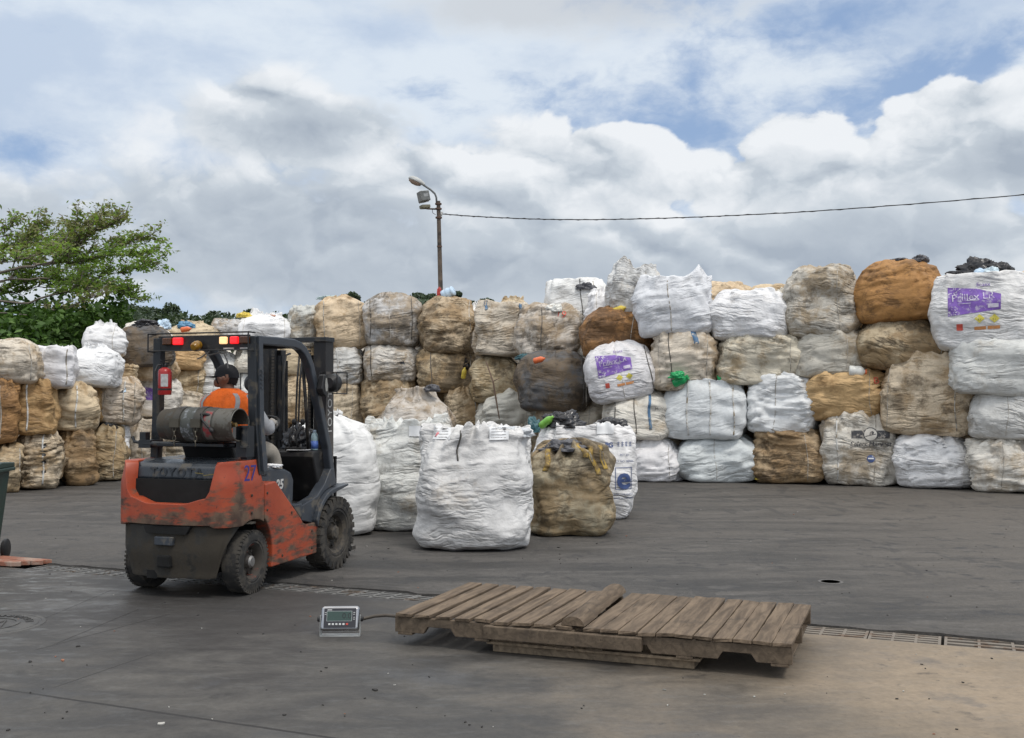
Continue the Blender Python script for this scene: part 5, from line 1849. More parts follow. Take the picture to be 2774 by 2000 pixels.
# lamps on the mast
for y in (-.44, .42):
    b = MB()
    b.lathe([(0, 0), (.05, 0), (.085, .03), (.09, .10), (0, .10)], 18, axis_m((1.44, y, 1.73), (1, 0, 0)))
    hl = b.build('headlamp', FBLACK, FK, auto=40)
    b = MB()
    for z in (1.63, 1.83):
        b.tube([(1.42, y - .10, z), (1.62, y - .10, z)], .006, 6)
        b.tube([(1.42, y + .09, z), (1.62, y + .09, z)], .006, 6)
        b.tube([(1.62, y - .10, z), (1.62, y + .09, z)], .006, 6)
    for yy in (y - .10, y + .09):
        b.tube([(1.62, yy, 1.63), (1.62, yy, 1.83)], .006, 6)
        b.tube([(1.42, yy, 1.63), (1.42, yy, 1.83)], .006, 6)
    b.tube([(1.62, y, 1.73), (1.62, y - .10, 1.73)], .005, 6)
    b.build('headlamp_guard', FBLACK, hl)
    b = MB()
    b.tube([(1.46, y, 1.73), (1.46, y * .8, 1.78), (1.50, y * .74, 1.78)], .012, 6)
    b.build('headlamp_arm', FBLACK, hl)
# side lamp / mirror housing on the right front post
b = MB()
b.prism([(1.075, 1.67), (1.115, 1.80), (1.15, 1.805), (1.20, 1.70), (1.20, 1.62), (1.15, 1.60), (1.10, 1.63)], 1, -.575, -.515)
sl = b.build('side_lamp', FBLACK, FK, bevel=.01)
b = MB()
b.prism([(1.125, 1.70), (1.135, 1.77), (1.155, 1.77), (1.175, 1.70), (1.165, 1.65), (1.135, 1.65)], 1, -.580, -.577)
b.build('lamp_lens', m_plain("clear_lens", (.30, .30, .28), .2), sl)
# grab rail in front of the driver on the right
b = MB()
b.tube([(1.03, -.40, 1.90), (1.06, -.41, 1.6), (1.12, -.41, 1.12)], .016, 8)
b.build('grab_rail', FBLACK, FK, smooth=True)

# ---- seat, wheel, levers
SEATM = m_plain("black_vinyl", (.014, .014, .015), .5, bump=.1)
b = MB()
b.box((.22, -.24, .985), (.68, .24, 1.065))
b.prism([(.20, 1.03), (.12, 1.20), (.10, 1.265), (.16, 1.275), (.20, 1.20), (.28, 1.06)], 1, -.25, .25)
b.build('seat', SEATM, FK, bevel=.03, seg=3)
st = empty('steering_column')
st.parent = FK
b = MB()
b.tube([(1.16, .02, 1.05), (1.00, .0, 1.30)], .03, 10)
b.build('column', FBLACK, st, smooth=True)
b = MB()
Mx = axis_m((.985, .0, 1.325), (-.55, 0, .83))
ring = [(.165 * math.cos(a), .165 * math.sin(a), 0) for a in np.linspace(0, 2 * math.pi, 33)]
b.tube(ring, .014, 8, Mx, caps=False)
for a in (0.3, 2.4, 4.5):
    b.tube([(0, 0, -.01), (.16 * math.cos(a), .16 * math.sin(a), 0)], .011, 6, Mx)
b.build('wheel_rim', FBLACK, st, smooth=True)
for y, bend in ((-.20, 0), (-.27, .03)):
    b = MB()
    b.tube([(1.20, y, 1.10), (1.14, y, 1.19), (1.145, y - .005, 1.25), (1.19 + bend, y - .02, 1.36)], .011, 8)
    lv = b.build('lever', FBLACK, FK, smooth=True)
    b = MB()
    b.lathe([(0, -.03), (.018, -.025), (.024, 0), (.018, .025), (0, .03)], 12, Matrix.Translation((1.192 + bend, y - .02, 1.365)))
    b.build('knob', FBLACK, lv, smooth=True)
b = MB()
b.box((1.14, -.33, 1.10), (1.26, -.15, 1.135))
b.build('lever_box', FBLACK, FK, bevel=.008)
# carrier for the gas cylinder
TK = Vector((-.085, -.06, 1.372))
b = MB()
b.tube([(-.03, .50, 1.205), (-.03, -.40, 1.205)], .022, 10)
b.box((-.12, -.34, 1.195), (.06, .30, 1.215))
b.box((-.05, .42, 1.17), (.12, .54, 1.235))
b.tube([(.0, .50, 1.20), (.0, .62, 1.22), (.0, .64, 1.26)], .014, 6)
b.box((-.01, .50, 1.22), (.05, .56, 1.30))
b.box((-.06, -.515, 1.11), (.06, -.42, 1.36))
b.tube([(-.07, -.505, 1.20), (-.07, -.505, 1.36)], .028, 10)
b.tube([(-.07, -.505, 1.19), (-.07, -.505, 1.205)], .042, 10)
b.tube([(-.07, -.505, 1.352), (-.07, -.505, 1.366)], .042, 10)
b.prism([(-.06, 1.20), (.06, 1.20), (.08, 1.09), (-.02, 1.09)], 1, -.50, -.44)
b.build('cylinder_bracket', FDARK, FK, auto=40)

# ------------------------------------------------------------------ things that ride on the forklift
CYL = m_plain("dull_cylinder_paint", (.046, .047, .041), .55, var=.3, dirt=(.055, .047, .036), dirt_amt=.6, dscale=5, bump=.1)
GC = empty('gas_cylinder', label='dull green grey gas cylinder strapped across behind the driver', cat='gas cylinder')
GC.matrix_world = FKM @ Matrix.Translation(TK)
b = MB()
R = .142
Mc = axis_m((0, .30, 0), (0, -1, 0)) @ Matrix.Scale(.88, 4, (0, 0, 1))
b.lathe([(0, .04), (.06, .035), (.11, .055), (.135, .09), (R, .14), (R, .56), (.135, .61), (.11, .645), (.06, .665), (0, .67)], 40, Mc)
b.build('shell', CYL, GC, smooth=True, auto=50)
b = MB()
b.lathe([(.118, .0), (.125, -.002), (.128, .02), (.128, .10), (.120, .10), (.118, .0)], 36, Mc, caps=False)
b.build('foot_ring', CYL, GC, auto=40)
b = MB()
cp = []
n = 30
vs, fs = [], []
for i in range(n + 1):
    a = math.radians(-150 + 300 * i / n)
    ln = .80 + .015 * math.sin(2 * a)
    for rr, h in ((.134, .60), (.134, ln), (.127, ln), (.127, .60)):
        vs.append((rr * math.cos(a), rr * math.sin(a), h))
for i in range(n):
    for k in range(4):
        fs.append((4 * i + k, 4 * i + (k + 1) % 4, 4 * i + 4 + (k + 1) % 4, 4 * i + 4 + k))
b._add(vs, fs, Mc @ Matrix.Rotation(math.radians(150), 4, 'Z'))
b.tube([(.1305 * math.cos(a), .1305 * math.sin(a), .805) for a in np.linspace(0, 2 * math.pi, 30)], .006, 6, Mc)
b.build('collar', m_plain("pale_cylinder_collar", (.105, .10, .085), .55, var=.25, dirt=(.06, .05, .04), dirt_amt=.5, dscale=8), GC, auto=40)
for h in (.225, .455):
    b = MB()
    b.tube([(0, 0, h - .035), (0, 0, h + .035)], R + .006, 40, Mc)
    s_o = b.build('cylinder_strap', m_plain("worn_strap_steel", (.060, .056, .048), .5, .5, var=.3), GC, auto=40)
    b = MB()
    b.box((-.165, .30 - h * .88 - .045, -.02), (-.145, .30 - h * .88 + .045, .05))
    for k in range(4):
        z = -.035 - k * .038
        b.tube([(-.155 + .012 * math.cos(a) * (k % 2), .30 - h * .88 + .014 * math.cos(a) * (1 - k % 2 * .5), z + .026 * math.sin(a)) for a in np.linspace(0, 2 * math.pi, 11)], .004, 5)
    b.build('latch_chain', m_plain("latch_steel", (.10, .09, .07), .5, .6), s_o)


def wrap(z0, z1, a0, a1, rad, mat, name, parent):
    vs, fs = [], []
    n = 14
    for i in range(n + 1):
        a = math.radians(a0 + (a1 - a0) * i / n)
        for h in np.linspace(z0, z1, 5):
            vs.append((rad * math.cos(a), rad * math.sin(a), h))
    for i in range(n):
        for k in range(4):
            fs.append((5 * i + k, 5 * i + k + 1, 5 * i + k + 6, 5 * i + k + 5))
    b = MB()
    b._add(vs, fs, Mc)
    return b.build(name, mat, parent, smooth=True)


wrap(.275, .405, 100, 250, R + .0022, m_plain("flaked_label", (.20, .215, .23), .6, var=.25, dirt=(.07, .075, .07), dirt_amt=.75, dscale=13), 'paper_label', GC)
wrap(.52, .60, 130, 235, R + .0015, m_plain("dull_cylinder_label", (.13, .125, .11), .6, dirt=(.28, .03, .035), dirt_amt=.5, dscale=6), 'warning_label', GC)
b = MB()
b.lathe([(.03, .66), (.03, .72), (.018, .73), (.018, .77), (0, .77)], 14, Mc)
b.build('valve', m_plain("brass", (.30, .20, .08), .4, .7), GC, auto=40)
b = MB()
b.tube([Mc @ Vector(q) for q in ((-.02, 0, .73), (-.06, .05, .69), (-.10, .07, .60), (-.125, .09, .53), (-.12, .085, .485))], .013, 8)
b.tube([Mc @ Vector(q) for q in ((-.145, -.02, .60), (-.15, -.045, .625), (-.145, -.06, .64))], [.014, .02, .012], 8)
b.tube([Mc @ Vector(q) for q in ((-.125, .09, .50), (-.147, .04, .52), (-.152, -.01, .58), (-.147, -.04, .62))], .009, 8)
b.build('gas_hose', FBLACK, GC, smooth=True)

EXT = empty('fire_extinguisher', label='small red fire extinguisher hung on the left rear post of the forklift roof', cat='fire extinguisher')
EXT.matrix_world = FKM @ Matrix.Translation((.035, .345, 1.615))
EXRED = m_plain("red_enamel", (.34, .018, .018), .3, var=.12, dirt=(.12, .03, .025), dirt_amt=.2, dscale=8)
b = MB()
b.lathe([(0, .0), (.052, .0), (.056, .008), (.056, .19), (.048, .215), (.022, .232), (0, .235)], 24)
b.build('bottle', EXRED, EXT, smooth=True, auto=40)
b = MB()
b.lathe([(.02, .228), (.024, .25), (.018, .27), (0, .27)], 12)
b.box((-.05, -.012, .262), (.045, .012, .275))
b.box((-.06, -.012, .285), (.02, .012, .295))
b.tube([(0, .02, .255), (-.03, .05, .25), (-.055, .055, .20), (-.058, .05, .12)], .007, 6)
b.build('valve_head', FBLACK, EXT)
vs, fs = [], []
for i in range(9):
    a = math.radians(182 + 62 * i / 8)
    vs += [(.0575 * math.cos(a), .0575 * math.sin(a), .07), (.0575 * math.cos(a), .0575 * math.sin(a), .175)]
b = MB()
b._add(vs, [(2 * i, 2 * i + 2, 2 * i + 3, 2 * i + 1) for i in range(8)])
b.build('label_sticker', m_plain("silver_sticker", (.42, .42, .42), .5, var=.3, scale=40), EXT)
b = MB()
b.lathe([(.0575, .04), (.0585, .04), (.0585, .055), (.0575, .055)], 20, caps=False)
b.box((.04, -.02, .03), (.07, .02, .20))
b.build('holder', FBLACK, EXT)

WBM = m_plain("clear_bottle_plastic", (.30, .42, .46), .12, var=.1)
b = MB()
b.lathe([(0, 0), (.030, 0), (.033, .008), (.033, .07), (.030, .08), (.033, .09), (.033, .125), (.026, .15), (.013, .165), (.013, .18), (0, .18)], 20)
wbt = b.build('water_bottle', WBM, None, smooth=True, auto=50)
wbt.matrix_world = FKM @ Matrix.Translation((1.27, -.39, 1.105))
tag(wbt, 'small water bottle with a blue label on the forklift dashboard', 'bottle')
b = MB()
b.lathe([(.0338, .012), (.0338, .085)], 20)
b.build('bottle_label', m_plain("blue_label", (.07, .14, .42), .5, var=.4, scale=30), wbt, smooth=True)
b = MB()
b.lathe([(.0145, .165), (.0145, .186), (0, .186)], 14)
b.build('bottle_cap', BLUEPET, wbt, auto=40)
b = MB()
b.box((-.05, -.10, 0), (.05, .10, .004))
pp = b.build('paper_sheet', PAPER, None)
pp.matrix_world = FKM @ Matrix.Translation((1.17, -.28, 1.1075)) @ Matrix.Rotation(.2, 4, 'Z')
tag(pp, 'white paper lying at the edge of the forklift dashboard', 'paper')
b = MB()
b.box((-.045, -.09, 0), (.045, .09, .010))
ph = b.build('phone', FBLACK, None, bevel=.004)
ph.matrix_world = FKM @ Matrix.Translation((1.25, -.27, 1.1075)) @ Matrix.Rotation(-.15, 4, 'Z')
tag(ph, 'dark flat phone lying on the forklift dashboard', 'phone')
b = MB()
b.box((-.040, -.083, .0102), (.040, .083, .0112))
b.build('screen', m_plain("phone_glass", (.02, .02, .022), .08), ph)
o = blob_mesh('black_jacket', FKM @ Vector((1.43, -.12, 1.105)), (.20, .32, .27), 61, BLACKFILM, rz=.4)
tag(o, 'black crumpled plastic on the forklift dashboard behind the levers', 'plastic bag')
o.name = 'black_bag'

# ------------------------------------------------------------------ the driver
DRV = empty('person', label='forklift driver in an orange vest and dark cap, seen from behind, head turned left', cat='person')
DRV.matrix_world = FKM


def skinned(name, chains, mat, parent, sub=2, root=0):
    """chains: lists of (point, radius or (rx,ry)); shared points are welded"""
    V, E, R = [], [], []
    idx = {}

    def vid(p, r):
        k = tuple(round(c, 4) for c in p)
        if k not in idx:
            idx[k] = len(V)
            V.append(p)
            R.append(r if isinstance(r, tuple) else (r, r))
        return idx[k]
    for ch in chains:
        pr = None
        for p, r in ch:
            i = vid(p, r)
            if pr is not None and pr != i:
                E.append((pr, i))
            pr = i
    me = bpy.data.meshes.new(name)
    me.from_pydata(V, E, [])
    o = link(bpy.data.objects.new(name, me), parent)
    o.modifiers.new("skin", 'SKIN').use_smooth_shade = True
    for i, r in enumerate(R):
        me.skin_vertices[0].data[i].radius = r
    me.skin_vertices[0].data[root].use_root = True
    s = o.modifiers.new("sub", 'SUBSURF')
    s.levels = s.render_levels = sub
    me.materials.append(mat)
    return o


SKIN = m_plain("skin", (.23, .115, .075), .55, var=.08)
HV = (math.cos(math.radians(104)), math.sin(math.radians(104)))       # the way the face looks
HC = Vector((.425, .005, 1.772))


def hd(f, s, z):
    """point of the head: f forward, s to its left, z up"""
    return (HC.x + HV[0] * f - HV[1] * s, HC.y + HV[1] * f + HV[0] * s, HC.z + z)


sh_r, el_r, wr_r = (.41, -.245, 1.555), (.53, -.36, 1.30), (.80, -.21, 1.37)
sh_l, el_l, wr_l = (.41, .185, 1.555), (.55, .28, 1.30), (.82, .15, 1.36)
body = skinned('body', [
    [((.45, -.02, 1.10), (.13, .15)), ((.41, -.02, 1.25), (.11, .15)), ((.40, -.03, 1.42), (.115, .17)), ((.40, -.03, 1.56), (.09, .13)), ((.41, -.03, 1.63), .062), (hd(-.005, 0, -.085), .056), (hd(.0, 0, -.03), .085), (hd(.0, 0, .035), .094), (hd(-.005, 0, .085), .070)],
    [(hd(.0, 0, -.03), .085), (hd(.075, 0, -.055), .045), (hd(.10, 0, -.035), .018)],
    [(hd(.075, 0, -.055), .045), (hd(.07, 0, -.09), .036)],
    [(hd(.0, 0, -.03), .085), (hd(-.01, .095, -.02), .018), (hd(-.02, .105, .005), .014)],
    [(hd(.0, 0, -.03), .085), (hd(-.01, -.095, -.02), .018), (hd(-.02, -.105, .005), .014)],
    [((.40, -.03, 1.56), (.09, .13)), (sh_r, .058), (el_r, .043), (wr_r, .028)],
    [((.40, -.03, 1.56), (.09, .13)), (sh_l, .058), (el_l, .043), (wr_l, .028)],
    [((.45, -.02, 1.10), (.13, .15)), ((.50, -.12, 1.10), .085), ((.84, -.20, 1.12), .058), ((.93, -.19, .80), .042), ((.94, -.19, .70), .04), ((1.07, -.20, .665), .035)],
    [((.45, -.02, 1.10), (.13, .15)), ((.50, .08, 1.10), .085), ((.84, .15, 1.12), .058), ((.93, .15, .80), .042), ((.94, .15, .70), .04), ((1.07, .16, .665), .035)],
], SKIN, DRV)
SHIRT = m_plain("grey_shirt", (.30, .31, .33), .85, var=.12, scale=14, bump=.3)
for a, b_, c in ((sh_r, el_r, wr_r), (sh_l, el_l, wr_l)):
    s = 1 if a[1] > -.03 else -1
    skinned('sleeve', [[((.40, a[1] * .72, 1.585), .062), (a, .074), (tuple(np.array(a) * .5 + np.array(b_) * .5), .063), (b_, .058), (tuple(np.array(b_) * .45 + np.array(c) * .55), .048), (tuple(np.array(b_) * .08 + np.array(c) * .92), .040)]], SHIRT, DRV)
TROUS = m_plain("pale_trousers", (.33, .30, .255), .9, var=.15, scale=10, bump=.5)
skinned('trousers', [
    [((.46, -.02, 1.13), (.145, .17)), ((.50, -.12, 1.11), .103), ((.67, -.165, 1.135), .098), ((.83, -.20, 1.125), .082), ((.89, -.198, .98), .075), ((.925, -.19, .80), .066), ((.93, -.19, .735), .070)],
    [((.46, -.02, 1.13), (.145, .17)), ((.50, .08, 1.11), .103), ((.67, .125, 1.135), .098), ((.83, .15, 1.125), .082), ((.89, .15, .98), .075), ((.925, .15, .80), .066), ((.93, .15, .735), .070)],
], TROUS, DRV)
for y in (-.195, .155):
    b = MB()
    b.prism([(.86, .627), (1.14, .627), (1.15, .66), (1.06, .70), (1.0, .75), (.87, .75)], 1, y - .05, y + .05)
    b.build('boot', m_plain("boot_leather", (.03, .024, .02), .7), DRV, bevel=.02, seg=3)
# gloves: palm, four fingers curled over the wheel rim and a thumb
GLOVE = m_plain("grey_glove", (.36, .34, .31), .9, var=.15, scale=30)
for w_, s in ((wr_r, -1), (wr_l, 1)):
    w_ = Vector(w_)
    tgt = Vector((.965 - .02, s * .155, 1.375 - (.0 if s < 0 else .005)))
    d = (tgt - w_).normalized()
    side = d.cross(Vector((0, 0, 1))).normalized()
    palm0, palm1 = w_ + d * .03, w_ + d * .085
    ch = [[(tuple(w_ - d * .02), .034), (tuple(palm0), (.030, .040)), (tuple(palm1), (.020, .044))]]
    for k, (o_, L1) in enumerate(((-.034, .030), (-.012, .034), (.011, .032), (.032, .025))):
        k0 = palm1 + side * o_ * .9 + d * .012
        k1 = k0 + d * L1 + Vector((0, 0, .004))
        k2 = k1 + d * L1 * .55 + Vector((0, 0, -.022))
        k3 = k2 - d * L1 * .25 + Vector((0, 0, -.022))
        ch.append([(tuple(palm1), (.020, .044)), (tuple(k0), .011), (tuple(k1), .0105), (tuple(k2), .0098), (tuple(k3), .009)])
    t0 = palm0 + side * (-s) * .038
    ch.append([(tuple(palm0), (.030, .040)), (tuple(t0), .013), (tuple(t0 + d * .032 - Vector((0, 0, .015))), .0115), (tuple(t0 + d * .055 - Vector((0, 0, .030)) + side * s * .01), .010)])
    skinned('glove', ch, GLOVE, DRV, 1)
# vest: loft of rings round the torso
m, g = new_mat("orange_vest")
co = g.n('ShaderNodeTexCoord').outputs['Object']
n1 = g.noise(g.v('MULTIPLY', co, (1, 1, .6)), 9.0, 5, .55)
g.bsdf(g.v('SCALE', g.mix(0, (.95, .165, .012), (.95, .165, .012)), s=g.ss(n1, .3, .7, .84, 1.12, 'LINEAR')), .75, g.bump(g.add(n1, g.noise(g.v('MULTIPLY', co, (3, 5, 2.2)), 2.5, 3, .5)), .8, .045))
VEST = m
STRIPE = m_plain("reflective_stripe", (.36, .36, .36), .4, var=.15, scale=30)
rings = [(1.10, .205, .150, .45), (1.22, .205, .155, .42), (1.36, .222, .160, .405), (1.48, .238, .155, .40), (1.55, .248, .140, .40), (1.595, .228, .118, .402), (1.63, .165, .098, .405), (1.662, .098, .080, .41), (1.672, .078, .072, .412)]
N = 44
zs = np.linspace(1.10, 1.672, 26)
rz_ = np.array(rings)


def vest_pt(z, a, off=0.0):
    hw, hdp, x0 = (np.interp(z, rz_[:, 0], rz_[:, k]) for k in (1, 2, 3))
    fold = .006 * math.sin(a * 7 + z * 22) * ssf(z, 1.6, 1.3)
    ca, sa = math.cos(a), math.sin(a)
    e = .75
    return (x0 + (hdp + off + fold) * math.copysign(abs(ca) ** e, ca), -.03 + (hw + off + fold) * math.copysign(abs(sa) ** e, sa), z)


vs = [vest_pt(z, 2 * math.pi * k / N) for z in zs for k in range(N)]
vo = np_mesh('vest', np.array(vs), grid_faces(len(zs), N), VEST, DRV)
md = vo.modifiers.new("thickness", 'SOLIDIFY')
md.thickness = .006
for ac in (math.radians(180 + 40), math.radians(180 - 40)):
    vs, fs = [], []
    zz = np.linspace(1.12, 1.628, 20)
    for z in zz:
        f = .030 / float(np.interp(z, rz_[:, 0], rz_[:, 1])) * .9
        a_ = ac
        vs += [vest_pt(z, a_ - f, .004), vest_pt(z, a_ + f, .004)]
    b = MB()
    b._add(vs, [(2 * i, 2 * i + 1, 2 * i + 3, 2 * i + 2) for i in range(len(zz) - 1)])
    b.build('reflective_stripe', STRIPE, vo, smooth=True)
# hair and cap
HM = Matrix.Translation(HC) @ Matrix.Rotation(math.radians(104), 4, 'Z') @ Matrix.Scale(.94, 4)
HAIR = m_plain("black_hair", (.010, .009, .009), .8, bump=.6)
CAP = m_plain("dark_cap_cloth", (.013, .014, .018), .85, var=.15, bump=.3)


def head_shell(name, mat, zlo, zhi, rx, ry, cut=None, n=36, m_=12):
    vs, fs = [], []
    for i in range(m_ + 1):
        t = i / m_
        z = zlo + (zhi - zlo) * t
        f = math.sqrt(max(1 - max((z + .02) / (zhi + .02), 0) ** 2.6, .0)) if z > -.02 else 1.0 - .20 * min((-.02 - z) / .06, 1.0) ** 1.3
        for k in range(n):
            a = 2 * math.pi * k / n
            zz_ = z
            if cut is not None and i == 0:
                zz_ = zlo + cut * (.5 + .5 * math.cos(a))
            vs.append((-.008 + rx * f * math.cos(a), ry * f * math.sin(a), zz_))
    for i in range(m_):
        for k in range(n):
            fs.append((i * n + k, i * n + (k + 1) % n, (i + 1) * n + (k + 1) % n, (i + 1) * n + k))
    b = MB()
    b._add(vs, fs, HM)
    return b.build(name, mat, DRV, smooth=True)


head_shell('hair', HAIR, -.082, .10, .104, .091, cut=.13)
cap = head_shell('cap', CAP, -.012, .122, .114, .102, cut=.012)
b = MB()
vs, fs = [], []
for i in range(13):
    a = math.radians(-62 + 124 * i / 12)
    vs += [(.100 * math.cos(a), .100 * math.sin(a), .010), (.090 + .105 * math.cos(a) ** .7, .092 * math.sin(a), .004 - .012 * (1 - math.cos(a)))]
b._add(vs, [(2 * i, 2 * i + 1, 2 * i + 3, 2 * i + 2) for i in range(12)], HM)
br = b.build('cap_brim', CAP, cap, smooth=True)
br.modifiers.new("thickness", 'SOLIDIFY').thickness = .005
b = MB()
b.lathe([(0, .119), (.008, .119), (.008, .126), (0, .128)], 10, HM)
b.build('cap_button', CAP, cap)
b = MB()
for s in (-1, 1):
    b.lathe([(0, 0), (.010, .001), (.0125, .006), (0, .012)], 10, HM @ Matrix.Translation((.080, s * .034, -.005)) @ Matrix.Rotation(math.radians(90), 4, 'Y'))
b.build('eyes', m_plain("eye", (.25, .24, .22), .2), DRV)
b = MB()
b.tube([HM @ Vector(q) for q in ((.094, -.024, -.082), (.103, 0, -.080), (.094, .024, -.082))], .006, 6)
b.build('mouth', m_plain("lips", (.20, .07, .055), .5), DRV)
b = MB()
b.lathe([(0, 0), (.12, 0), (.12, .006), (0, .006)], 18, Matrix.Translation((.60, -.40, .99)))
rg = blob_mesh('white_cloth', FKM @ Vector((.56, -.36, .985)), (.17, .12, .035), 77, PAPER, rz=.9)
tag(rg, 'white rag on the forklift engine cover under the thigh of the driver', 'rag')

# ------------------------------------------------------------------ pallets, weighing platform and display
def m_wood(name, ca, cb, cd):
    m, g = new_mat(name)
    oi = g.n('ShaderNodeNewGeometry').outputs['Random Per Island']
    co = g.n('ShaderNodeTexCoord').outputs['Object']
    p = g.v('ADD', co, g.v('SCALE', g.comb(3.0, 7.0, 5.0), s=g.mul(oi, 9.0)))
    gr = g.noise(g.v('MULTIPLY', p, (22.0, 2.2, 22.0)), 1.0, 8, .65, .6)
    bl = g.noise(p, 4.0, 7, .65)
    c = g.mix(g.ss(gr, .3, .7), ca, cb)
    c = g.v('SCALE', c, s=g.ss(oi, 0, 1, .78, 1.16, 'LINEAR'))
    c = g.mix(g.ss(bl, .54, .72, 0, .75), c, cd)
    c = g.mix(g.ss(g.noise(p, 26.0, 4, .6), .66, .72, 0, .8), c, (.022, .018, .014))
    nm = g.bump(g.add(gr, g.mul(bl, .4)), .55, .008)
    g.bsdf(c, .85, nm, 0, .3)
    return m


WOOD = m_wood("weathered_wood", (.085, .062, .043), (.215, .160, .110), (.055, .043, .033))
WOODX = m_wood("weathered_beam", (.085, .064, .045), (.165, .125, .088), (.055, .044, .035))
PT = Vector((.937, -.349, 0))
PN = Vector((.349, .937, 0))
P0 = Vector((-.754, 6.94, 0))
PANG = math.atan2(PT.y, PT.x)
PM = Matrix.Translation(P0) @ Matrix.Rotation(PANG, 4, 'Z')
rs = random.Random(21)


def stringer(b, L, y0, y1, z0, z1, notch):
    poly = [(0, z0), (notch[0], z0), (notch[0] + .03, z0 + .045), (notch[1] - .03, z0 + .045), (notch[1], z0), (notch[2], z0), (notch[2] + .03, z0 + .045), (notch[3] - .03, z0 + .045), (notch[3], z0), (L, z0), (L, z1), (0, z1)]
    b.prism(poly, 1, y0, y1)


def pallet(x0, L, n, gap, label, seed, wide):
    r = random.Random(seed)
    e = empty('wooden_pallet', label=label, cat='pallet', group='pallets on the weighing platform')
    e.matrix_world = PM @ Matrix.Translation((x0, 0, .087))
    for y in (.0, .57, 1.15):
        b = MB()
        stringer(b, L, y, y + .042, .0, .098, (.20, .42, L - .42, L - .20))
        b.build('stringer', WOODX, e, bevel=.003)
    pitch = L / n
    x = 0
    ws = [pitch - gap * r.uniform(.5, 1.5) for _ in range(n)]
    for i in range(n):
        w = ws[i]
        x = i * pitch + (pitch - w) / 2 + r.uniform(-.004, .004)
        b = MB()
        nseg = 10
        z0 = .0985 + r.uniform(0, .003)
        vs, fs = [], []
        yA, yB = -.012 + r.uniform(-.012, .008), 1.205 + r.uniform(-.01, .015)
        sk = r.uniform(-.004, .004)
        cup = r.uniform(-.003, .006)
        tw = r.uniform(-.004, .004)
        for k in range(nseg + 1):
            f = k / nseg
            y = yA + (yB - yA) * f
            zz = z0 + cup * (2 * f - 1) ** 2 + r.uniform(-.0006, .0006)
            jx = r.uniform(-.0022, .0022)
            for (dx, dz) in ((0, 0), (w, 0), (w, .021), (w * .5, .0215), (0, .021)):
                vs.append((x + dx + sk * f + (jx if dx != w * .5 else 0), y + (r.uniform(-.006, .006) if k in (0, nseg) else 0), zz + dz + tw * (2 * dx / w - 1) * (2 * f - 1)))
        for k in range(nseg):
            for q in range(5):
                fs.append((5 * k + q, 5 * k + (q + 1) % 5, 5 * k + 5 + (q + 1) % 5, 5 * k + 5 + q))
        fs += [(4, 3, 2, 1, 0), tuple(5 * nseg + q for q in range(5))]
        b._add(vs, fs)
        b.build('deck_board', WOOD, e, bevel=.003)
    for xx in (.02, L / 2 - .05, L - .12):
        b = MB()
        b.box((xx, .0, -.016), (xx + .10, 1.19, -.0005))
        b.build('bottom_board', WOODX, e, bevel=.003)
    return e


pallet(0, 1.205, 9, .024, 'left weathered pallet with gaps between its boards on the weighing platform', 5, 1)
pallet(1.262, 1.228, 11, .006, 'right weathered pallet with tightly set boards on the weighing platform', 9, 0)
b = MB()
b.box((.63, -.046, .098), (1.63, -.002, .180))
o = b.build('plank', WOODX, None, bevel=.006)
o.matrix_world = PM
tag(o, 'long plank nailed along the front of both pallets', 'plank')
b = MB()
hp = [(.075 * math.cos(a), .058 * math.sin(a)) for a in np.linspace(0, math.pi, 11)]
r = random.Random(4)
vs, fs = [], []
ns = 16
for k in range(ns + 1):
    y = -.01 + 1.20 * k / ns
    ox, oz = r.uniform(-.004, .004), r.uniform(-.003, .003)
    for (a, c) in hp:
        vs.append((a * r.uniform(.95, 1.05) + ox, y, max(c + oz, 0) if c > .005 else 0))
m_ = len(hp)
for k in range(ns):
    for q in range(m_):
        fs.append((m_ * k + q, m_ * k + (q + 1) % m_, m_ * k + m_ + (q + 1) % m_, m_ * k + m_ + q))
fs += [tuple(range(m_))[::-1], tuple(ns * m_ + q for q in range(m_))]
b._add(vs, fs)
o = b.build('half_log', WOOD, None, auto=50)
o.matrix_world = PM @ Matrix.Translation((1.195, .02, .2105)) @ Matrix.Rotation(math.radians(2.5), 4, 'Z')
tag(o, 'half round timber lying across the joint of the two pallets', 'timber')
b = MB()
b.box((.0, .0, .0), (1.27, .92, .050))
b.box((-.03, -.035, .052), (1.31, .94, .070))
o = b.build('weighing_platform', m_wood("platform_boards", (.16, .12, .082), (.32, .245, .165), (.11, .085, .06)), None, bevel=.004)
o.matrix_world = PM @ Matrix.Translation((.655, .055, .002))
tag(o, 'low board covered weighing platform on the ground under the pallets', 'scale')
# display on its bracket
c0 = ground_at(922, 1722)
IND = empty('weighing_display', c0, math.radians(2), 'small steel weighing display with a dark green screen standing on the concrete', 'display')
CHROME = m_plain("polished_steel", (.40, .40, .41), .24, 1.0, var=.1)
tl = Matrix.Translation((0, 0, .112)) @ Matrix.Rotation(math.radians(-22), 4, 'X')
b = MB()
b.cbox((0, 0, 0), (.258, .052, .168), tl)
b.build('case', CHROME, IND, bevel=.024, seg=5)
b = MB()
b.cbox((0, -.026, 0), (.214, .006, .130), tl)
fpn = b.build('front_panel', m_plain("dark_panel", (.020, .020, .026), .35), IND, bevel=.003)
b = MB()
b.box((-.088, -.0312, -.022), (.080, -.0295, .046), tl)
b.build('screen_frame', m_plain("pale_frame", (.30, .33, .33), .4), fpn)
b = MB()
b.box((-.085, -.0322, -.019), (.077, -.0305, .043), tl)
scr = b.build('screen', m_plain("lcd_green", (.030, .060, .050), .15), fpn)
FM = tl @ Matrix(((1, 0, 0, 0), (0, 0, -1, 0), (0, 1, 0, 0), (0, 0, 0, 1)))
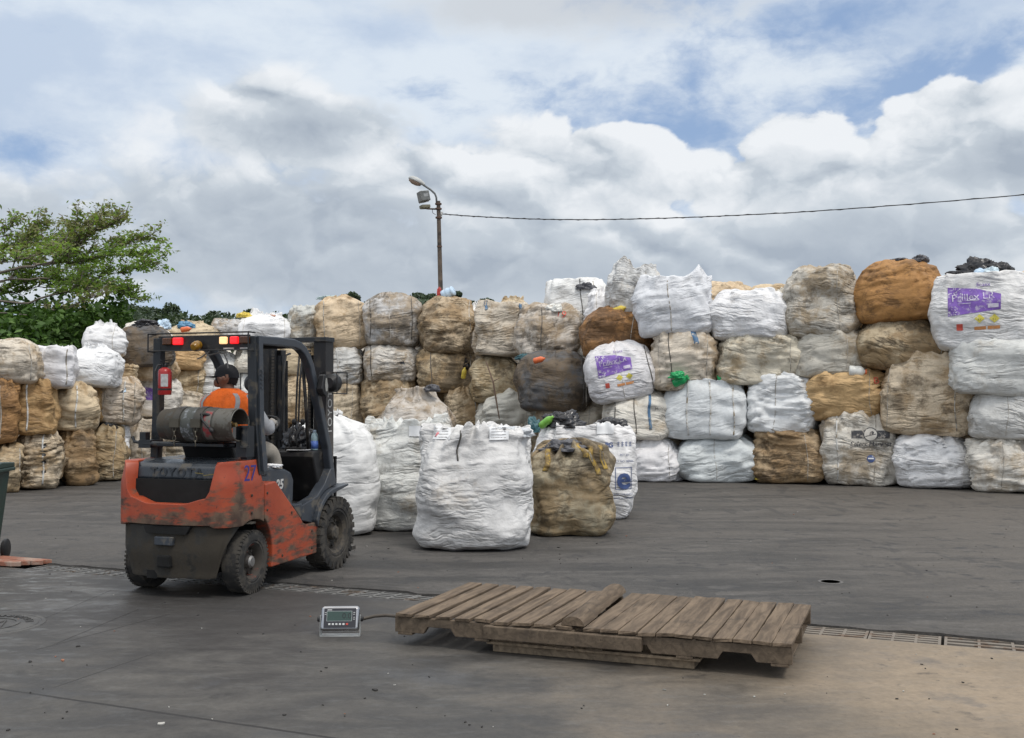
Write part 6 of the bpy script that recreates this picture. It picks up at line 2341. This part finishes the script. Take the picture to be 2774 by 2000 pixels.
place_text("0.0", .052, FM @ Matrix.Translation((.046, .012, .0326)), 'digits', m_plain("lcd_ink", (.006, .010, .010), .4), scr, extrude=.0004)
BTN = m_plain("white_button", (.55, .56, .55), .4)
for k in range(6):
    b = MB()
    x = -.075 + k * .0235
    b.prism([(x, -.047), (x + .014, -.047), (x + .014, -.035), (x, -.035)], 1, -.032, -.0295, tl)
    b.build('button', BTN if k < 5 else m_plain("red_button", (.5, .06, .04), .4), fpn)
b = MB()
for k, z in enumerate((.034, .022, .002, -.01)):
    b.box((.088, -.0305, z), (.100, -.0295, z + .003), tl)
    if k < 2: b.box((-.102, -.0305, z), (-.090, -.0295, z + .003), tl)
b.box((-.085, -.0305, .051), (-.055, -.0295, .056), tl)
b.build('panel_marks', BTN, fpn)
b = MB()
b.box((-.105, -.035, .0), (.128, .050, .004))
b.prism([(-.03, .004), (.05, .004), (.018, .135), (-.012, .135)], 0, .1305, .134)
b.prism([(-.03, .004), (.05, .004), (.018, .135), (-.012, .135)], 0, -.134, -.1305)
b.box((.126, -.03, .0), (.134, .05, .004))
b.box((-.134, -.03, .0), (-.103, .05, .004))
b.build('bracket', m_plain("zinc_bracket", (.40, .41, .40), .5, .4, var=.25), IND)
b = MB()
for s in (-1, 1):
    b.lathe([(.018, 0), (.018, .016), (.010, .02), (0, .02)], 12, axis_m((s * .134, .002, .110), (s, 0, 0)))
b.build('knob', FBLACK, IND)
b = MB()
pts = [c0 + Vector((.10, .045, .12)), c0 + Vector((.15, .06, .10)), c0 + Vector((.22, .07, .115)), c0 + Vector((.30, .05, .125)), c0 + Vector((.40, -.02, .13)), P0 + Vector((.02, .06, .135))]
b.tube(pts, .011, 8)
tag(b.build('hose', m_plain("brown_hose", (.07, .058, .046), .7), None, smooth=True), 'brown cable hose from the weighing display to the pallet', 'cable')

# ------------------------------------------------------------------ green bin at the left edge
BX = at(36, 1270, 10.0)
BIN = empty('wheeled_bin', (BX.x - .56, 10.32, 0), math.radians(6), 'dark green wheeled bin cut by the left edge', 'bin')
BG = m_plain("dark_green_plastic", (.020, .045, .036), .5, var=.15, dirt=(.06, .06, .05), dirt_amt=.25, dscale=5)
b = MB()
vs = []
for z, hx, hy in ((.10, .20, .22), (.88, .265, .31)):
    vs += [(-hx, -hy, z), (hx, -hy, z), (hx, hy, z), (-hx, hy, z)]
b._add(vs, [(0, 3, 2, 1), (4, 5, 6, 7), (0, 1, 5, 4), (1, 2, 6, 5), (2, 3, 7, 6), (3, 0, 4, 7)])
b.build('tub', BG, BIN, bevel=.03, seg=3)
b = MB()
b.box((-.30, -.345, .868), (.30, .345, .905))
b.build('rim', BG, BIN, bevel=.01)
b = MB()
b.prism([(-.345, .905), (-.34, .925), (0, .965), (.33, .95), (.345, .905)], 0, -.295, .295)
b.build('lid', BG, BIN, bevel=.015)
for s in (-1, 1):
    b = MB()
    b.lathe([(0, -.02), (.09, -.02), (.10, -.01), (.10, .015), (.09, .022), (0, .022)], 24, axis_m((s * .24, .26, .10), (s, 0, 0)))
    b.build('wheel', FBLACK, BIN, auto=40)
b = MB()
b.tube([(-.22, .33, .88), (-.22, .40, .90), (.22, .40, .90), (.22, .33, .88)], .016, 8)
b.build('handle', BG, BIN)

# ------------------------------------------------------------------ lamp post and wire
LD = 27.5
lb_, lt_ = at(1194, 805, LD), at(1187.5, 545, LD)
LPO = empty('lamp_post', (lb_.x + (lb_.x - lt_.x) / (lt_.z - lb_.z) * lb_.z, LD, 0), label='tall brown lamp post with a street lamp and a floodlight behind the bags', cat='lamp post')
lx0 = LPO.location.x


def lp(px, py, dy=0.0):
    p = at(px, py, LD)
    return (p.x - lx0, dy, p.z)


top = lp(1187.5, 545)
PW = m_plain("weathered_post", (.115, .090, .070), .85, var=.35, scale=5, dirt=(.05, .042, .036), dirt_amt=.5, dscale=2, bump=.3)
b = MB()
b.tube([(0, 0, 0), (top[0] * .5, 0, top[2] * .5), top], [.085, .066, .050], 8)
b.build('post', PW, LPO, auto=20)
RUSTC = m_plain("rusty_clamp", (.10, .06, .042), .8)
for py, r_ in ((553, .085), (566, .085), (590, .085), (668, .066)):
    b = MB()
    q = lp(1187.5 + (py - 553) * .027, py)
    b.tube([(q[0], 0, q[2] - .02), (q[0], 0, q[2] + .02)], r_, 12)
    b.build('clamp', RUSTC, LPO)
b = MB()
b.tube([lp(1183, 552), lp(1182, 535), lp(1178, 525), lp(1166, 514), lp(1146, 501)], .026, 10)
b.build('lamp_arm', m_plain("painted_arm", (.12, .13, .135), .6), LPO, smooth=True)
c_, d_ = Vector(lp(1149, 504)), Vector(lp(1106, 484))
ax = (d_ - c_)
ln = ax.length
ax.normalize()
Mh = Matrix.Translation(c_) @ ax.to_track_quat('X', 'Z').to_matrix().to_4x4()
b = MB()
vs, fs = [], []
secs = [(0, .05, .05), (.06, .08, .07), (.15, .13, .10), (.28, .15, .11), (.38, .12, .09), (ln, .03, .04)]
for x, hw, hh in secs:
    for k in range(14):
        a = 2 * math.pi * k / 14
        sz = math.sin(a)
        vs.append((x, hw * math.cos(a), hh * (sz if sz > 0 else sz * .35) + .02))
for i in range(len(secs) - 1):
    for k in range(14):
        fs.append((14 * i + k, 14 * i + (k + 1) % 14, 14 * i + 14 + (k + 1) % 14, 14 * i + 14 + k))
fs += [tuple(range(14)), tuple(14 * (len(secs) - 1) + k for k in range(14))[::-1]]
b._add(vs, fs, Mh)
hdp_ = b.build('lamp_head', m_plain("pale_lamp_housing", (.42, .43, .42), .5, var=.15), LPO, smooth=True, auto=50)
b = MB()
vs, fs = [], []
for x, hw, hh in ((.10, .09, .05), (.20, .125, .085), (.32, .12, .085), (.42, .06, .04)):
    for k in range(9):
        a = math.pi + math.pi * k / 8
        vs.append((x, hw * math.cos(a), .0 + hh * math.sin(a)))
for i in range(3):
    for k in range(8):
        fs.append((9 * i + k, 9 * i + k + 1, 9 * i + 10 + k, 9 * i + 9 + k))
b._add(vs, fs, Mh)
b.build('lamp_glass', m_plain("dull_lamp_glass", (.30, .22, .17), .25), hdp_, smooth=True)
q0, q1 = Vector(lp(1187, 567)), Vector(lp(1160, 566))
b = MB()
b.tube([q0, q1, Vector(lp(1145, 564))], .022, 8)
b.tube([Vector(lp(1171, 568)), Vector(lp(1172, 577)), Vector(lp(1180, 582))], .008, 6)
b.build('floodlight_arm', PW, LPO)
FLD = m_plain("grey_floodlight", (.20, .20, .19), .6, var=.2)
fc = Vector(lp(1145, 534))
Mf = Matrix.Translation(fc) @ Matrix.Rotation(math.radians(-12), 4, 'Y') @ Matrix.Rotation(math.radians(32), 4, 'Z')
b = MB()
b.prism([(-.16, -.13), (-.16, .13), (.05, .13), (.13, .06), (.13, -.06), (.05, -.13)], 2, -.13, .13, Mf @ Matrix.Rotation(math.pi / 2, 4, 'Z'))
fl = b.build('floodlight', FLD, LPO, bevel=.012)
b = MB()
b.box((-.115, -.166, -.115), (.115, -.161, .115), Mf)
gl = b.build('floodlight_glass', m_plain("dusty_glass", (.13, .135, .13), .2, var=.4), fl)
b = MB()
b.box((-.05, -.170, -.03), (.08, -.167, .05), Mf)
b.build('bulb', m_plain("grey_bulb", (.28, .29, .29), .3), fl)
b = MB()
Mb = Matrix.Translation(Vector(lp(1151, 560))) @ Matrix.Rotation(math.radians(-8), 4, 'Y') @ Matrix.Rotation(math.radians(32), 4, 'Z')
b.cbox((0, 0, 0), (.24, .18, .075), Mb)
b.cbox((0, 0, -.045), (.22, .16, .02), Mb)
b.build('ballast_box', m_plain("khaki_box", (.17, .16, .11), .7, var=.25), LPO, bevel=.01)
b = MB()
b.tube([Vector(lp(1135, 551)), Vector(lp(1162, 545))], .012, 6)
b.build('floodlight_yoke', m_plain("white_yoke", (.6, .6, .6), .5), fl)
b = MB()
i0 = Vector(lp(1196, 580))
b.lathe([(.0, -.06), (.035, -.05), (.02, -.02), (.04, 0), (.02, .02), (.035, .05), (0, .06)], 12, axis_m(i0, (.3, 0, 1)))
b.build('insulator', m_plain("pale_insulator", (.5, .5, .48), .4), LPO, smooth=True)
wp = [(1198, 580), (1260, 585), (1330, 589), (1420, 593), (1500, 595), (1600, 595.5), (1700, 594), (1800, 591.5), (1900, 588), (2000, 583.5), (2150, 576), (2300, 566), (2500, 551), (2774, 528), (3050, 502), (3400, 466)]
pts = []
for (a, b_), (c, d) in zip(wp[:-1], wp[1:]):
    for k in range(6):
        f = k / 6
        pts.append(at(a + (c - a) * f, b_ + (d - b_) * f, LD))
b = MB()
b.tube(pts, .013, 6)
tw = [p + Vector((0, .016 * math.cos(i * 2.2), .016 * math.sin(i * 2.2))) for i, p in enumerate(pts)]
b.tube(tw, .009, 5)
tag(b.build('wire', m_plain("black_wire", (.03, .03, .032), .7), None, smooth=True), 'twisted black wire running from the lamp post to the right', 'wire')

# ------------------------------------------------------------------ vegetation
def m_leaf(name, cols, tr=.30):
    m, g = new_mat(name)
    ri = g.n('ShaderNodeNewGeometry').outputs['Random Per Island']
    co = g.n('ShaderNodeTexCoord').outputs['Object']
    n = g.noise(co, .55, 3, .6)
    f = g.add(g.mul(ri, .55), g.mul(n, .5))
    c = g.mix(g.ss(f, .25, .50), cols[0], cols[1])
    c = g.mix(g.ss(f, .55, .80), c, cols[2])
    d = g.n('ShaderNodeBsdfPrincipled')
    g.put(d.inputs['Base Color'], c)
    d.inputs['Roughness'].default_value = .55
    d.inputs['Specular IOR Level'].default_value = .3
    t = g.n('ShaderNodeBsdfTranslucent')
    g.put(t.inputs[0], g.v('MULTIPLY', c, (1.3, 1.5, .6)))
    mx = g.n('ShaderNodeMixShader')
    mx.inputs[0].default_value = tr
    g.nt.links.new(d.outputs[0], mx.inputs[1])
    g.nt.links.new(t.outputs[0], mx.inputs[2])
    o = g.n('ShaderNodeOutputMaterial')
    g.nt.links.new(mx.outputs[0], o.inputs[0])
    return m


def leaves(C, size, seed, flat=0.0, aspect=.45):
    """C (n,3) centres -> rhombic leaf quads"""
    rs = np.random.RandomState(seed)
    n = len(C)
    a = rs.normal(size=(n, 3))
    a[:, 2] *= (1 - flat)
    a /= np.linalg.norm(a, axis=1)[:, None]
    nrm = rs.normal(size=(n, 3))
    nrm[:, 2] += 2.0 * flat
    b = np.cross(nrm, a)
    b /= np.linalg.norm(b, axis=1)[:, None] + 1e-9
    s = (size * rs.uniform(.6, 1.35, n))[:, None]
    V = np.stack([C - a * s * .5, C + b * s * aspect * .5 + a * s * .05, C + a * s * .5, C - b * s * aspect * .5 + a * s * .05], 1).reshape(-1, 3)
    return V, np.arange(4 * n).reshape(-1, 4)


LEAF_A = m_leaf("bright_leaves", ((.10, .145, .040), (.165, .245, .060), (.26, .35, .12)), .5)
LEAF_B = m_leaf("brownish_leaves", ((.13, .12, .065), (.18, .19, .075), (.25, .25, .12)))
LEAF_C = m_leaf("bush_leaves", ((.035, .068, .016), (.062, .125, .026), (.105, .185, .042)), .2)
LEAF_D = m_leaf("distant_leaves", ((.046, .066, .046), (.064, .090, .056), (.090, .122, .070)), .15)  # bluish fade of distance put into the leaf colours
BARK = m_plain("grey_bark", (.17, .145, .12), .9, var=.3, bump=.4)

TD = 34.0
TREE = empty('broad_tree', at(-230, 1100, TD) * 1, label='broad spreading tree with flat layered branches at the left edge', cat='tree')
TREE.location.z = 0
TO = Vector(TREE.location)
rs = np.random.RandomState(5)
lim = MB()
leafA, leafB = [], []


def tp(px, py, dy=0.0):
    px = px - .10 * max(px - 40, 0)
    py = py + .05 * max(700 - py, 0)
    return at(px, py, TD + dy) - TO


fork = (-150, 790)
LIMBS = [  # points, depth drift, start radius, leaf density, brown share, twig length, x where leaves start
    ([(-150, 790), (-60, 752), (0, 737), (98, 721), (129, 714), (184, 691), (207, 674), (239, 648), (259, 631), (302, 613), (345, 603)], -.6, .20, 1.0, .75, .9, 60),
    ([(221, 655), (215, 628), (198, 602), (172, 573)], .3, .045, .55, .8, .45, 190),
    ([(221, 655), (224, 610), (228, 566)], -.2, .045, .5, .7, .45, 190),
    ([(239, 648), (262, 606), (285, 588), (330, 578)], .5, .05, 1.3, .75, .6, 240),
    ([(98, 721), (184, 702), (259, 691), (331, 668), (388, 655), (430, 645)], .9, .13, 1.25, .45, .85, 120),
    ([(129, 714), (200, 708), (280, 696), (359, 692), (405, 690), (446, 706)], -1.2, .12, 1.6, .12, .9, 150),
    ([(-60, 775), (86, 754), (170, 758), (259, 760), (345, 737), (408, 724)], 1.3, .14, 1.35, .10, .85, 80),
    ([(-100, 800), (57, 823), (144, 800), (230, 789), (316, 782), (360, 790), (400, 806)], -.8, .15, 1.6, .12, .9, 40),
    ([(-60, 840), (86, 853), (172, 838), (259, 815), (290, 800)], -2.0, .08, .5, .8, .7, 60),
    ([(-150, 760), (-90, 690), (-20, 655), (14, 628), (43, 606)], -.5, .10, .6, .4, .7, -60),
    ([(30, 730), (60, 680), (84, 640), (102, 610), (120, 606)], .8, .08, 1.1, .7, .75, 20),
    ([(-80, 730), (-20, 690), (20, 668), (60, 652), (140, 640)], 1.6, .09, 1.3, .4, .8, -60),
    ([(0, 765), (60, 735), (130, 690), (170, 660), (190, 650)], 2.2, .08, 1.4, .35, .8, 0),
    ([(-40, 790), (40, 775), (120, 745), (200, 730), (270, 725)], 2.6, .10, 1.7, .15, .85, -20),
    ([(-60, 820), (20, 795), (110, 780), (190, 778), (260, 782)], 2.0, .10, 1.7, .12, .85, -20),
    ([(-100, 770), (-40, 730), (30, 705), (90, 690), (150, 680)], -2.4, .09, 1.4, .35, .8, -40),
]


def add_twig(p, d, L, r, dens, brown, depth):
    n = 4
    pts = [p]
    dd = Vector(d)
    for i in range(n):
        dd = (dd + Vector(rs.normal(size=3)) * .16 + Vector((.03, 0, .02))).normalized()
        pts.append(pts[-1] + dd * (L / n))
    lim.tube(pts, [max(r * (1 - i / (n + 1)), .006) for i in range(n + 1)], 4, None, False)
    for i in range(1, n + 1):
        if depth > 0 and rs.rand() < .75:
            sd = Vector((dd.y * rs.choice([-1, 1]), -dd.x * rs.choice([-1, 1]) + rs.normal() * .5, rs.uniform(-.05, .45))).normalized()
            add_twig(pts[i], (dd * .7 + sd * .8).normalized(), L * rs.uniform(.42, .65), r * .55, dens, brown, depth - 1)
        k = rs.poisson(1.6 * dens * (1.4 if depth == 0 else .7))
        for _ in range(k):
            q = pts[i] + Vector(rs.normal(size=3) * np.array([.12, .18, .045]))
            q = Vector(q)
            (leafB if rs.rand() < brown else leafA).append(tuple(q))


for pts, drift, r0, dens, brown, tl_, xs in LIMBS:
    P = []
    n = len(pts)
    for i, (a, b_) in enumerate(pts):
        P.append(tp(a, b_, drift * (i / (n - 1)) * 1.6 + rs.normal() * .05))
    # subdivide with slight wander
    Q = []
    for i in range(n - 1):
        for k in range(3):
            Q.append(P[i].lerp(P[i + 1], k / 3) + Vector(rs.normal(size=3)) * .03)
    Q.append(P[-1])
    m_ = len(Q)
    lim.tube(Q, [max(r0 * .27 * (1 - .8 * i / m_), .014) for i in range(m_)], 6)
    for i in range(1, m_):
        pxx = pts[0][0] + (pts[-1][0] - pts[0][0]) * i / m_
        if pxx < xs:
            continue
        d0 = (Q[i] - Q[i - 1]).normalized()
        for _ in range(2):
            side = Vector((0, rs.choice([-1, 1]), 0))
            d = (d0 * rs.uniform(.5, 1.0) + side * rs.uniform(.1, .9) + Vector((0, 0, rs.uniform(-.05, .42)))).normalized()
            add_twig(Q[i], d, tl_ * rs.uniform(.35, .75), r0 * .25 * (1 - .5 * i / m_) + .006, dens, brown, 1)
fk = tp(*fork)
b = MB()
b.tube([(0, 0, -.1), (.1, 0, .8), (.2, .0, 2.0), (.55, 0, 3.4), fk + Vector((-.3, 0, -.5)), fk + Vector((.2, 0, .1))], [.48, .40, .34, .30, .27, .20], 12)
b.build('trunk', BARK, TREE, smooth=True)
lim.build('limbs', BARK, TREE, smooth=True)
for nm, C, mt, sd in (('green_foliage', leafA, LEAF_A, 3), ('brown_foliage', leafB, LEAF_B, 4)):
    V, Q = leaves(np.array(C), .155, sd, flat=.45, aspect=.42)
    np_mesh(nm, V, Q, mt, TREE, smooth=False)


def leaf_cloud(n, radii, seed, shell=.55):
    rs = np.random.RandomState(seed)
    d = rs.normal(size=(n, 3))
    d /= np.linalg.norm(d, axis=1)[:, None]
    r = shell + (1 - shell) * rs.rand(n) ** .6
    bumps = 1 + .28 * perlin(d * 2.1 + seed, seed % 7) + .22 * perlin(d * 4.3 + seed, seed % 5)
    P = d * (r * bumps)[:, None] * np.array(radii)
    keep = perlin(P * (1.6 / max(radii) * 2.2) + seed, 4) > -.38
    return P[keep]


# bushes of the green bank behind the left pile
BG_ = 'bushes on the green bank'
for px, D, ytop, wpx, lb, sd in ((-60, 32.0, 842, 260, 'leafy bush cut by the left edge below the broad tree', 1), (80, 31.0, 852, 210, 'leafy bush under the low bare branches of the broad tree', 2),
                                 (190, 32.5, 838, 200, 'leafy bush right above the clean tent shaped white bag', 3), (285, 33.0, 826, 150, 'tall dark bush at the right end of the green bank', 4),
                                 (140, 35.5, 815, 280, 'dark bush behind the others under the broad tree', 5), (20, 36.0, 812, 260, 'dark bush behind the left edge under the broad tree', 6),
                                 (325, 36.0, 842, 110, 'low bush at the right foot of the green bank', 7)):
    top_ = at(px, ytop, D)
    rz_h = top_.z / 2 + .1
    e = empty('leafy_bush', (top_.x, D, 0), 0, lb, 'bush', BG_)
    rx = wpx / 2 / FPX * D
    C = leaf_cloud(6500, (rx, 1.6, rz_h), sd * 11, .45)
    C[:, 2] += rz_h
    C = C[C[:, 2] > .05]
    V, Q = leaves(C, .24, sd, flat=.3, aspect=.5)
    np_mesh('foliage', V, Q, LEAF_C, e, smooth=False)
    b = MB()
    r = random.Random(sd)
    for k in range(7):
        a = r.uniform(0, 6.3)
        b.tube([(.1 * math.cos(a), .1 * math.sin(a), 0), (rx * .3 * math.cos(a), .5 * math.sin(a), rz_h * .7), (rx * .7 * math.cos(a), 1.1 * math.sin(a), rz_h * 1.4)], [.05, .035, .012], 5)
    b.build('stems', BARK, e)
# grassy bank they stand on
b = MB()
gx = np.linspace(-26, -11, 26)
vs, fs = [], []
for i, x in enumerate(gx):
    for (y, z) in ((25.4, .0), (27.2, 1.6), (28.8, 2.45), (31, 2.7), (44, 2.8)):
        f = 1 - ssf(x, -13.4, -11.2)
        vs.append((x, y + .3 * math.sin(i * 1.7), max(z * f + .12 * math.sin(i * 2.3 + y), 0.0) if z > 0 else -.05))
for i in range(len(gx) - 1):
    for k in range(4):
        fs.append((5 * i + k, 5 * i + 5 + k, 5 * i + 6 + k, 5 * i + 1 + k))
b._add(vs, fs)
bk = b.build('bank', m_plain("dry_grass_soil", (.055, .060, .022), .95, var=.4, scale=3, dirt=(.09, .065, .04), dirt_amt=.6, dscale=1.2), None, smooth=True)
tag(bk, kind='structure')
rs = np.random.RandomState(12)
n = 9000
gxx = rs.uniform(-24, -11.6, n)
gyy = rs.uniform(25.6, 30.5, n)
gz = np.interp(gyy, [25.4, 27.2, 28.8, 31], [0, 1.6, 2.45, 2.7]) * np.array([1 - ssf(x, -13.4, -11.2) for x in gxx])
V, Q = leaves(np.stack([gxx, gyy, gz + .10], -1), .30, 8, flat=-.6, aspect=.16)
go_ = np_mesh('grass', V, Q, m_leaf("grass_blades", ((.045, .060, .016), (.075, .095, .026), (.13, .12, .05)), .2), None, smooth=False)
tag(go_, 'rough grass on the bank behind the left pile', 'grass', kind='stuff')

# wooded hill far behind
HD = 260.0
sky_px = [-900, 240, 300, 330, 380, 440, 500, 560, 620, 700, 760, 820, 880, 940, 1000, 1100, 1160, 1220, 1300, 1345, 1420, 1700, 2400, 3600]
sky_py = [900, 846, 840, 834, 842, 848, 853, 858, 856, 852, 850, 846, 836, 826, 818, 816, 815, 824, 828, 838, 850, 870, 900, 940]
vs, fs = [], []
hx = np.linspace(-900, 3600, 120)
for px in hx:
    zt = at(px, float(np.interp(px, sky_px, sky_py)), HD).z
    x0 = (px - 1387) / FPX
    for D, f in ((120, .0), (160, .18), (210, .55), (260, .74), (330, .80), (500, .78)):
        vs.append((x0 * D, D, max(zt * f, -.2) - .2))
for i in range(len(hx) - 1):
    for k in range(5):
        fs.append((6 * i + k, 6 * i + 6 + k, 6 * i + 7 + k, 6 * i + 1 + k))
b = MB()
b._add(vs, fs)
tag(b.build('hill', m_plain("hill_ground", (.035, .045, .020), .95, var=.3, scale=.1), None, smooth=True), kind='structure')
rs = np.random.RandomState(31)
CC = []
for i in range(620):
    px = rs.uniform(120, 1560)
    D = rs.uniform(200, 275)
    yy = float(np.interp(px, sky_px, sky_py))
    zt = at(px, yy - 5 + 60 * rs.rand() ** 1.3, D).z
    R = rs.uniform(2.4, 5.2)
    x = (px - 1387) / FPX * D
    base = zt - R * rs.uniform(.7, 1.1)
    C = leaf_cloud(230, (R, R, R * rs.uniform(.6, .9)), i, .75)
    CC.append(C + np.array([x, D, base]))
C = np.concatenate(CC)
V, Q = leaves(C, .95, 3, flat=.2, aspect=.7)
wd = np_mesh('wood', V, Q, LEAF_D, None, smooth=False)
tag(wd, 'distant dark wood covering the hill behind the bags', 'wood', kind='stuff')
SG = 'trees standing out of the distant wood'
for px, ytop, wpx, hpx, lb, sd, flat_ in ((465, 822, 46, 62, 'round topped tree rising from the distant wood right of the broad tree', 1, .95), (400, 832, 84, 40, 'flat umbrella shaped tree in the distant wood beside the broad tree', 2, .32),
                                          (352, 824, 70, 50, 'wide tree at the left end of the distant wood', 3, .6), (577, 842, 34, 40, 'small pointed tree in the distant wood above the blue film', 4, 1.1),
                                          (676, 838, 30, 40, 'small tree in the distant wood above the loose white bag', 5, 1.0), (955, 792, 42, 44, 'lone round tree between two bags left of the lamp post', 6, .8),
                                          (1132, 793, 54, 46, 'bushy tree right of the dirty grey strapped bag', 7, .7), (1170, 796, 40, 40, 'bushy tree directly left of the lamp post foot', 8, .8),
                                          (1236, 790, 30, 40, 'small tree directly right of the pale blue jar', 9, .6), (1318, 808, 46, 40, 'dark tree right of the bag at the lamp post foot', 10, .8),
                                          (1276, 815, 40, 30, 'low tree between jar and dark tree on the hill', 11, .6)):
    D = 255
    R = wpx / 2 / FPX * D
    Hh = hpx / FPX * D
    t_ = at(px, ytop, D)
    e = empty('hill_tree', (t_.x, D, t_.z - Hh - 6), 0, lb, 'tree', SG)
    C = leaf_cloud(1100, (R, R, R * flat_), 50 + sd, .5)
    C[:, 2] += Hh + 6 - R * flat_
    C2 = leaf_cloud(800, (R * .85, R * .85, R * flat_ * .9), 80 + sd, .5)
    C2[:, 2] += Hh + 6 - R * flat_ * 2.3
    C = np.concatenate([C, C2])
    V, Q = leaves(C, .62, sd, flat=.2, aspect=.7)
    np_mesh('crown', V, Q, LEAF_D, e, smooth=False)
    b = MB()
    b.tube([(0, 0, 0), (.1, 0, Hh + 6 - R * flat_ * 1.6), (.0, 0, Hh + 6 - R * flat_ * .5)], [.45, .3, .08], 7)
    for k in range(4):
        a = k * 1.6 + sd
        b.tube([(.08, 0, Hh + 6 - R * flat_ * 1.7), (R * .55 * math.cos(a), R * .55 * math.sin(a), Hh + 6 - R * flat_ * .6)], [.16, .05], 5)
    b.build('trunk', BARK, e)
